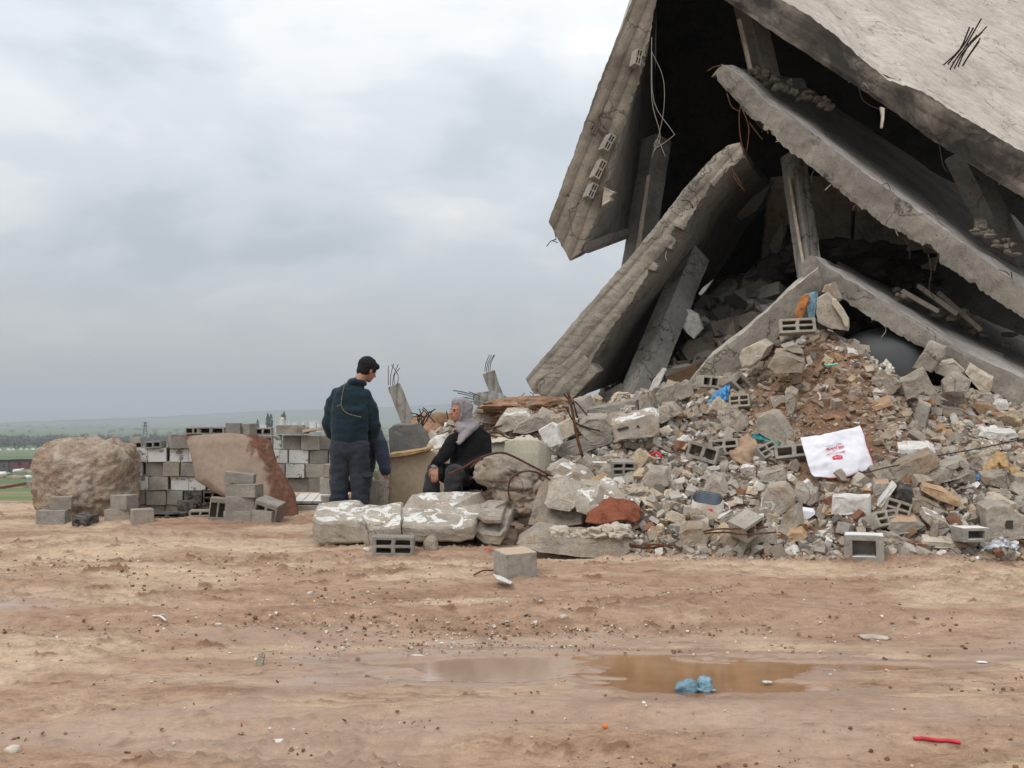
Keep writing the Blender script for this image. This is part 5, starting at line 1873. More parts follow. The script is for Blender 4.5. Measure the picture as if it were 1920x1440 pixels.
LB = 'loose concrete block'
spec = [
    (348, 907 + 60, 12.0, 30, 28, .2, .3, 'solid', 'block_burnt', 'charred block standing at the foot of the wall under the rust sheet edge', 0, 0),
    (449, 906, 11.35, 54, 20, .2, .1, 'solid', 'block', 'topmost block of the stack in front of the rust sheet', .12, 0),
    (458, 931, 11.3, 62, 24, .2, -.25, 'solid', 'block', 'second block from the top of the stack in front of the rust sheet', 0, 0),
    (452, 957, 11.3, 52, 27, .2, .15, 'solid', 'block', 'third block from the top of the stack in front of the rust sheet', 0, 0),
    (450, 972, 11.3, 52, 15, .22, 0, 'solid', 'block', 'half-buried block at the bottom of the stack in front of the rust sheet', 0, 0),
    (406, 970, 11.35, 30, 37, .2, .25, 'two', 'block', 'hollow block standing on end left of the stack by the rust sheet', .1, 0),
    (499, 976, 11.2, 44, 20, .2, -.35, 'solid', 'block', 'block lying on the ground right of the stack by the rust sheet', .05, 0),
    (500, 957, 11.25, 46, 22, .2, -.2, 'two', 'block', 'broken hollow block leaning on the ground block right of the stack', .3, .2),
    (266, 984, 11.0, 38, 30, .2, .5, 'solid', 'block', 'cube-like block standing alone before the wall, right of the boulder', 0, 0),
    (224, 974, 11.15, 46, 20, .2, .1, 'solid', 'block', 'lower block of the pair at the right foot of the boulder', 0, 0),
    (233, 954, 11.15, 36, 26, .2, -.3, 'solid', 'block', 'upper block of the pair at the right foot of the boulder', 0, 0),
    (100, 980, 11.0, 52, 24, .2, .1, 'solid', 'block', 'lower block of the pair at the left foot of the boulder', 0, 0),
    (115, 954, 11.1, 38, 23, .2, .3, 'solid', 'block', 'upper block of the pair at the left foot of the boulder', 0, 0),
    (160, 984, 10.95, 34, 20, .2, -.2, 'solid', 'block_burnt', 'small blackened block at the middle foot of the boulder', .1, .1),
    (377, 976, 11.7, 40, 20, .2, .2, 'four', 'block', 'hollow block lying before the wall, just left of the block on end', 0, 0),
    (318, 975, 11.7, 60, 14, .2, 0, 'four', 'block_burnt', 'soot-blackened hollow block at the foot of the wall', 0, 0),
    (617, 894, 12.4, 20, 24, .2, .1, 'solid', 'block', 'grey block upper of the pair behind the standing man', 0, 0),
    (614, 925, 12.4, 26, 30, .2, .1, 'solid', 'block', 'grey block lower of the pair behind the standing man', 0, 0),
    (617, 944, 12.2, 28, 15, .2, .3, 'solid', 'block', 'brownish block on the tiled piece behind the standing man', 0, 0)]
for (px, py, Y, wp, hp_, d, yaw, kind, mt, lb, roll, pit) in spec:
    loose(px, py, Y, wp, hp_, d, yaw, kind, mt, lb, roll=roll, pitch=pit)
# block under the crouching man's hand
loose(710, 948, 10.5, 34, 48, .2, .2, 'solid', 'conc', 'tall grey block standing under the hand of the crouching man')
o = poly_block('concrete_splinter', [(696, 888, 10.5), (704, 883, 10.5), (713, 900, 10.5), (706, 902, 10.5)], (.03, .1, 0), M['conc'], step=.03, jag=.005, bev=.006)
tag(o, 'small splinter leaning on top of the tall block by the crouching man', 'concrete piece')

# ------------------------------------------------------------------ middle: cream panels, grey slab, white plates
o, _, _ = sheet('cream_sheet', [
    [(730, 853, 11.0), (760, 851, 11.03), (800, 846, 11.06), (830, 842, 11.1), (850, 838, 11.15)],
    [(730, 890, 11.0), (760, 888, 11.03), (800, 885, 11.06), (830, 884, 11.1), (850, 880, 11.15)],
    [(728, 960, 11.0), (760, 960, 11.03), (800, 960, 11.06), (830, 960, 11.1), (850, 960, 11.15)]], nu=24, nv=20, th=.03, mat=M['creamwall'], amp=.012, sc=2, seed=8)
tag(o, 'cream panel with brown stains standing between the men and the woman', 'sheet')
o = poly_block('grey_slab', [(727, 805, 11.1), (736, 797, 11.1), (778, 796, 11.1), (790, 812, 11.1), (803, 840, 11.1), (730, 850, 11.1)], (.05, .12, .02), M['greyslab'], step=.08, jag=.005, bev=.012)
tag(o, 'smooth dark grey slab lying on the cream panel behind the crouching man', 'slab')
o = poly_block('tin_strip', [(729, 852, 10.92), (800, 842, 10.96), (806, 838, 10.98), (808, 842, 10.98), (770, 853, 10.94), (731, 858, 10.92)], (.02, .12, .02), M['tancloth'], step=.05, jag=.006, bev=.004)
tag(o, 'thin tan strip along the upper edge of the cream panel', 'strip')
o = poly_block('white_plate', [(800, 836, 11.1), (806, 826, 11.15), (830, 819, 11.2), (836, 838, 11.15), (812, 842, 11.08)], (.05, .2, .05), M['white'], step=.04, jag=.008, bev=.006)
tag(o, 'broken white plate on the cream panel left of the seated woman', 'plate')
o, _, _ = sheet('broken_tank_shell', [
    [(948, 828, 10.75), (966, 823, 10.62), (990, 823, 10.58), (1010, 825, 10.62), (1022, 831, 10.7), (1031, 826, 10.85)],
    [(945, 850, 10.75), (965, 850, 10.62), (990, 850, 10.56), (1010, 850, 10.60), (1022, 850, 10.7), (1032, 848, 10.85)],
    [(940, 886, 10.75), (962, 888, 10.62), (990, 890, 10.56), (1010, 888, 10.60), (1022, 884, 10.7), (1031, 880, 10.85)]], nu=36, nv=20, th=.012, mat=M['creamtank'], amp=.004, sc=3, seed=9)
tag(o, 'curved cream-enamelled tank shell with a rusty rim right of the seated woman', 'tank shell')
o, _, _ = sheet('cream_sheet', [
    [(918, 830, 10.95), (930, 829, 10.92), (946, 829, 10.9)], [(918, 860, 10.95), (932, 860, 10.92), (952, 852, 10.9)], [(916, 890, 10.95), (932, 888, 10.92), (955, 870, 10.9)]],
    nu=14, nv=12, th=.012, mat=M['creamtank'], amp=.01, sc=3, seed=11)
tag(o, 'narrow cream panel between the seated woman and the tank shell', 'sheet')
o, _, _ = sheet('torn_tin', [
    [(918, 818, 11.3), (935, 814, 11.3), (952, 820, 11.3), (975, 816, 11.3), (1000, 822, 11.25)], [(917, 830, 10.9), (940, 829, 10.85), (960, 826, 10.8), (985, 825, 10.75), (1014, 826, 10.7)]],
    nu=30, nv=10, th=.008, mat=M['creamtank'], amp=.03, sc=8, seed=12)
tag(o, 'torn pale tin lying above the tank shell', 'tin')
o = rods('rust_bars', [[at(916, 805, 11.2), at(926, 802, 11.2), at(941, 798, 11.15)], [at(916, 816, 11.2), at(950, 822, 11.1), at(985, 819, 11.1)], [at(918, 811, 11.2), at(936, 812, 11.2), at(955, 824, 11.1)]], .012, M['rebar'])
tag(o, 'thin rusty bars beside the woman\'s shoulder', 'steel bars')

# big pieces on the mound, each a polygonal solid placed where it lies
def slabpiece(name, poly, E, mat, label, cat, step=.05, jag=.012, bev=.015, seed=0, group=None, m=5):
    o = poly_block(name, poly, E, mat, step=step, jag=jag, bev=bev, seed=seed, m=m)
    return tag(o, label, cat, group)


def flat(pts, Y):
    return [(x, y, Y) for x, y in pts]


# foreground slabs ------------------------------------------------
def fslab(label, front, top, thick_px, Y0, Y1, mat, seed, name='concrete_slab'):
    """slab whose upper face is seen: 'front' = lower-front outline, 'top' = far edge"""
    up = [Vector(at(x, y, Y0)) for x, y in front] + [Vector(at(x, y, Y1)) for x, y in reversed(top)]
    dn = Vector((0, .03, -m_px(thick_px, Y0)))
    o = poly_block(name, [tuple(p) for p in up], dn, mat, step=.045, jag=.014, bev=.02, seed=seed, m=6, world=True)
    return tag(o, label, 'concrete slab')


fslab('leftmost foreground slab, white plaster patches on its top and a thick brown underside', [(585, 972), (600, 980), (640, 978), (680, 976), (697, 992), (752, 985)], [(597, 943), (640, 937), (675, 938), (683, 946), (715, 948), (756, 940)], 42, 9.35, 10.05, M['conc_white'], 1)
fslab('middle foreground slab with flaking white plaster, tilted towards the camera', [(755, 985), (800, 988), (862, 988), (888, 982)], [(752, 952), (770, 926), (830, 921), (905, 921), (914, 942)], 30, 9.2, 9.95, M['conc_white'], 2)
fslab('small stepped concrete slab right of the white-plastered middle slab', [(884, 983), (905, 1000), (938, 1003), (950, 985)], [(912, 950), (925, 936), (958, 938), (966, 946)], 22, 9.35, 9.85, M['conc'], 3)
fslab('thin upper plate lying on the stepped slab', [(896, 962), (908, 972), (940, 972)], [(902, 944), (912, 936), (952, 937), (950, 948)], 12, 9.3, 9.75, M['conc'], 4)
# earth and broken core under the slabs
for (px, py, Y, a, b_, c_, sd) in ((700, 1005, 9.75, .38, .22, .14, 1), (790, 1000, 9.85, .3, .25, .16, 2), (935, 1000, 9.8, .22, .22, .14, 3), (860, 985, 10.0, .3, .2, .2, 4)):
    p = at(px, py, Y)
    o = rock('concrete_lump', (p.x, p.y, surf_z(p.x, p.y)), (a, b_, c_), M['conc_brown'], sub=4, amp=.3, seed=sd)
    tag(o, ['earth-covered lump under the leftmost foreground slab', 'earth-covered lump under the middle foreground slab', 'brown lump under the stepped slab', 'brown lump hidden behind the middle foreground slab'][sd - 1], 'concrete lump')
# hollow block and stone beneath
loose(738, 1041, 9.0, 76, 36, .19, .05, 'four', 'block', 'hollow block with four slots lying on its side under the foreground slabs', roll=.02)
o = rock('stone', hit(808, 1036) + Vector((0, 0, .06)), (.06, .06, .08), M['conc_brown'], sub=3, amp=.25, seed=6)
tag(o, 'small pointed stone right of the four-slot block', 'stone')
o = rock('stone', hit(687, 1037) + Vector((0, 0, .02)), (.04, .03, .03), M['white'], sub=2, amp=.35, seed=8)
tag(o, 'small whitish stone left of the four-slot block', 'stone')
# cube
pc = hit(966, 1083)
o = put_block('concrete_cube', 'solid', 'block_whitetop', pc + Vector((0, .12, -.01)), (.275, .25, .215), (R(4), R(-2), R(24)), label='square concrete cube with a pale top standing alone in front of the rubble', cat='concrete cube')
o.data = o.data.copy()
o.data.materials.clear()
o.data.materials.append(concrete('tan_capped_cube', (0.36, 0.33, 0.285), (0.25, 0.22, 0.185), 3.0, plaster=((0, 0, 1), 1.0, (0.55, 0.42, 0.31)), bump=0.6))
# flattened tin with splinter
o, _, _ = sheet('tin_strip', [[(924, 1078, 7.95), (945, 1084, 7.9), (962, 1092, 7.85)], [(932, 1087, 7.8), (948, 1093, 7.78), (957, 1097, 7.76)]], nu=14, nv=6, th=.012, mat=M['white'], amp=.01, sc=6)
tag(o, 'bent white tin strip on the ground in front of the concrete cube', 'tin strip')
o = rod('rusty_wire', [hit(888, 1083) + Vector((0, 0, .02)), hit(905, 1082) + Vector((0, 0, .05)), hit(925, 1079) + Vector((0, 0, .04))], .007, M['rebar'])
tag(o, 'short rusty wire left of the bent tin strip', 'wire')
# round pebbly boulder of concrete
o = rock('concrete_boulder', at(948, 890, 10.0), (.30, .27, .175), M['conc_pebble'], sub=5, amp=.20, sc=1.5, seed=22, sq=2.6, rot=(0, R(12), 0))
tag(o, 'rounded lump of pebbly concrete with a rusty bar arching over it', 'concrete lump')
o = rock('concrete_boulder', at(975, 938, 10.05), (.27, .3, .19), M['conc_brown'], sub=5, amp=.3, sc=1.6, seed=25, sq=2.8)
tag(o, 'brown broken lump under the rounded pebbly concrete', 'concrete lump')
o = rods('rebar', [[at(840, 889, 9.75), at(868, 877, 9.72), at(890, 864, 9.7), at(915, 853, 9.7), at(942, 849, 9.72), at(965, 857, 9.75), at(1000, 875, 9.8), at(1040, 895, 9.85), at(1060, 900, 9.9)]], .011, M['rebar'], k=6)
tag(o, 'long rusty bar arching over the rounded concrete lump', 'rebar')
o = rods('rebar', [[at(882, 877, 9.7), at(897, 864, 9.68), at(906, 860, 9.7)]], .010, M['rebar'], k=6)
tag(o, 'short rusty bar end beside the long arching bar', 'rebar')
o = rods('rebar', [[at(957, 940, 9.72), at(953, 920, 9.7), at(957, 900, 9.68), at(972, 887, 9.66), at(992, 883, 9.66), at(1012, 888, 9.7), at(1032, 900, 9.75)]], .009, M['rebar'], k=6)
tag(o, 'rusty bar bent into a hoop before the pebbly lump', 'rebar')
o = rods('rebar', [[at(903, 918, 9.7), at(904, 928, 9.68), at(912, 934, 9.66), at(920, 932, 9.66), at(922, 924, 9.68), at(914, 916, 9.7)]], .007, M['rebar'], k=6)
tag(o, 'small rusty wire loop hanging below the pebbly lump', 'wire')
# slanted column piece
slabpiece('broken_column', [(1012, 912, 9.75), (1030, 898, 9.75), (1060, 905, 9.7), (1092, 920, 9.65), (1100, 928, 9.62), (1092, 985, 9.5), (1040, 990, 9.5), (990, 985, 9.5), (1000, 940, 9.65)], (.12, .45, .10), M['conc_pebble'], 'broken slanted column with a stepped head behind the rust-red plate', 'broken column', seed=31)
slabpiece('column_step', [(1020, 946, 9.5), (1044, 935, 9.5), (1083, 947, 9.47), (1070, 960, 9.45), (1026, 953, 9.47)], (.06, .25, .20), M['conc'], 'stepped ledge block lying against the slanted column', 'concrete block', seed=33)
slabpiece('broken_column', [(1075, 940, 9.5), (1082, 925, 9.55), (1120, 930, 9.5), (1128, 945, 9.5), (1110, 968, 9.4), (1080, 962, 9.4)], (.06, .35, .12), M['conc_white'], 'column stump with a white painted side left of the rust-red plate', 'concrete block', seed=35)
# white wedge + rust plate
slabpiece('white_wedge', [(1118, 920, 9.75), (1124, 908, 9.75), (1150, 918, 9.7), (1190, 938, 9.6), (1198, 955, 9.5), (1150, 955, 9.5), (1120, 945, 9.6)], (.05, .2, .08), M['conc_white'], 'wedge of white-faced concrete behind the rust-red plate', 'concrete piece', seed=37)
o, _, _ = sheet('rust_plate', [
    [(1140, 935, 9.55), (1160, 936, 9.52), (1175, 938, 9.52), (1188, 941, 9.55)],
    [(1118, 950, 9.42), (1150, 948, 9.38), (1175, 948, 9.38), (1197, 950, 9.45)],
    [(1100, 966, 9.32), (1140, 964, 9.25), (1170, 965, 9.25), (1203, 970, 9.35)],
    [(1097, 978, 9.25), (1125, 984, 9.18), (1160, 978, 9.18), (1195, 976, 9.28)]], nu=30, nv=22, th=.014, mat=M['rustplate'], amp=.03, sc=5, seed=41, crease=.015)
tag(o, 'crumpled deep rust-red metal plate on the rubble edge', 'metal plate')
# heavy beam in front
bm0 = slabpiece('fallen_beam', [(968, 1020, 8.9), (990, 1005, 8.95), (1005, 995, 9.0), (1030, 999, 9.0), (1060, 1005, 9.0), (1110, 1008, 9.0), (1168, 1003, 9.0), (1187, 1012, 9.0), (1183, 1035, 8.95), (1166, 1050, 8.9), (1100, 1046, 8.88), (1010, 1036, 8.85)], (.03, .32, .05), M['conc_pebble'], 'heavy broken beam along the front edge of the rubble, pale stones crusted on top', 'concrete beam', seed=43)
for (px, py, a, b_, c_, sd) in ((1050, 1000, .09, .08, .06, 1), (1073, 1006, .06, .06, .035, 2), (1093, 1004, .07, .07, .045, 3), (1124, 999, .11, .10, .05, 4), (1155, 996, .13, .11, .065, 5)):
    p = at(px, py, 9.06)
    rock('crusted_stone', p, (a, b_, c_), M['pale_stone'], bm0, sub=4, amp=.42, sc=1.9, seed=sd, sq=3.2)
o = rods('rebar', [[at(1180, 1020, 8.9), at(1200, 1023, 8.85), at(1235, 1021, 8.8), at(1262, 1028, 8.75)], [at(1180, 1024, 8.92), at(1215, 1028, 8.85), at(1255, 1022, 8.8), at(1280, 1030, 8.75)]], .009, M['rebar'])
tag(o, 'two rusty bars sticking out of the right end of the heavy front beam', 'rebar')
o = rods('rebar', [[at(1320, 996, 8.95), at(1345, 992, 8.85), at(1390, 991, 8.8), at(1440, 988, 8.8)]], .008, M['rebar'])
tag(o, 'thin rusty bar lying over the slotted block, upper of two', 'rebar')
o = rods('rebar', [[at(1320, 1000, 8.95), at(1360, 998, 8.82), at(1395, 1002, 8.75), at(1455, 998, 8.75)]], .008, M['rebar'])
tag(o, 'thin rusty bar lying over the slotted block, lower of two', 'rebar')
o = rod('rebar', [at(1065, 735, 10.8), at(1074, 775, 10.75), at(1081, 815, 10.7), at(1092, 856, 10.65)], .016, M['rebar'])
tag(o, 'tall rusty bar sticking up out of the rubble', 'rebar')
o = rods('rebar', [[at(1056, 738, 10.9), at(1062, 745, 10.9), at(1068, 750, 10.9)], [at(1062, 765, 10.9), at(1076, 790, 10.9), at(1100, 802, 10.9), at(1125, 808, 10.85)]], .009, M['rebar_dark'])
tag(o, 'bent dark wires crossing the tall rusty bar', 'wire')
o = rods('rebar', [[at(1072, 752, 11.2), at(1080, 770, 11.15), at(1086, 800, 11.1)], [at(1078, 752, 11.2), at(1092, 768, 11.15), at(1105, 785, 11.1)], [at(1075, 750, 11.2), at(1082, 790, 11.1), at(1083, 795, 11.1)]], .008, M['rebar_dark'])
tag(o, 'thin dark bars hanging from the ribbed block behind the tall rusty bar', 'wire')

# pieces resting on the mound ------------------------------------
def onm(px, py):
    p = hit(px, py)
    return p.y


HERO = []


LAST = [None, 0]


def hero(name, poly, back, mat, label, cat, seed=0, Y=None, step=.045, jag=.012, bev=.014, group=None, dY=-.05):
    """poly in px; depth found from the mound under its lower middle"""
    cx_ = sum(p[0] for p in poly) / len(poly)
    by_ = max(p[1] for p in poly)
    Yv = Y or (hit(cx_, by_ - 3).y + dY)
    HERO.append((cx_, sum(p[1] for p in poly) / len(poly), max(p[0] for p in poly) - min(p[0] for p in poly), by_ - min(p[1] for p in poly)))
    if cat == 'plaster':
        HERO.pop()
        return poly_block('plaster_rim', [(x, y, Y) for x, y in poly], back, M[mat], LAST[0], step=step, jag=jag, bev=bev, seed=seed)
    if cat == 'slot':
        lp = LAST[0]
        Yv = LAST[1] - .012
        o = poly_block('opening', [(x, y, Yv) for x, y in poly], (0, .05, 0), M[mat], lp, step=step, jag=jag, bev=bev, seed=seed)  # solid dark patch in place of a hole, its shade in the colour
        HERO.pop()
        return o
    o = poly_block(name, [(x, y, Yv) for x, y in poly], back, M[mat], step=step, jag=jag, bev=bev, seed=seed)
    LAST[:] = [o, Yv]
    return tag(o, label, cat, group)


hero('concrete_slab', [(886, 772), (897, 763), (940, 763), (975, 770), (972, 790), (945, 797), (890, 792)], (.1, .3, .05), 'conc', 'dull grey slab right behind the woman\'s shoulder', 'concrete slab', 51, Y=12.2)
hero('white_faced_block', [(928, 800), (944, 780), (985, 777), (1000, 790), (975, 805), (942, 812)], (.05, .25, .10), 'conc_white', 'white-faced ribbed block piece behind the woman, upper one', 'concrete block', 52, Y=11.6)
hero('ribbed_block', [(960, 812), (972, 795), (1000, 782), (1020, 783), (1030, 795), (1015, 805), (985, 815)], (.05, .25, .05), 'conc', 'grey ribbed block piece right of the white-faced block', 'concrete block', 53, Y=11.45)
hero('concrete_piece', [(1000, 790), (1010, 778), (1025, 785), (1045, 800), (1020, 805)], (.05, .2, .1), 'conc', 'jagged grey piece left of the tall rusty bar', 'concrete piece', 54, Y=11.6)
hero('white_plate', [(1009, 808), (1033, 794), (1044, 799), (1054, 832), (1030, 840), (1024, 838)], (.02, .05, .02), 'white', 'clean white square plate standing above the tank shell', 'plate', 55, Y=10.75, jag=.003, bev=.004)
hero('concrete_block', [(1044, 796), (1070, 784), (1080, 788), (1079, 815), (1055, 826), (1050, 820)], (.06, .3, .03), 'cream', 'beige block face standing just right of the white plate', 'concrete block', 56, Y=10.95, jag=.005)
hero('concrete_slab', [(1040, 850), (1055, 832), (1120, 808), (1150, 818), (1150, 830), (1100, 848), (1060, 862)], (.05, .4, .03), 'under_pale', 'dark sloping slab under the tall rusty bar', 'concrete slab', 57, Y=10.9)
hero('concrete_block', [(1080, 800), (1100, 785), (1135, 785), (1152, 800), (1145, 825), (1105, 830), (1092, 818)], (.05, .3, .06), 'conc', 'grey broken block with a dark mouth, left of the long white-topped block', 'concrete block', 58, Y=10.9)
hero('hollow_block', [(1147, 797), (1225, 775), (1236, 782), (1236, 812), (1225, 820), (1152, 826)], (.03, .26, .08), 'conc_white', 'long solid block with white top and slotted side, upper middle of the rubble', 'concrete block', 59, Y=10.55, jag=.006)
hero('slot', [(1157, 804), (1178, 799), (1180, 803), (1160, 809)], (.0, .05, 0), 'soot', 'dark patch for a slot in the side of the long white-topped block', 'slot', 60, Y=10.535, step=.03, jag=.004, bev=.003)
hero('slot', [(1193, 801), (1196, 797), (1200, 801)], (.0, .05, 0), 'soot', 'small dark patch for a notch in the side of the long white-topped block', 'slot', 61, Y=10.535, step=.03, jag=.002, bev=.002)
hero('concrete_block', [(1194, 742), (1203, 734), (1219, 732), (1227, 768), (1222, 778), (1200, 780)], (.08, .2, .02), 'conc', 'upright grey block leaning behind the long white-topped block', 'concrete block', 62, Y=11.4)
hero('concrete_block', [(1215, 785), (1245, 762), (1262, 760), (1278, 775), (1255, 787), (1240, 795)], (.05, .25, .05), 'conc', 'grey block lying flat right of the long white-topped block', 'concrete block', 63, Y=11.0)
hero('concrete_slab', [(1100, 768), (1195, 750), (1197, 768), (1110, 790)], (.1, .3, .05), 'under_pale', 'long low slab behind the upright grey block', 'concrete slab', 64, Y=11.6)
hero('ribbed_block', [(1064, 762), (1072, 750), (1095, 748), (1106, 772), (1098, 784), (1068, 778)], (.1, .2, .05), 'conc', 'ribbed grey block piece at the top of the tall rusty bar', 'concrete block', 65, Y=11.7)
hero('cream_plate', [(1098, 752), (1112, 743), (1125, 750), (1120, 762), (1104, 758)], (.05, .1, .03), 'cream', 'cream plate under the edge of the lower left slab', 'plate', 66, Y=12.4)
hero('concrete_piece', [(1260, 745), (1274, 718), (1282, 722), (1290, 745), (1275, 752)], (.1, .12, .05), 'conc', 'thin upright grey piece left of the fallen beam foot', 'concrete piece', 67, Y=11.6)
hero('concrete_piece', [(1225, 745), (1240, 725), (1262, 722), (1275, 740), (1268, 760), (1235, 762)], (.1, .25, .05), 'conc', 'rounded grey piece beside the thin upright piece', 'concrete piece', 68, Y=11.7)
hero('concrete_slab', [(1414, 806), (1420, 782), (1440, 773), (1450, 776), (1487, 832), (1478, 838), (1450, 830)], (.10, .10, .05), 'conc', 'tapering grey slab standing on edge left of the printed sack', 'concrete slab', 69)
hero('concrete_slab', [(1344, 776), (1360, 772), (1385, 778), (1400, 800), (1390, 812), (1360, 815)], (.05, .08, .05), 'conc', 'rounded grey slab below the blue bag', 'concrete slab', 70)
hero('concrete_slab', [(1348, 772), (1385, 762), (1388, 776), (1372, 782)], (.05, .2, .08), 'conc', 'flat grey slab just below the blue bag', 'concrete slab', 71)
hero('pale_boulder', [(1385, 672), (1392, 655), (1425, 640), (1440, 650), (1430, 672), (1405, 690), (1390, 690)], (.15, .3, .06), 'cream', 'pale rock on the left shoulder of the soil heap', 'rock', 72, Y=11.5)
hero('concrete_slab', [(1438, 690), (1450, 672), (1465, 666), (1480, 668), (1507, 680), (1506, 700), (1480, 698), (1450, 702)], (.1, .3, .08), 'conc_brown', 'brown slab jutting from the middle of the soil heap', 'concrete slab', 73, Y=11.0)
hero('concrete_slab', [(1468, 652), (1490, 645), (1505, 655), (1508, 665), (1485, 662)], (.05, .3, .06), 'conc', 'small flat grey slab above the jutting brown slab', 'concrete slab', 74, Y=11.2)
hero('concrete_post', [(1471, 735), (1480, 732), (1494, 738), (1490, 765), (1484, 785), (1476, 775), (1472, 755)], (.05, .1, .05), 'conc', 'narrow grey post piece stuck upright in the soil heap', 'concrete piece', 75, Y=10.7)
hero('plaster_wedge', [(1530, 588), (1532, 560), (1550, 550), (1560, 560), (1590, 600), (1590, 620), (1560, 618), (1533, 605)], (.1, .25, .05), 'conc_white', 'wedge of plaster-coated concrete on top of the soil heap', 'concrete piece', 76, Y=11.75)
hero('plaster_rim', [(1560, 560), (1566, 562), (1580, 580), (1591, 600), (1590, 614), (1584, 612), (1574, 590), (1560, 570)], (.03, .06, .02), 'cream', 'curved cream plaster rim on the wedge atop the soil heap', 'plaster', 77, Y=11.68, step=.03, jag=.004, bev=.006)
hero('concrete_piece', [(1540, 548), (1545, 535), (1560, 530), (1572, 560), (1568, 566), (1558, 550)], (.1, .15, .03), 'conc', 'broken joint piece between the beam and the slab tip', 'concrete piece', 78, Y=12.0)
hero('wooden_board', [(1488, 596), (1500, 556), (1514, 552), (1516, 558), (1503, 598)], (.03, .04, .01), 'wood', 'orange wooden board standing on top of the soil heap', 'wooden board', 79, Y=11.8, jag=.003, bev=.004)
hero('plastic_scrap', [(1515, 596), (1512, 560), (1508, 552), (1530, 548), (1532, 570), (1526, 598)], (.03, .03, .02), 'paleblue', 'bluish plastic film hanging beside the orange board', 'plastic film', 80, Y=11.85, jag=.01, bev=.004)
loose(1495, 626, 11.55, 66, 27, .19, -.2, 'four', 'block', 'hollow block with four slots on the crest of the soil heap', pitch=-.1, roll=-.03)
loose(1326, 727, 11.0, 32, 22, .22, .15, 'two', 'block', 'hollow block with two openings above the blue bag', roll=.08)
hero('concrete_slab', [(1710, 690), (1740, 641), (1772, 652), (1768, 670), (1745, 700), (1738, 697)], (.08, .1, .03), 'conc', 'reddish grey slab leaning against the lowest floor slab', 'concrete slab', 81, Y=11.3)
hero('concrete_block', [(1688, 716), (1734, 695), (1758, 740), (1753, 752), (1735, 735), (1700, 750)], (.06, .2, .05), 'conc', 'grey cube-like block, tilted, under the leaning slab', 'concrete block', 82, Y=10.9)
hero('cream_slab', [(1810, 700), (1818, 686), (1862, 712), (1855, 735), (1835, 732)], (.05, .08, .04), 'cream', 'cream tile-faced slab resting at the foot of the lowest floor slab', 'slab', 83, Y=11.2)
hero('concrete_block', [(1768, 720), (1785, 704), (1800, 702), (1822, 715), (1815, 735), (1770, 738)], (.06, .2, .05), 'conc', 'grey block left of the cream slab', 'concrete block', 84, Y=11.1)
hero('white_rubble', [(1755, 700), (1762, 684), (1790, 678), (1810, 695), (1800, 706), (1770, 706)], (.06, .2, .05), 'cream', 'pale lump above the grey block left of the cream slab', 'rubble', 85, Y=11.4)
hero('tan_slab', [(1712, 790), (1722, 752), (1745, 762), (1735, 806), (1722, 800)], (.06, .12, .03), 'block_tan', 'tan slab standing on edge on the right side of the heap', 'slab', 86)
hero('tan_slab', [(1825, 765), (1832, 757), (1860, 760), (1885, 778), (1865, 784), (1835, 776)], (.04, .15, .03), 'tile', 'tan tile-faced slab near the right edge, below the cream slab', 'slab', 87)
hero('tan_slab', [(1633, 764), (1672, 752), (1676, 760), (1650, 768), (1640, 772)], (.04, .2, .07), 'tile', 'tan-topped block in the middle right of the heap', 'slab', 88)
hero('white_tile', [(1684, 860), (1686, 842), (1745, 842), (1755, 850), (1740, 862)], (.05, .2, .08), 'white', 'white plaster plate lying flat right of the printed sack', 'plate', 89)
hero('concrete_block', [(1672, 886), (1690, 872), (1745, 850), (1762, 864), (1760, 876), (1715, 903), (1675, 908)], (.06, .22, .06), 'conc_brown', 'dark brown block right of the printed sack', 'concrete block', 90)
hero('concrete_block', [(1719, 892), (1802, 864), (1818, 872), (1819, 888), (1800, 898), (1730, 915), (1722, 906)], (.05, .2, .06), 'conc', 'long grey block with broken holes right of the dark brown block', 'concrete block', 91)
hero('slot', [(1793, 880), (1800, 875), (1808, 879), (1796, 884)], (0, .04, 0), 'soot', 'dark patch for the hole in the long grey block', 'slot', 92, dY=-.12, step=.02, jag=.003, bev=.003)
hero('concrete_block', [(1840, 900), (1842, 892), (1888, 888), (1894, 915), (1884, 918), (1845, 910)], (.05, .2, .04), 'conc', 'grey trapezoid block under the blue cloth', 'concrete block', 93)
hero('concrete_block', [(1903, 905), (1904, 893), (1940, 892), (1940, 926), (1905, 925)], (.03, .25, .03), 'conc', 'square grey block cut by the right picture edge', 'concrete block', 94)
hero('tan_slab', [(1636, 918), (1640, 906), (1668, 905), (1672, 920), (1640, 932)], (.05, .2, .07), 'block_tan', 'tan-topped slab below the dark brown block, leftmost of its row', 'slab', 95)
hero('tan_slab', [(1728, 920), (1732, 912), (1770, 922), (1800, 940), (1812, 955), (1795, 952), (1755, 936)], (.04, .14, .04), 'tile', 'long tan plank-like slab below the grey block with holes', 'slab', 96)
hero('tile_strip', [(1645, 950), (1678, 906), (1682, 912), (1651, 954)], (.03, .15, .03), 'white', 'narrow white tile strip leaning up to the right', 'tile', 97)
hero('burnt_block', [(1680, 935), (1690, 918), (1712, 922), (1718, 940), (1700, 955), (1685, 950)], (.05, .2, .06), 'block_burnt', 'charred block with an orange-tinted top below the brown block', 'concrete block', 98)
hero('hollow_block', [(1710, 965), (1712, 937), (1735, 938), (1762, 950), (1763, 966)], (.05, .22, .05), 'conc_brown', 'brown block with a dark opening at its right end', 'concrete block', 99)
hero('speckled_tile', [(1558, 966), (1560, 930), (1630, 932), (1632, 966)], (.03, .06, .03), 'tile_speck' if 'tile_speck' in M else 'white', 'square white-speckled terrazzo tile standing below the sack', 'tile', 100)
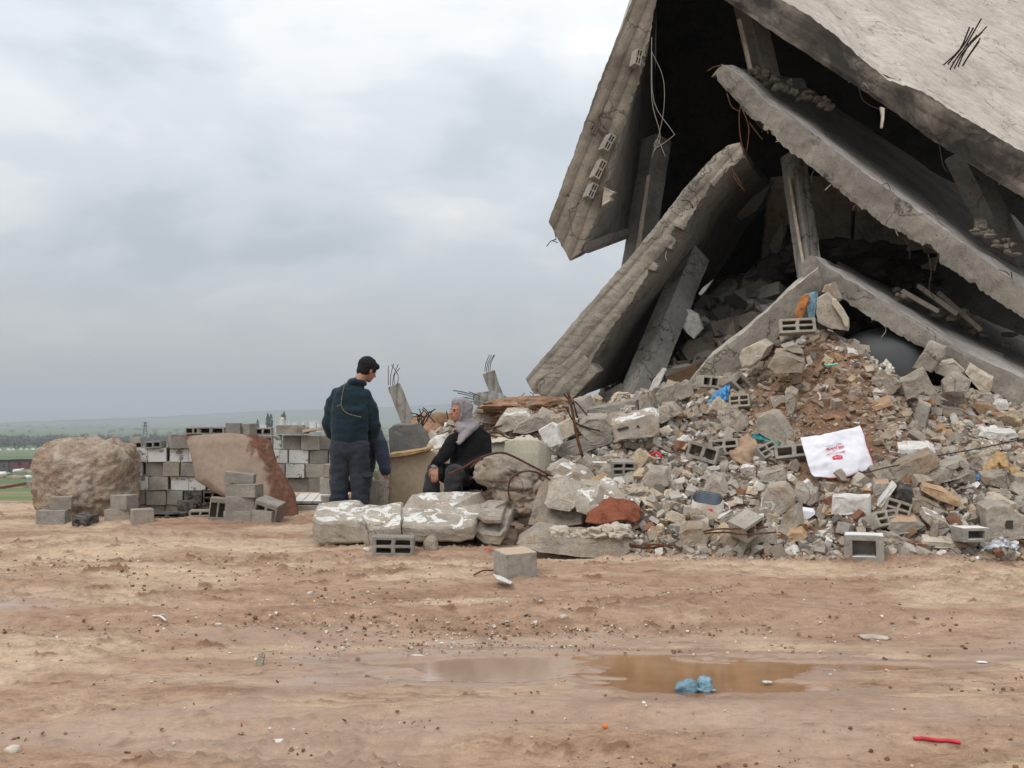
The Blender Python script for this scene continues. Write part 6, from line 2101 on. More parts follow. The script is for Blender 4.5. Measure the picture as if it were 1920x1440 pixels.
hero('tan_slab', [(1540, 966), (1590, 944), (1605, 966)], (.03, .1, .03), 'tile', 'tan triangular slab in front of the terrazzo tile', 'slab', 101)
hero('concrete_block', [(1665, 992), (1672, 978), (1720, 975), (1735, 985), (1733, 990), (1682, 1005)], (.04, .25, .07), 'block_tan', 'tan-topped slab lying just right of the open white-topped block', 'slab', 102)
hero('white_wedge', [(1729, 972), (1735, 962), (1775, 978), (1785, 992), (1770, 1004), (1750, 995)], (.04, .2, .06), 'conc_white', 'white-faced wedge on the front edge of the rubble', 'concrete piece', 103)
hero('concrete_piece', [(1738, 1010), (1750, 978), (1761, 976), (1760, 1012)], (.04, .1, .02), 'conc_brown', 'upright narrow brown piece on the front edge', 'concrete piece', 104)
loose(1620, 1025, 8.83, 70, 24, .24, -.32, 'one', 'block_whitetop', 'open hollow block with a white top on the front edge of the rubble')
loose(1820, 1014, 8.93, 52, 26, .22, .05, 'one', 'block_whitetop', 'open hollow block with a small white patch, right front edge')
hero('cream_slab', [(1832, 955), (1845, 945), (1880, 935), (1908, 945), (1900, 952), (1855, 956)], (.03, .25, .05), 'cream', 'cream-topped slab near the right edge, above the upright hollow block', 'slab', 105)
hero('concrete_block', [(1852, 1010), (1850, 955), (1862, 947), (1895, 948), (1910, 965), (1935, 975), (1935, 1010), (1870, 1018)], (.04, .3, .03), 'conc', 'big broken hollow block standing at the right front edge', 'concrete block', 106)
hero('opening', [(1884, 985), (1888, 976), (1900, 976), (1900, 992), (1886, 992)], (0, .03, 0), 'soot', 'dark patch for the opening of the big broken block at the right front edge', 'slot', 107, dY=-.14, step=.03, jag=.003, bev=.003)
hero('black_slab', [(1870, 995), (1880, 989), (1915, 992), (1935, 1005), (1935, 1015), (1890, 1010)], (.05, .2, .03), 'black', 'black flat slab at the right front edge', 'slab', 108)
hero('timber', [(1730, 1024), (1732, 1015), (1800, 1018), (1833, 1024), (1828, 1032), (1770, 1030)], (.03, .12, .05), 'cream', 'pale flat slab lying on the ground before the rubble, right side', 'slab', 109)
hero('yellow_stone', [(1474, 1005), (1482, 997), (1505, 997), (1515, 1008), (1508, 1018), (1480, 1018)], (.03, .12, .04), 'tile', 'yellowish limestone lump on the front edge, by the white paper', 'stone', 110)
hero('paper_scrap', [(1494, 972), (1496, 956), (1525, 960), (1528, 965), (1515, 974)], (.01, .03, .03), 'paper', 'small white paper scrap above the yellowish stone', 'paper', 111, jag=.004, bev=.003)
hero('concrete_slab', [(1457, 995), (1470, 965), (1493, 943), (1496, 985), (1480, 1002)], (.08, .08, .02), 'conc', 'triangular grey slab standing upright at the front edge', 'concrete slab', 112)
hero('concrete_piece', [(1393, 1010), (1400, 1002), (1440, 990), (1452, 1005), (1456, 1022), (1430, 1018), (1400, 1030)], (.05, .15, .05), 'conc', 'grey angular block at the front edge below the rusty bars', 'concrete piece', 113)
hero('concrete_piece', [(1352, 1018), (1360, 1003), (1388, 1002), (1393, 1012), (1380, 1032), (1355, 1030)], (.05, .15, .05), 'conc_brown', 'brown lump at the front edge with a white scrap on it', 'concrete piece', 114)
hero('concrete_boulder', [(1272, 1000), (1285, 990), (1315, 990), (1330, 1005), (1325, 1025), (1280, 1030)], (.06, .2, .05), 'conc_pebble', 'brown pebbly lump at the front edge left of the rusty bars', 'concrete lump', 115)
hero('concrete_slab', [(1427, 965), (1430, 930), (1440, 915), (1470, 912), (1490, 935), (1488, 950), (1460, 968)], (.05, .1, .05), 'conc', 'rounded grey slab standing behind the slotted block', 'concrete slab', 116)
hero('terrazzo_piece', [(1425, 958), (1428, 938), (1450, 936), (1458, 945), (1450, 968), (1432, 966)], (.03, .08, .03), 'white', 'white terrazzo fragment right of the slotted block', 'tile', 117)
hero('concrete_slab', [(1485, 940), (1492, 915), (1530, 925), (1533, 942), (1520, 950)], (.05, .12, .05), 'conc', 'grey slab piece left of the terrazzo tile', 'concrete slab', 118)
hero('concrete_slab', [(1312, 935), (1322, 910), (1336, 892), (1352, 900), (1365, 925), (1350, 940), (1330, 930)], (.05, .15, .05), 'conc', 'grey angular block behind the enamel pot', 'concrete block', 119)
loose(1402, 1000, 8.95, 50, 34, .20, .5, 'two', 'block', 'slotted hollow block on its side at the front edge behind the rusty bars', roll=-.45, pitch=.3)
hero('concrete_slab', [(1293, 968), (1305, 962), (1340, 972), (1340, 988), (1300, 984)], (.03, .2, .05), 'conc_brown', 'flat brown slab under the enamel pot', 'concrete slab', 120)
hero('concrete_slab', [(1426, 905), (1430, 890), (1470, 878), (1476, 895), (1470, 908)], (.05, .2, .05), 'conc', 'grey block below the brown sack', 'concrete block', 121)
hero('white_slab', [(1025, 882), (1050, 870), (1075, 883), (1060, 892), (1035, 892)], (.05, .25, .06), 'conc_white', 'white-topped slab right of the tank shell', 'concrete slab', 122, Y=10.0)
hero('white_block', [(1046, 902), (1060, 893), (1078, 882), (1098, 890), (1108, 905), (1090, 912)], (.05, .2, .06), 'conc_white', 'white-flecked block between tank shell and slanted column', 'concrete block', 123, Y=9.9)
hero('pale_pipe', [(1035, 897), (1040, 892), (1072, 902), (1070, 912), (1050, 908)], (.03, .1, .02), 'cream', 'pale rod-like piece at the end of the arching bar', 'concrete piece', 124, Y=9.8)
hero('orange_stone', [(1096, 918), (1100, 905), (1125, 896), (1133, 900), (1128, 925), (1110, 928)], (.05, .15, .04), 'tile', 'orange-brown stone above the rust-red plate', 'stone', 125, Y=9.85)
hero('concrete_slab', [(1200, 905), (1215, 885), (1245, 888), (1252, 912), (1235, 925), (1210, 928)], (.06, .1, .08), 'conc', 'flat grey slab in the middle of the rubble above the rust plate', 'concrete slab', 126)
hero('concrete_slab', [(1115, 900), (1125, 882), (1145, 885), (1149, 905), (1135, 915)], (.06, .1, .08), 'conc', 'small grey slab left of the flat middle slab', 'concrete slab', 127)
hero('grey_shard', [(1088, 880), (1093, 858), (1119, 878), (1115, 888), (1100, 890)], (.05, .12, .05), 'conc', 'light grey triangular shard below the tall rusty bar', 'concrete piece', 128)
hero('grey_shard', [(1072, 876), (1080, 862), (1092, 854), (1093, 862), (1084, 880)], (.05, .12, .04), 'conc', 'narrow grey shard at the foot of the tall rusty bar', 'concrete piece', 129)
hero('concrete_block', [(1765, 775), (1768, 764), (1805, 768), (1830, 785), (1815, 790), (1770, 784)], (.04, .2, .04), 'conc_brown', 'flat brown slab right of the standing tan slab', 'concrete slab', 130)
hero('hollow_block', [(1765, 750), (1775, 738), (1810, 738), (1815, 760), (1790, 764)], (.05, .2, .05), 'conc_brown', 'brownish block below the grey block left of the cream slab', 'concrete block', 131)
hero('hollow_block', [(1832, 745), (1835, 738), (1862, 740), (1866, 756), (1840, 758)], (.05, .2, .05), 'conc', 'grey block under the white paper strip', 'concrete block', 132)
hero('white_lump', [(1860, 758), (1872, 752), (1890, 755), (1892, 768), (1875, 772)], (.04, .12, .04), 'white', 'white lump right of the tan tile-faced slab', 'rubble', 133)
hero('white_plate', [(1834, 818), (1845, 808), (1905, 812), (1910, 820), (1870, 828)], (.04, .2, .05), 'white', 'thin pale plate near the right edge at mid height', 'plate', 134)

# ------------------------------------------------------------------ soft litter, sack, pot
def bag(name, c, r, mat, label, cat, seed, amp=.45, sub=4, rot=(0, 0, 0), sc=1.8, sq=2.2):
    o = rock(name, c, r, mat, sub=sub, amp=amp, sc=sc, seed=seed, sq=sq, rot=rot)
    HERO.append(None)
    return tag(o, label, cat)


# printed sack ------------------------------------------------------
SY = hit(1570, 885).y - .12
SK = [[(1500, 823, SY + .22), (1530, 818, SY + .24), (1560, 812, SY + .22), (1612, 799, SY + .20)],
      [(1505, 838, SY + .15), (1540, 833, SY + .14), (1580, 828, SY + .15), (1621, 819, SY + .14)],
      [(1507, 846, SY + .12), (1540, 842, SY + .13), (1580, 836, SY + .12), (1621, 824, SY + .12)],
      [(1515, 873, SY + .04), (1550, 868, SY + .03), (1590, 860, SY + .04), (1632, 856, SY + .04)],
      [(1521, 888, SY + .0), (1550, 886, SY + .0), (1590, 880, SY + .0), (1639, 872, SY + .0)],
      [(1527, 894, SY - .02), (1555, 896, SY - .02), (1590, 893, SY - .02), (1640, 876, SY - .01)]]
sk, SG, SN = sheet('printed_sack', SK, nu=44, nv=30, th=.004, mat=M['paper'], amp=.022, sc=4, seed=4, crease=.010)
tag(sk, 'white paper sack lying flat on the rubble, printed upside down in red', 'paper sack')
SKo = parent_world(sk)
hem = [Vector(SG[-1, i]) for i in range(0, 44, 3)]
rod('hem', [p + Vector((0, -.006, -.004)) for p in hem], .003, M['redborder'], sk, k=2)
rod('hem', [Vector(SG[j, -1]) + Vector((.004, -.004, 0)) for j in range(0, 30, 4)], .004, M['redborder'], sk, k=2)


def sack_plane(px, py):
    """find the sheet's surface under a pixel, return a point just in front"""
    best, bp = 1e9, None
    for j in range(SG.shape[0]):
        for i in range(SG.shape[1]):
            p = SG[j, i]
            q = at(px, py, p[1])
            d = (q.x - p[0]) ** 2 + (q.z - p[2]) ** 2
            if d < best:
                best, bp = d, p
    return at(px, py, bp[1] - .012)


def print_text(txt, cpx, cpy, hpx, wpx, mat, font_shear=0.25, name='lettering', ang=0.0):
    """flat print: text turned upside down on the sheet"""
    cu = bpy.data.curves.new(name, 'FONT')
    cu.body = txt
    cu.shear = font_shear
    cu.align_x = 'CENTER'
    cu.align_y = 'CENTER'
    cu.size = 1.0
    cu.offset = 0.012
    tmp = bpy.data.objects.new('tmp', cu)
    scene.collection.objects.link(tmp)
    bpy.context.view_layer.update()
    dg = bpy.context.evaluated_depsgraph_get()
    me = bpy.data.meshes.new_from_object(tmp.evaluated_get(dg))
    bpy.data.objects.remove(tmp)
    if len(me.vertices) == 0:
        return None
    bm = bmesh.new()
    bm.from_mesh(me)
    bmesh.ops.subdivide_edges(bm, edges=[e for e in bm.edges if e.calc_length() > .2], cuts=2)
    co = np.array([v.co[:] for v in bm.verts])
    mn, mx = co.min(0), co.max(0)
    ctr = (mn + mx) / 2
    sx, sy = wpx / (mx[0] - mn[0]), hpx / (mx[1] - mn[1])
    ca, sa = math.cos(ang), math.sin(ang)
    for v in bm.verts:
        a, b_ = -(v.co.x - ctr[0]) * sx, (v.co.y - ctr[1]) * sy      # rotated by 180 degrees
        px, py = cpx + a * ca - b_ * sa, cpy + a * sa + b_ * ca
        v.co = sack_plane(px, py) - SKo
    bm.to_mesh(me)
    bm.free()
    me.materials.clear()
    me.materials.append(mat)
    o = bpy.data.objects.new(name, me)
    scene.collection.objects.link(o)
    o.parent = sk
    return o


print_text('milk powder', 1565, 839.5, 8.5, 36, M['red'], ang=R(-9))
print_text('\uFED5\uFEEE\uFEA4\uFEB4\uFEE3 \uFE90\uFEF4\uFEE0\uFEA3', 1568, 849.5, 5.0, 35, M['red'], 0.0, ang=R(-10))


def print_poly(pts, mat, name='emblem', lift=0.0):
    vs = [sack_plane(x, y) + Vector((0, -lift, 0)) for x, y in pts]
    return obj(name, vs, [list(range(len(vs)))], mat, sk)


em = print_poly([(1561, 858), (1568, 853.5), (1578, 854), (1580.5, 859), (1562, 862)], M['red'])
em = print_poly([(1560.5, 856.5), (1568.5, 852.8), (1578.5, 853.8), (1580.5, 858.5), (1561.5, 861.7)], M['red'])
print_poly([(1565, 857.6), (1568, 856), (1574, 855.4), (1576, 857.3), (1575, 858), (1573, 856.8), (1572, 858.8), (1571, 858.8), (1571, 857.2), (1569, 857.4), (1568.5, 859), (1567.5, 859), (1567.4, 857.6), (1565.5, 858.8)], M['paper'], lift=.004)
for (x0, x1, y_) in ((1548, 1562, 836.5), (1569, 1578, 831.5), (1567, 1580, 834.2), (1561, 1571, 844.4)):
    print_poly([(x0, y_), (x1, y_ - 1.6), (x1, y_ - .9), (x0, y_ + .7)], M['greyprint'], name='rule')

# enamel pot --------------------------------------------------------
PY_ = hit(1330, 968).y - .06
pc_ = at(1330, 968, PY_)
pot = thing('enamel_pot', 'crushed white enamel pot with two red cherries on its side and a blue-grey inside', 'pot', pc_)
kp = PY_ / FPX


def pot_ring(n_, z, rx, ry, dz=0.0, sk_=0.0):
    out = []
    for k in range(n_):
        a = 2 * math.pi * k / n_
        out.append(pc_ + Vector((math.cos(a) * rx + sk_, math.sin(a) * ry + .08, z + dz * math.sin(a) + .010 * math.sin(3 * a + 1))))
    return out


nr_ = 36
ringsO = [pot_ring(nr_, .0, .135, .075), pot_ring(nr_, .05, .15, .085), pot_ring(nr_, .11, .15, .10, .03), pot_ring(nr_, .165, .135, .11, .055)]
ringsI = [pot_ring(nr_, .160, .127, .103, .055), pot_ring(nr_, .10, .14, .09, .03), pot_ring(nr_, .02, .13, .07)]
V_ = [v for r_ in ringsO for v in r_]
F_ = [[k * nr_ + i, k * nr_ + (i + 1) % nr_, (k + 1) * nr_ + (i + 1) % nr_, (k + 1) * nr_ + i] for k in range(3) for i in range(nr_)]
F_.append(list(range(nr_))[::-1])
M['enamel'] = rusty('chipped_white_enamel', (0.68, 0.64, 0.58), (0.14, 0.06, 0.03), 0.22, 9, .2)
M['enamel_in'] = plain('blue_grey_enamel', (0.10, 0.125, 0.16), 0.4, var=.2)
obj('shell', V_, F_, M['enamel'], pot, smooth=True)
V_ = [v for r_ in ringsI for v in r_]
F_ = [[k * nr_ + i, k * nr_ + (i + 1) % nr_, (k + 1) * nr_ + (i + 1) % nr_, (k + 1) * nr_ + i] for k in range(2) for i in range(nr_)]
F_.append(list(range(2 * nr_, 3 * nr_)))
obj('lining', V_, F_, M['enamel_in'], pot, smooth=True)
rim_ = ringsO[-1] + [ringsO[-1][0]]
rod('rim', rim_, .003, M['rebar'], pot, k=1)
rod('handle', [at(1358, 942, PY_ + .02), at(1364, 946, PY_ - .02), at(1368, 952, PY_ - .02), at(1362, 957, PY_ - .02), at(1355, 956, PY_ + .02)], .007, M['enamel'], pot)
for cx_ in (1323.5, 1332):
    p = at(cx_, 957.5, PY_ - .012)
    v, f = ico(2)
    obj('cherry', [p + Vector((q.x * .0215, q.y * .008, q.z * .0215)) for q in v], f, M['red'], pot, smooth=True)

# bags and cloth ----------------------------------------------------
p = hit(1398, 865)
sh_, _, _ = sheet('brown_sack', [[(1372, 838, p.y + .12), (1385, 822, p.y + .14), (1402, 815, p.y + .12), (1415, 824, p.y + .1)],
                                [(1367, 850, p.y + .0), (1385, 845, p.y - .06), (1405, 845, p.y - .06), (1422, 850, p.y + .02)],
                                [(1374, 866, p.y - .04), (1390, 868, p.y - .12), (1405, 866, p.y - .1), (1423, 862, p.y - .02)],
                                [(1392, 879, p.y - .06), (1398, 881, p.y - .1), (1406, 880, p.y - .1), (1412, 876, p.y - .04)]], nu=30, nv=26, th=.01, mat=M['brownbag'], amp=.03, sc=5, seed=4, crease=.018)
tag(sh_, 'crumpled brown sack left of the printed white sack', 'sack')
p = hit(1350, 755)
sh_, _, _ = sheet('blue_bag', [[(1352, 726, p.y + .05), (1360, 720, p.y + .05), (1368, 721, p.y + .05)],
                              [(1335, 744, p.y - .04), (1352, 738, p.y - .08), (1368, 738, p.y - .04)],
                              [(1326, 755, p.y - .05), (1345, 758, p.y - .12), (1362, 750, p.y - .06)],
                              [(1340, 762, p.y - .06), (1349, 763, p.y - .1), (1356, 758, p.y - .06)]], nu=26, nv=22, th=.006, mat=M['blue'], amp=.02, sc=8, seed=4, crease=.035)
tag(sh_, 'blue plastic bag caught on the left foot of the soil heap', 'plastic bag')
p = hit(1434, 832)
sh_, _, _ = sheet('teal_cloth', [[(1408, 820, p.y - .02), (1425, 812, p.y - .02), (1442, 818, p.y - .04), (1458, 832, p.y - .08)], [(1410, 824, p.y - .08), (1425, 824, p.y - .1), (1442, 830, p.y - .12), (1460, 836, p.y - .14)]], nu=26, nv=10, th=.015, mat=M['teal'], amp=.01, sc=8, seed=4, crease=.02)
tag(sh_, 'teal cloth strip under the tapering grey slab', 'cloth')
p = hit(1838, 893)
sh_, _, _ = sheet('blue_cloth', [[(1822, 890, p.y - .1), (1836, 889, p.y - .12), (1852, 886, p.y - .1)], [(1818, 898, p.y - .14), (1834, 900, p.y - .18), (1847, 899, p.y - .14)]], nu=18, nv=10, th=.008, mat=M['blue'], amp=.02, sc=9, seed=6, crease=.03)
tag(sh_, 'bright blue cloth scrap near the right edge', 'cloth')
p = hit(1870, 890)
sh_, _, _ = sheet('tan_cloth', [[(1846, 868, p.y + .0), (1860, 850, p.y + .05), (1880, 845, p.y + .05), (1886, 852, p.y + .05)],
                               [(1842, 884, p.y - .1), (1862, 872, p.y - .14), (1874, 866, p.y - .1), (1884, 864, p.y)],
                               [(1852, 890, p.y - .14), (1860, 888, p.y - .18), (1866, 884, p.y - .16), (1880, 872, p.y - .1)]], nu=24, nv=18, th=.01, mat=M['tancloth'], amp=.03, sc=7, seed=9, crease=.04)
tag(sh_, 'tan crumpled cloth heap near the right edge', 'cloth')
sh_, _, _ = sheet('tan_cloth', [[(1868, 864, p.y - .14), (1885, 862, p.y - .16), (1900, 876, p.y - .18), (1922, 888, p.y - .2)], [(1872, 868, p.y - .16), (1890, 880, p.y - .2), (1905, 892, p.y - .22), (1916, 896, p.y - .22)]], nu=26, nv=10, th=.01, mat=M['tancloth'], amp=.02, sc=8, seed=12, crease=.03)
tag(sh_, 'twisted tan cloth strip trailing to the right edge', 'cloth')
p = hit(1850, 745)
sh_, _, _ = sheet('white_paper_strip', [[(1820, 724, p.y), (1850, 732, p.y - .05), (1872, 736, p.y - .08), (1887, 750, p.y - .1)], [(1822, 729, p.y - .02), (1850, 738, p.y - .07), (1872, 742, p.y - .1), (1886, 753, p.y - .12)]], nu=20, nv=6, th=.006, mat=M['paper'], amp=.01, sc=6)
tag(sh_, 'white paper strip below the lowest floor slab, right side', 'paper')
sh_, _, _ = sheet('orange_card', [[(1790, 730, p.y + .03), (1806, 726, p.y), (1822, 727, p.y - .02)], [(1796, 736, p.y - .04), (1808, 737, p.y - .05), (1822, 737, p.y - .06)]], nu=12, nv=6, th=.01, mat=M['tile'], amp=.01, sc=6)
tag(sh_, 'small orange card left of the white paper strip', 'card')
p = hit(1448, 683)
o = rod('green_strip', [at(1546, 683, 11.0), at(1552, 685, 10.98), at(1560, 684, 10.98), at(1571, 682, 10.98)], .012, M['green'])
tag(o, 'mint green plastic strip on the brown soil heap', 'plastic strip')
o = rod('white_strip', [at(1532, 737, 10.7), at(1537, 740, 10.68), at(1538, 747, 10.66), at(1536, 750, 10.66)], .010, M['white'])
tag(o, 'small curved white strip on the brown soil heap', 'plastic strip')
o, _, _ = sheet('crumpled_foil', [[(1852, 1025, 8.75), (1868, 1012, 8.78), (1878, 1004, 8.85), (1886, 1010, 8.85), (1905, 1024, 8.8)], [(1838, 1034, 8.65), (1862, 1028, 8.62), (1880, 1026, 8.6), (1896, 1030, 8.62), (1912, 1030, 8.7)]], nu=34, nv=14, th=.006, mat=M['foil'], amp=.02, sc=9, seed=3, crease=.03)
tag(o, 'crumpled silvery foil on the ground at the right front edge', 'foil')
o = rod('black_cable', [at(1610, 883, 9.55), at(1622, 886, 9.5), at(1660, 877, 9.6), at(1700, 869, 9.7), at(1760, 854, 9.85), at(1830, 842, 10.0), at(1920, 823, 10.1), at(2000, 808, 10.2)], .006, M['wire_black'])
tag(o, 'thin black cable running from the printed sack to the right edge', 'cable')
o = rod('pink_scrap', [hit(1218, 864) + Vector((0, -.1, .06)), hit(1228, 862) + Vector((0, -.1, .08)), hit(1238, 865) + Vector((0, -.1, .05))], .014, M['redplastic'])
tag(o, 'pinkish red scrap in the middle of the rubble', 'scrap')

# litter on the bare ground -----------------------------------------
p = hit(1306, 1291)
pw = Vector((p.x, p.y, PLV))
o = thing('plastic_bag', 'knotted pale blue plastic bag floating in the puddle', 'plastic bag', pw)
rock('bulge', pw + Vector((-.055, .0, .018)), (.066, .045, .042), M['paleblue'], o, sub=4, amp=.16, sc=1.6, seed=3, rot=(0, R(-14), 0))
rock('bulge', pw + Vector((.045, .01, .028)), (.042, .042, .050), M['paleblue'], o, sub=4, amp=.16, sc=1.8, seed=7)
rod('knot', [pw + Vector((-.005, -.02, .05)), pw + Vector((0, -.03, .02)), pw + Vector((.10, -.01, .008))], .008, M['paleblue'], o)
p = hit(1757, 1391)
o = rod('red_plastic_piece', [hit(1713, 1386) + Vector((0, 0, .010)), hit(1735, 1388) + Vector((0, 0, .016)), hit(1757, 1391) + Vector((0, 0, .012)), hit(1780, 1393) + Vector((0, 0, .016)), hit(1800, 1396) + Vector((0, 0, .010))], [.006] * 1 and .012, M['redplastic'], k=5)
o.data.transform(Matrix.Translation((0, 0, .003)) @ Matrix.Diagonal((1, 1.1, .62, 1)))
tag(o, 'flat red plastic piece on the mud at the lower right', 'plastic piece')
p = hit(486, 1247)
o = bar('wooden_stub', p + Vector((0, 0, -.01)), p + Vector((.012, .02, .062)), .035, .028, M['conc'], seed=5, jag=.003, bev=.004)
tag(o, 'small grey stub standing up in the mud, lower left', 'stub')
p = hit(24, 1412)
o = rock('pale_stone', p + Vector((0, 0, .012)), (.035, .03, .022), M['cream'], sub=3, amp=.25, seed=3)
tag(o, 'pale stone at the lower left corner', 'stone')
p = hit(1134, 1364)
o = rock('orange_peel', p + Vector((0, 0, .006)), (.014, .012, .01), M['tile'], sub=2, amp=.2, seed=3)
o.data.materials.clear(); o.data.materials.append(plain('orange', (.75, .22, .03), .6))
tag(o, 'tiny orange scrap in the mud below the puddle', 'scrap')
o = rod('twig', [hit(286, 1158) + Vector((0, 0, .012)), hit(300, 1160) + Vector((0, 0, .016)), hit(311, 1167) + Vector((0, 0, .012))], .007, M['white'])
tag(o, 'forked white stick on the mud, left side', 'stick')
rod('fork', [hit(298, 1160) + Vector((0, 0, .016)), hit(304, 1158) + Vector((0, 0, .02)), hit(309, 1158) + Vector((0, 0, .018))], .005, M['white'], o)
for (px, py, nm, mt, lb, r_) in ((1840, 1242, 'paper_scrap', 'paper', 'small lilac white paper scrap on the mud, right side', (.03, .02, .004)),
                                (1438, 1279, 'paper_scrap', 'white', 'small white scrap at the right end of the puddle', (.028, .02, .004)),
                                (783, 1230, 'paper_scrap', 'white', 'flat white scrap at the left rim of the puddle', (.045, .02, .005)),
                                (521, 1391, 'paper_scrap', 'white', 'crumpled whitish scrap near the bottom edge, left of centre', (.035, .025, .006)),
                                (1640, 1195, 'paper_scrap', 'cream', 'pale crumbled patch of plaster on the mud, right of centre', (.10, .07, .006)),
                                (990, 1160, 'stone', 'black', 'dark bluish pebble on the gravelly strip in the middle', (.03, .02, .018)),
                                (1057, 1160, 'stone', 'cream', 'rounded pale pebble right of the dark bluish one', (.03, .025, .018)),
                                (1526, 1018, 'lid', 'white', 'small round white lid on the ground before the rubble', (.035, .03, .005)),
                                (917, 1034, 'cloth_scrap', 'redplastic', 'pinkish scrap under the foreground slabs', (.05, .02, .015))):
    p = hit(px, py)
    o = rock(nm, p + Vector((0, 0, r_[2] * .6)), r_, M[mt], sub=3, amp=.35, seed=px)
    tag(o, lb, {'paper_scrap': 'paper scrap', 'stone': 'pebble', 'lid': 'lid', 'cloth_scrap': 'cloth'}[nm])

# ------------------------------------------------------------------ scattered rubble
def proto(seed, kind):
    r = random.Random(seed)
    bm = bmesh.new()
    if kind == 'shard':
        pts = [Vector((r.uniform(-.5, .5), r.uniform(-.5, .5), r.uniform(-.5, .5))) for _ in range(14)]
        pts = [p / max(max(abs(p.x), abs(p.y), abs(p.z)), .2) * r.uniform(.38, .5) for p in pts]
    elif kind == 'blocky':
        pts = []
        for x in (-1, 1):
            for y in (-1, 1):
                for z in (-1, 1):
                    c = Vector((x * .5, y * .5, z * .5))
                    if r.random() < .3:
                        for ax in range(3):
                            q = c.copy()
                            q[ax] *= r.uniform(.1, .6)
                            pts.append(q)
                    else:
                        pts.append(c + Vector([r.uniform(-.07, .07) for _ in range(3)]))
    else:   # plate
        pts = []
        k = r.randint(4, 6)
        for j in range(k):
            a = 2 * math.pi * (j + r.uniform(-.3, .3)) / k
            rad = r.uniform(.36, .52)
            for z in (-.5, .5):
                pts.append(Vector((math.cos(a) * rad * (1 + r.uniform(-.06, .06)), math.sin(a) * rad, z * r.uniform(.85, 1))))
    for p in pts:
        bm.verts.new(p)
    res = bmesh.ops.convex_hull(bm, input=bm.verts)
    bmesh.ops.delete(bm, geom=list({g for g in res['geom_interior'] + res['geom_unused'] if isinstance(g, bmesh.types.BMVert)}), context='VERTS')
    bmesh.ops.dissolve_limit(bm, angle_limit=.12, verts=bm.verts, edges=bm.edges)
    me = bpy.data.meshes.new('chunk_' + kind)
    bmb = bm.copy()
    bmesh.ops.bevel(bmb, geom=list(bmb.edges), offset=.02, segments=1, affect='EDGES')
    bmesh.ops.triangulate(bmb, faces=bmb.faces)
    for _k in range(3):
        bmesh.ops.subdivide_edges(bmb, edges=[e for e in bmb.edges if e.calc_length() > .16], cuts=1, use_grid_fill=False)
        bmesh.ops.triangulate(bmb, faces=[f for f in bmb.faces if len(f.verts) > 3])
    for v in bmb.verts:
        v.co += Vector((nz(v.co, 4, seed), nz(v.co, 4, seed + 3), nz(v.co, 4, seed + 7))) * .05 + v.co.normalized() * (.05 * nz(v.co, 9, seed + 2))
    bmb.to_mesh(me)
    bmb.free()
    bmesh.ops.triangulate(bm, faces=bm.faces)
    bm.verts.index_update()
    lo = (np.array([v.co[:] for v in bm.verts]), np.array([[v.index for v in f.verts] for f in bm.faces]))
    bm.free()
    me.materials.append(M['chunk'])
    return me, lo


PR = [(k, *proto(100 + i, k)) for i, k in enumerate(['shard'] * 7 + ['blocky'] * 5 + ['plate'] * 6)]
R2 = random.Random(99)


def foot(x):
    return float(np.interp(x, FX, FY))


def soilness(x, y):
    return math.exp(-((x - 3.35) / 0.8) ** 2 - ((y - 11.1) / 1.15) ** 2)


def pxof(p):
    d = p.y * CP + (p.z - CAMZ) * SP
    return 960 + FPX * p.x / d, 720 - FPX * (-(p.y) * SP + (p.z - CAMZ) * CP) / d


HB = [h for h in HERO if h]


def in_hero(px, py, grow=0.8):
    for (cx_, cy_, w_, h_) in HB:
        if abs(px - cx_) < w_ * .5 * grow and abs(py - cy_) < h_ * .5 * grow:
            return True
    if 1495 < px < 1645 and 795 < py < 905:
        return True
    if 1290 < px < 1372 and 925 < py < 975 or 1368 < px < 1424 and 812 < py < 882 or 1324 < px < 1370 and 716 < py < 765:
        return True
    return False


KEY = []          # placed large pieces (x, y, r)
zones = {'left': [], 'mid': [], 'right': [], 'soil': []}


def zone(px, py):
    if 1400 < px < 1650 and py < 790:
        return 'soil'
    if px < 1180:
        return 'left'
    if px < 1500:
        return 'mid'
    return 'right'


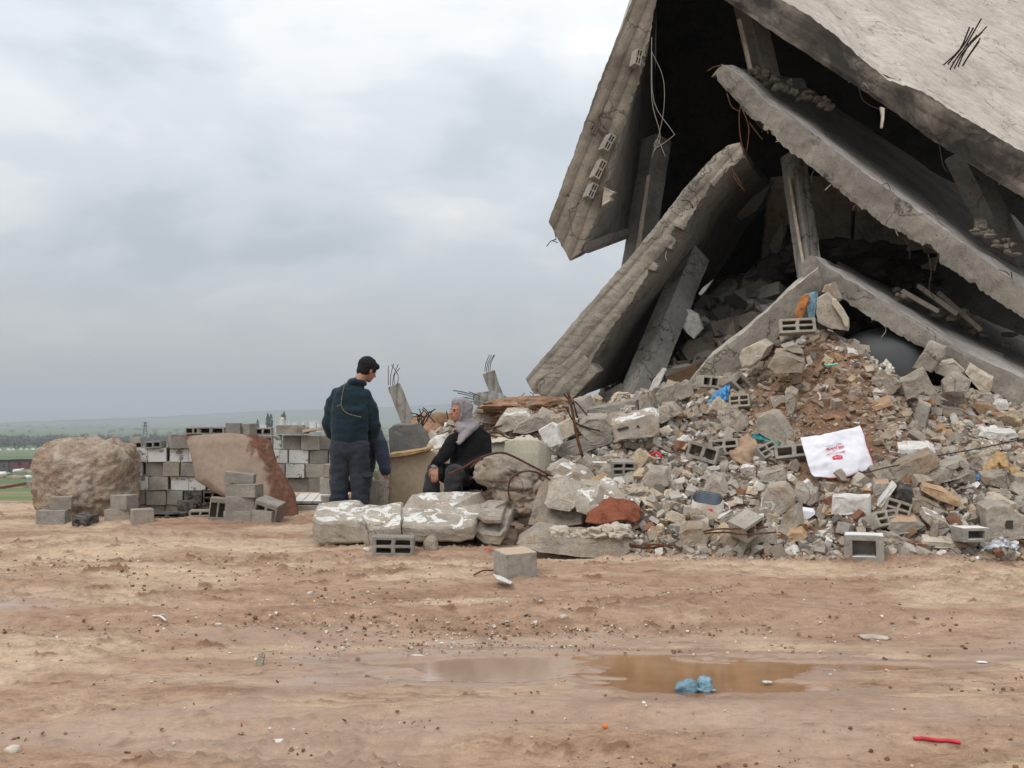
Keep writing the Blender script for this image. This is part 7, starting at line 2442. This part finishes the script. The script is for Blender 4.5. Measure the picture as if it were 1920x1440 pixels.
ZL = {'left': ('angular concrete chunk in the rubble left of the rust-red plate', 'chunks in the left rubble'),
      'mid': ('angular concrete chunk in the rubble between the rust-red plate and the printed sack', 'chunks in the middle rubble'),
      'right': ('angular concrete chunk in the rubble around and right of the printed sack', 'chunks in the right rubble'),
      'soil': ('angular concrete chunk embedded in the brown soil heap', 'chunks in the soil heap')}
LMK = [('the tall rusty bar', 1080, 800), ('the long white-topped block', 1190, 800), ('the rust-red plate', 1150, 960), ('the heavy front beam', 1080, 1020), ('the white plate', 1032, 815),
       ('the blue bag', 1348, 740), ('the foot of the fallen beam', 1300, 712), ('the brown sack', 1396, 850), ('the tapering grey slab', 1450, 805), ('the enamel pot', 1330, 950),
       ('the printed sack', 1570, 850), ('the terrazzo tile', 1595, 948), ('the open white-topped block', 1620, 1005), ('the slotted block', 1402, 985), ('the yellowish stone', 1494, 1008),
       ('the brown block with holes', 1770, 890), ('the dark brown block', 1718, 882), ('the blue cloth scrap', 1836, 894), ('the tan cloth', 1868, 868), ('the black slab', 1900, 1000),
       ('the leaning reddish slab', 1740, 670), ('the tilted cube-like block', 1722, 722), ('the cream slab', 1836, 710), ('the white paper strip', 1855, 740), ('the standing tan slab', 1728, 780),
       ('the jutting brown slab', 1475, 685), ('the four-slot block on the crest', 1495, 612), ('the pale rock', 1410, 670), ('the stuck grey post', 1482, 758), ('the long tan slab', 1770, 935),
       ('the upright grey block', 1210, 755), ('the slanted column', 1050, 950), ('the teal cloth', 1434, 824), ('the flat white plate', 1715, 852), ('the grey shard', 1104, 872),
       ('the orange-brown stone', 1115, 912), ('the pink scrap', 1228, 863), ('the flat middle slab', 1228, 905), ('the two rusty bars', 1240, 1024), ('the crumpled foil', 1878, 1018)]
seen_l = {}


def chunk_label(kind, s, px, py, zn):
    L = sorted(LMK, key=lambda l: (l[1] - px) ** 2 + (l[2] - py) ** 2)
    sh_w = {'shard': 'jagged concrete fragment', 'blocky': 'squarish concrete fragment', 'plate': 'flat concrete fragment'}[kind]
    sz = 'large' if s > .2 else ('medium' if s > .145 else 'small')
    for l in L[:4]:
        dx, dy = px - l[1], py - l[2]
        d = ('right of' if dx > 0 else 'left of') if abs(dx) > abs(dy) else ('below' if dy > 0 else 'above')
        for w_ in (('close ' if abs(dx) + abs(dy) < 60 else ''),):
            t = sz + ' ' + sh_w + ' ' + w_ + d + ' ' + l[0]
            if t not in seen_l:
                seen_l[t] = 1
                return t
    return sh_w + ' ' + {'left': 'in the rubble left of the rust-red plate', 'mid': 'in the rubble between rust-red plate and printed sack', 'right': 'in the rubble around the printed sack', 'soil': 'embedded in the brown soil heap'}[zn]


count = 0
tries = 0
while count < 290 and tries < 9000:
    tries += 1
    x = R2.uniform(-.3, 6.6)
    yf = foot(x)
    y = yf + (R2.random() ** 1.25) * (12.6 - yf) + .05
    big = count < 36
    s = R2.uniform(.19, .32) if big else R2.uniform(.09, .17)
    if y > 12 and x < 1:
        continue
    so = soilness(x, y)
    if R2.random() < so * (.95 if big else .72):
        continue
    z = surf_z(x, y)
    px, py = pxof(Vector((x, y, z + s * .15)))
    if px > 1960 or in_hero(px, py, 1.0):
        continue
    if px < 1080 and py > 895:
        continue
    if px < 1040 and 800 < py < 900:
        continue
    if any((x - a) ** 2 + (y - b_) ** 2 < ((s + r_) * .36) ** 2 for a, b_, r_ in KEY):
        continue
    KEY.append((x, y, s))
    kind, me, lo = R2.choice(PR)
    o = bpy.data.objects.new('rubble_chunk', me)
    scene.collection.objects.link(o)
    if kind == 'plate':
        sc_ = (s * R2.uniform(.9, 1.3), s * R2.uniform(.7, 1.1), s * R2.uniform(.16, .3))
        rot = (R2.gauss(.35, .45), R2.gauss(0, .4), R2.uniform(0, 6.3))
    else:
        sc_ = (s * R2.uniform(.8, 1.3), s * R2.uniform(.6, 1.0), s * R2.uniform(.45, .8))
        rot = (R2.gauss(.15, .5), R2.gauss(0, .5), R2.uniform(0, 6.3))
    o.scale = sc_
    o.rotation_euler = rot
    o.location = (x, y, z + s * R2.uniform(.08, .22))
    zn = zone(px, py)
    tag(o, chunk_label(kind, s, px, py, zn), 'rubble chunk', ZL[zn][1])
    count += 1


hb_n = 0
hb_try = 0
while hb_n < 11 and hb_try < 600:
    hb_try += 1
    x = R2.uniform(.6, 6.2)
    y = foot(x) + R2.random() * 2.6 + .1
    z = surf_z(x, y)
    px, py = pxof(Vector((x, y, z + .08)))
    if px > 1930 or px < 1130 or soilness(x, y) > .5 or in_hero(px, py, 1.1):
        continue
    kd = R2.choice(['four', 'two', 'one', 'four'])
    L = sorted(LMK, key=lambda l: (l[1] - px) ** 2 + (l[2] - py) ** 2)[0]
    d = ('right of' if px > L[1] else 'left of') if abs(px - L[1]) > abs(py - L[2]) else ('below' if py > L[2] else 'above')
    put_block('hollow_block', kd, 'block', (x, y, z + .01), (R2.uniform(.22, .38), .19, R2.uniform(.13, .18)),
              (R2.gauss(-.25, .45), R2.gauss(0, .4), R2.gauss(0, .5)), label='broken hollow block with %s, sunk %s %s' % ({'four': 'four slots', 'two': 'two holes', 'one': 'one big hole'}[kd], d, L[0]),
              cat='hollow block', group='broken hollow blocks lying in the rubble')
    hb_n += 1


def scatter_mesh(name, items, mat):
    """items: (proto index, loc, scale, rot, tint) joined into one mesh"""
    Vs, Fs, Cs = [], [], []
    b = 0
    for (pi, loc, sc_, rot, tint) in items:
        v, f = PR[pi][2]
        Rm = np.array(Euler(rot).to_matrix())
        q = (v * np.array(sc_)) @ Rm.T + np.array(loc)
        Vs.append(q)
        Fs.append(f + b)
        Cs.append(np.repeat(np.array([[*tint, 1.0]]), len(v), 0))
        b += len(v)
    V, F, C = np.concatenate(Vs), np.concatenate(Fs), np.concatenate(Cs)
    me = bpy.data.meshes.new(name)
    me.vertices.add(len(V))
    me.vertices.foreach_set('co', V.astype(np.float32).ravel())
    me.loops.add(len(F) * 3)
    me.loops.foreach_set('vertex_index', F.astype(np.int32).ravel())
    me.polygons.add(len(F))
    me.polygons.foreach_set('loop_start', np.arange(len(F)) * 3)
    me.polygons.foreach_set('loop_total', np.full(len(F), 3))
    me.polygons.foreach_set('use_smooth', np.zeros(len(F), bool))
    me.update(calc_edges=True)
    ca = me.attributes.new('tint', 'FLOAT_COLOR', 'POINT')
    ca.data.foreach_set('color', C.astype(np.float32).ravel())
    me.materials.append(mat)
    o = bpy.data.objects.new(name, me)
    scene.collection.objects.link(o)
    return tag(o, kind='stuff')


TINTS = [(.37, .33, .28), (.41, .37, .32), (.32, .285, .24), (.46, .42, .365), (.33, .27, .21), (.38, .31, .24), (.35, .325, .29), (.27, .23, .185), (.42, .36, .29)]


def tint(so):
    u = R2.random()
    if u > .955:
        c = (.24, .12, .075)
    elif u > .90:
        c = (.14, .125, .11)
    elif u < .07:
        c = (.66, .64, .60)
    elif u < .10:
        c = (.42, .27, .16)
    else:
        c = R2.choice(TINTS)
    k = R2.uniform(.85, 1.2)
    m_ = min(1, so * 1.3) * R2.uniform(.3, 1)
    e = (.27, .165, .10)
    return tuple(min(.9, (c[i] * (1 - m_) + e[i] * m_) * k) for i in range(3))


items = []
n_try = 0
while len(items) < 9000 and n_try < 40000:
    n_try += 1
    x = R2.uniform(-1.6, 7.0)
    yf = foot(x)
    y = yf - .08 + (R2.random() ** 1.15) * (13.2 - yf)
    so = soilness(x, y)
    if R2.random() < so * .55:
        continue
    s = .03 + .10 * R2.random() ** 1.7
    z = surf_z(x, y)
    px, py = pxof(Vector((x, y, z)))
    if px > 2000 or (1500 < px < 1642 and 800 < py < 895):
        continue
    if px < 1000 and y < 11.6 and py > 840:
        continue
    if px < 900 and R2.random() < .55:
        continue
    pi = R2.randrange(len(PR))
    fl = R2.uniform(.25, .45) if PR[pi][0] == 'plate' else R2.uniform(.5, .9)
    items.append((pi, (x, y, z + s * R2.uniform(.05, .35)), (s * R2.uniform(.8, 1.4), s * R2.uniform(.7, 1.1), s * fl), (R2.gauss(.2, .5), R2.gauss(0, .5), R2.uniform(0, 6.3)), tint(so)))
# rubble inside the building, tints darkened to carry the shade there
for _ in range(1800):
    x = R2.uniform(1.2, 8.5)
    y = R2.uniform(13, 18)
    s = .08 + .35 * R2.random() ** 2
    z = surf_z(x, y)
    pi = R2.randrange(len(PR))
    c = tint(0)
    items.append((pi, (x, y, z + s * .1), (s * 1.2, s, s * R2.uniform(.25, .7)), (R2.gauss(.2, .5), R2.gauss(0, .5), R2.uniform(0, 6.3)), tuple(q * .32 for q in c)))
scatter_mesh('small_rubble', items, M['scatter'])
items = []
for _ in range(15000):
    x = R2.uniform(-1.5, 6.6)
    yf = foot(x)
    y = yf - .25 + (R2.random() ** 1.1) * (13 - yf)
    if x < 1 and y < 11 and R2.random() < .7:
        continue
    s = .010 + .030 * R2.random() ** 2
    so = soilness(x, y)
    z = surf_z(x, y)
    items.append((R2.randrange(len(PR)), (x, y, z + s * .3), (s * 1.2, s, s * .7), (R2.gauss(0, .6), R2.gauss(0, .6), R2.uniform(0, 6.3)), tint(so)))
scatter_mesh('gravel', items, M['scatter'])
# pebbles and clods on the open ground
items = []
ground_pal = [(.50, .42, .34), (.42, .33, .25), (.62, .56, .48), (.33, .24, .17), (.20, .11, .065), (.23, .13, .08), (.36, .22, .14), (.18, .10, .06), (.70, .66, .60)]
clus = [(R2.uniform(-.58, .58), 4.2 + 5.2 * R2.random() ** 1.2, R2.uniform(.05, .32)) for _ in range(70)]
for _ in range(6500):
    u = R2.random()
    if u > .80:
        cx_, cy_, cs_ = R2.choice(clus)
        x, y = cx_ * cy_ + R2.gauss(0, cs_ * 1.6), cy_ + R2.gauss(0, cs_ * .35)
    elif u < .30:      # the gravelly strip in the middle
        x, y = R2.gauss(-.1, 1.3), R2.gauss(7.0, .30)
    elif u < .46:
        x, y = R2.gauss(-3.0, 1.3), R2.gauss(8.6, .25)
    elif u < .56:
        x, y = R2.gauss(-.2, .7), R2.gauss(6.6, .25)
    else:
        y = 4.1 + 5.6 * R2.random() ** 1.4
        x = R2.uniform(-.62, .62) * y
    if y < 4 or y > 12:
        continue
    if float(puddle_mask(np.array([x]), np.array([y]))[0]) > .35:
        continue
    s = (.004 + .018 * R2.random() ** 3.4) * (1.1 if u > .80 else 1)
    z = float(ground_np(x, y))
    rut, small, clod, grain = near_detail(np.array([x]), np.array([y]))
    z += float(.045 * rut[0] + .018 * small[0] + .03 * clod[0] * .6)
    pal_ = R2.choice(ground_pal[4:8] if (u > .80 and R2.random() < .85) else ground_pal)
    kk = R2.uniform(.85, 1.1)
    items.append((R2.randrange(len(PR)), (x, y, z + s * .25), (s * 1.3, s, s * .6), (R2.gauss(0, .4), R2.gauss(0, .4), R2.uniform(0, 6.3)), tuple(q * kk for q in pal_)))
scatter_mesh('pebbles', items, M['scatter'])

# ------------------------------------------------------------------ the plain beyond
M['leaf'] = plain('hazed_foliage', (0.15, 0.155, 0.125), 0.9, var=.2, scale=.8)  # leaf colour lightened and greyed to hold distance haze
M['leaf_dark'] = plain('cypress_foliage', (0.035, 0.045, 0.032), 0.9, var=.3, scale=.8)
M['wall_far'] = plain('far_white_wall', (0.66, 0.66, 0.64), 0.9, var=.05, scale=.3)
M['dome'] = plain('yellow_dome', (0.62, 0.52, 0.30), 0.7, var=.06, scale=.3)
M['bark'] = plain('bark', (0.08, 0.06, 0.045), 0.9)
M['redroof'] = plain('dull_red_wall', (0.20, 0.07, 0.075), 0.8, var=.15, scale=.5)
M['darkroof'] = plain('dark_tin', (0.05, 0.04, 0.04), 0.8, var=.2, scale=.5)


def crown_mesh(seed, tall=1.0, nleaf=260):
    """loose crown: leaf clumps spread through an uneven volume, unit size"""
    r = random.Random(seed)
    lobes = [(Vector((r.gauss(0, .22), r.gauss(0, .22), r.uniform(.14, .80))), r.uniform(.16, .30)) for _ in range(9)]
    V, F = [], []
    for _ in range(nleaf):
        c, rad = r.choice(lobes)
        d = Vector((r.gauss(0, 1), r.gauss(0, 1), r.gauss(0, 1))).normalized() * rad * r.random() ** .4
        p = c + d
        a = Vector((r.gauss(0, 1), r.gauss(0, 1), r.gauss(0, 1))).normalized() * .085
        b_ = Vector((r.gauss(0, 1), r.gauss(0, 1), r.gauss(0, 1))).normalized() * .085
        k = len(V)
        V += [p, p + a, p + b_, p + a * .5 - b_ * .6]
        F += [[k, k + 1, k + 2], [k, k + 3, k + 1]]
    me = bpy.data.meshes.new('crown')
    me.from_pydata([tuple(v) for v in V], [], F)
    me.materials.append(M['leaf'])
    return me


CR = [crown_mesh(s_) for s_ in (1, 2, 3, 4)]


def plain_z(x, y):
    az = x / max(y, 1)
    z = float(ground_np(x, y))
    s = float(sstep(600, 2500, np.array(y)))
    return z + s * (4 * float(fbm(np.array([x * .0012]), np.array([y * .0012]), 3)[0]) + (az + .5) * 10)


def trunk_mesh():
    v, f = tube([(0, 0, -.02), (0.01, 0, .2), (0, .01, .45)], [.05, .035, .02], 6)
    me = bpy.data.meshes.new('trunk')
    me.from_pydata([tuple(p) for p in v], [], f)
    me.materials.append(M['bark'])
    return me


TRM = trunk_mesh()


def tree(x, y, h, wd, label, group, name='tree', mesh=None):
    t = thing(name, label, 'tree', (x, y, plain_z(x, y)), group)
    for nm, me in (('crown', mesh or R2.choice(CR)), ('trunk', TRM)):
        o = bpy.data.objects.new(nm, me)
        scene.collection.objects.link(o)
        o.parent = t
        o.scale = (wd, wd, h)
        o.rotation_euler = (0, 0, R2.uniform(0, 6)) if nm == 'crown' else (0, 0, 0)
    return t


# the dark orchard belt behind the boulder: single trees
for i in range(150):
    px = -25 + i * 2.5 + R2.uniform(-1.5, 1.5)
    row = R2.random()
    y = 900 + row * 220 + px * .45
    x = (px - 960) / FPX * y
    tree(x, y, R2.uniform(7, 13), R2.uniform(9, 16), 'rounded dark green tree in the orchard belt beyond the boulder', 'trees of the orchard belt')
for i in range(70):
    px = 350 + i * 9 + R2.uniform(-3, 3)
    y = 1050 + R2.random() * 500
    x = (px - 960) / FPX * y
    tree(x, y, R2.uniform(5, 9), R2.uniform(7, 12), 'low grey-green tree in the fields beyond the farther block wall', 'scattered trees in the fields')
for i in range(60):
    px = -20 + R2.random() * 900
    y = 1900 + R2.random() * 2200
    x = (px - 960) / FPX * y
    tree(x, y, R2.uniform(5, 8), R2.uniform(12, 22), 'hazy clump of trees far out in the fields', 'far hazy clumps of trees')


def cyp_mesh(seed):
    r = random.Random(seed)
    V, F = [], []
    for _ in range(420):
        z = r.random()
        rad = .16 * math.sin(math.pi * min(1, z * .93 + .07)) ** .6 * (1 - z * .55) + .015
        a = r.uniform(0, 6.28)
        p = Vector((math.cos(a) * rad * r.uniform(.5, 1.15), math.sin(a) * rad, z + .02))
        u = Vector((r.gauss(0, 1) * .5, r.gauss(0, 1) * .5, r.gauss(0, 1) + 1)).normalized() * .08
        v = Vector((r.gauss(0, 1), r.gauss(0, 1), 0)).normalized() * .045
        k = len(V)
        V += [p, p + u, p + v, p - u * .5 + v * .3]
        F += [[k, k + 1, k + 2], [k, k + 2, k + 3]]
    me = bpy.data.meshes.new('cypress_crown')
    me.from_pydata([tuple(v) for v in V], [], F)
    me.materials.append(M['leaf_dark'])
    return me


CY = cyp_mesh(5)
for (px, top, base, lb) in ((502, 776, 796, 'left dark cypress of the pair before the white domed building'), (508, 777, 796, 'second cypress close beside the left one near the domed building'),
                            (527, 777, 794, 'small cypress directly left of the yellow dome'), (531, 773, 794, 'tallest cypress right behind the yellow dome'), (483, 787, 800, 'short lone cypress left of the pair')):
    y = 760
    x = (px - 960) / FPX * y
    tree(x, y + (3 if px > 520 else 0), 1, 1, lb, None, 'cypress_tree', CY)
    o = scene.objects[-1]
    t_ = [q for q in scene.objects if q.name.startswith('cypress_tree')][-1]
    p = at(px, base, y)
    t_.location = (p.x, t_.location.y, p.z - 2)
    h_ = at(px, top, y).z - p.z + 2
    for ch in t_.children:
        ch.scale = (h_ * 1.0, h_ * 1.0, h_)


def house(pxl, pxr, top, base, Y, dep, mat, label, name='house', roof=None):
    a, b_ = at(pxl, base, Y), at(pxr, top, Y)
    t = thing(name, label, 'building', ((a.x + b_.x) / 2, Y, a.z))
    w_, h_ = b_.x - a.x, b_.z - a.z
    vs = [(a.x, Y, a.z - 6), (b_.x, Y, a.z - 6), (b_.x, Y + dep, a.z - 6), (a.x, Y + dep, a.z - 6), (a.x, Y, b_.z), (b_.x, Y, b_.z), (b_.x, Y + dep, b_.z), (a.x, Y + dep, b_.z)]
    obj('wall', vs, [[0, 1, 5, 4], [1, 2, 6, 5], [2, 3, 7, 6], [3, 0, 4, 7]], mat, t)
    e = w_ * .03
    rv = [(p[0] + (e if i in (1, 2, 5, 6) else -e), p[1] + (e if i in (2, 3, 6, 7) else -e), b_.z + .002 + (.35 if i > 3 else 0)) for i, p in enumerate(vs)]
    obj('roof', rv, [[0, 1, 2, 3], [0, 1, 5, 4], [1, 2, 6, 5], [2, 3, 7, 6], [3, 0, 4, 7], [4, 5, 6, 7]], roof or mat, t)
    for k in range(2):
        xm = a.x + w_ * (.3 + .4 * k)
        obj('window', [(xm - w_ * .06, Y - .05, a.z + h_ * .45), (xm + w_ * .06, Y - .05, a.z + h_ * .45), (xm + w_ * .06, Y - .05, a.z + h_ * .8), (xm - w_ * .06, Y - .05, a.z + h_ * .8)], [[0, 1, 2, 3]], M['darkroof'], t)
    return t


hs = house(530, 543, 789, 794, 755, 9, M['wall_far'], 'small white building with a round yellow dome beside cypress trees')
dc = at(529, 787, 752)
obj('dome', *ell(dc, (1.8, 1.8, 1.9), None, 3), M['dome'], hs, smooth=True)
obj('drum', [dc + Vector((math.cos(a * math.pi / 6) * 1.7, math.sin(a * math.pi / 6) * 1.7, z)) for z in (-4, -.6) for a in range(12)],
    [[i, (i + 1) % 12, 12 + (i + 1) % 12, 12 + i] for i in range(12)], M['wall_far'], hs)
for (a, b_, tp_, bs, lb) in ((516, 524, 790, 796, 'white block house directly left of the domed building'), (488, 499, 794, 797, 'low white house left of the cypress pair'),
                             (546, 556, 791, 793, 'thin white house right of the domed building'), (580, 592, 789, 791, 'tiny white flat house near the standing man\'s elbow'),
                             (566, 570, 791, 793, 'tiny white hut between the domed building and the standing man'), (594, 599, 792.5, 795, 'tiny white hut just left of the standing man')):
    house(a, b_, tp_, bs, 770, 8, M['wall_far'], lb)
# low white structures along the orchard belt (greenhouses or stones)
for i in range(34):
    px = 2 + i * 7.6 + R2.uniform(-2, 2)
    y = 865
    p = Vector(((px - 960) / FPX * y, y + px * .5, 0))
    p.z = plain_z(p.x, p.y)
    sx = R2.uniform(.6, 1.5)
    vs = [(p.x - sx, p.y - 2, p.z), (p.x + sx, p.y - 2, p.z), (p.x + sx, p.y + 2, p.z), (p.x - sx, p.y + 2, p.z), (p.x, p.y - 2, p.z + R2.uniform(1.2, 2.6)), (p.x, p.y + 2, p.z + 1.6)]
    o = obj('white_shelter', vs, [[0, 1, 4], [1, 2, 5, 4], [2, 3, 5], [3, 0, 4, 5], [0, 3, 2, 1]], M['wall_far'])
    tag(o, 'small white tent-like shelter in the row before the orchard belt', 'shelter', 'white shelters before the orchard')
# lattice pylon
pb = at(272, 817, 700)
py = thing('power_pylon', 'small lattice power pylon in the fields beyond the block wall', 'pylon', pb)
ph = at(272, 791, 700).z - pb.z
for sx in (-1, 1):
    for sy in (-1, 1):
        v, f = tube([pb + Vector((sx * 1.3, sy * 1.3, 0)), pb + Vector((sx * .3, sy * .3, ph))], .16, 5)
        obj('leg', v, f, M['darkroof'], py)
for zf, hw in ((.72, 2.6), (.93, 2.2)):
    v, f = tube([pb + Vector((-hw, 0, ph * zf)), pb + Vector((hw, 0, ph * zf))], .16, 5)
    obj('crossarm', v, f, M['darkroof'], py)
for k in range(5):
    z0, z1 = ph * k / 5.5, ph * (k + 1) / 5.5
    w0, w1 = 1.3 - 1.0 * k / 5.5, 1.3 - 1.0 * (k + 1) / 5.5
    v, f = tube([pb + Vector((-w0, -w0, z0)), pb + Vector((w1, -w1, z1))], .09, 4)
    obj('brace', v, f, M['darkroof'], py)
# sheds at the left edge
yq = far_hit(45, 879).y
sh1 = house(22, 72, 864, 878, yq, 3, M['redroof'], 'long low shed with dull red walls left of the boulder', 'shed', M['darkroof'])
yq = far_hit(5, 887).y
sh2 = house(-8, 14, 866, 886, yq, 2, M['greyslab'], 'small grey shed at the left picture edge', 'shed', M['darkroof'])
yq = far_hit(20, 916).y
o = bar('pipe_stack', at(-10, 917, yq - 3), at(48, 907, yq), .22, .25, M['rustplate'], seed=3)
tag(o, 'long rust-red beam lying on the grass left of the boulder', 'beam')
yq = far_hit(56, 915).y
sh3 = put_block('crate', 'solid', 'block', at(56, 915, yq), (m_px(15, yq), 1.0, m_px(13, yq)), label='pale grey box on the grass directly left of the boulder', cat='box')
for i in range(16):
    px = 0 + R2.random() * 62
    pyy = 880 + R2.random() * 18
    p = far_hit(px, pyy)
    Yq = p.y
    rr = R2.uniform(.3, .9)
    zz = float(ground_np(p.x, p.y))
    Yq = Yq
    o = rock('debris_lump', (p.x, p.y, zz + .1), (rr, rr, rr * .5), M['wall_far'] if R2.random() < .4 else M['conc_brown'], sub=2, amp=.3, seed=i)
    tag(o, 'small pale debris lump on the slope near the red shed', 'debris', 'debris lumps near the red shed')
o = rock('earth_heap', at(1003, 770, 12.35), (.62, .45, .15), M['soil_lump'], sub=5, amp=.35, sc=2.2, seed=61)
tag(o, 'orange earth heap at the foot of the lower left slab', 'earth heap')
# dirt hummocks and pale debris before the fields, behind the men
for i, (px, pyy, Y_, a, b_, c_, mt) in enumerate(((825, 812, 15.5, .45, .4, .28, 'soil_lump'), (808, 820, 15.0, .3, .3, .2, 'soil_lump'), (800, 798, 15.5, .12, .1, .09, 'cream'), (798, 806, 15.3, .12, .1, .08, 'conc'))):
    o = rock('earth_heap' if mt == 'soil_lump' else 'stone', at(px, pyy, Y_), (a, b_, c_), M[mt], sub=4, amp=.3, seed=i + 40)
    tag(o, ['orange earth heap between the leaning post and the seated woman', 'lower earth heap in front of the orange one', 'pale stone upper of two by the leaning post', 'grey stone lower of two by the leaning post'][i], 'earth heap' if i < 2 else 'stone')

# ------------------------------------------------------------------ haze
hm = bpy.data.materials.new('haze')
hm.use_nodes = True
nt = hm.node_tree
nt.nodes.clear()
pv = nt.nodes.new('ShaderNodeVolumePrincipled')
pv.inputs['Color'].default_value = (0.80, 0.86, 0.93, 1)
pv.inputs['Density'].default_value = 0.00027
pv.inputs['Anisotropy'].default_value = 0.2
mo = nt.nodes.new('ShaderNodeOutputMaterial')
nt.links.new(pv.outputs[0], mo.inputs['Volume'])
x0, x1, y0, y1, z0, z1 = -9000, 9000, -60, 9700, -190, 145
hv = [(x, y, z) for z in (z0, z1) for y in (y0, y1) for x in (x0, x1)]
hf = [[0, 2, 3, 1], [4, 5, 7, 6], [0, 1, 5, 4], [2, 6, 7, 3], [0, 4, 6, 2], [1, 3, 7, 5]]
o = obj('haze', hv, hf, hm, origin=(0, 0, 0))
tag(o, kind='stuff')
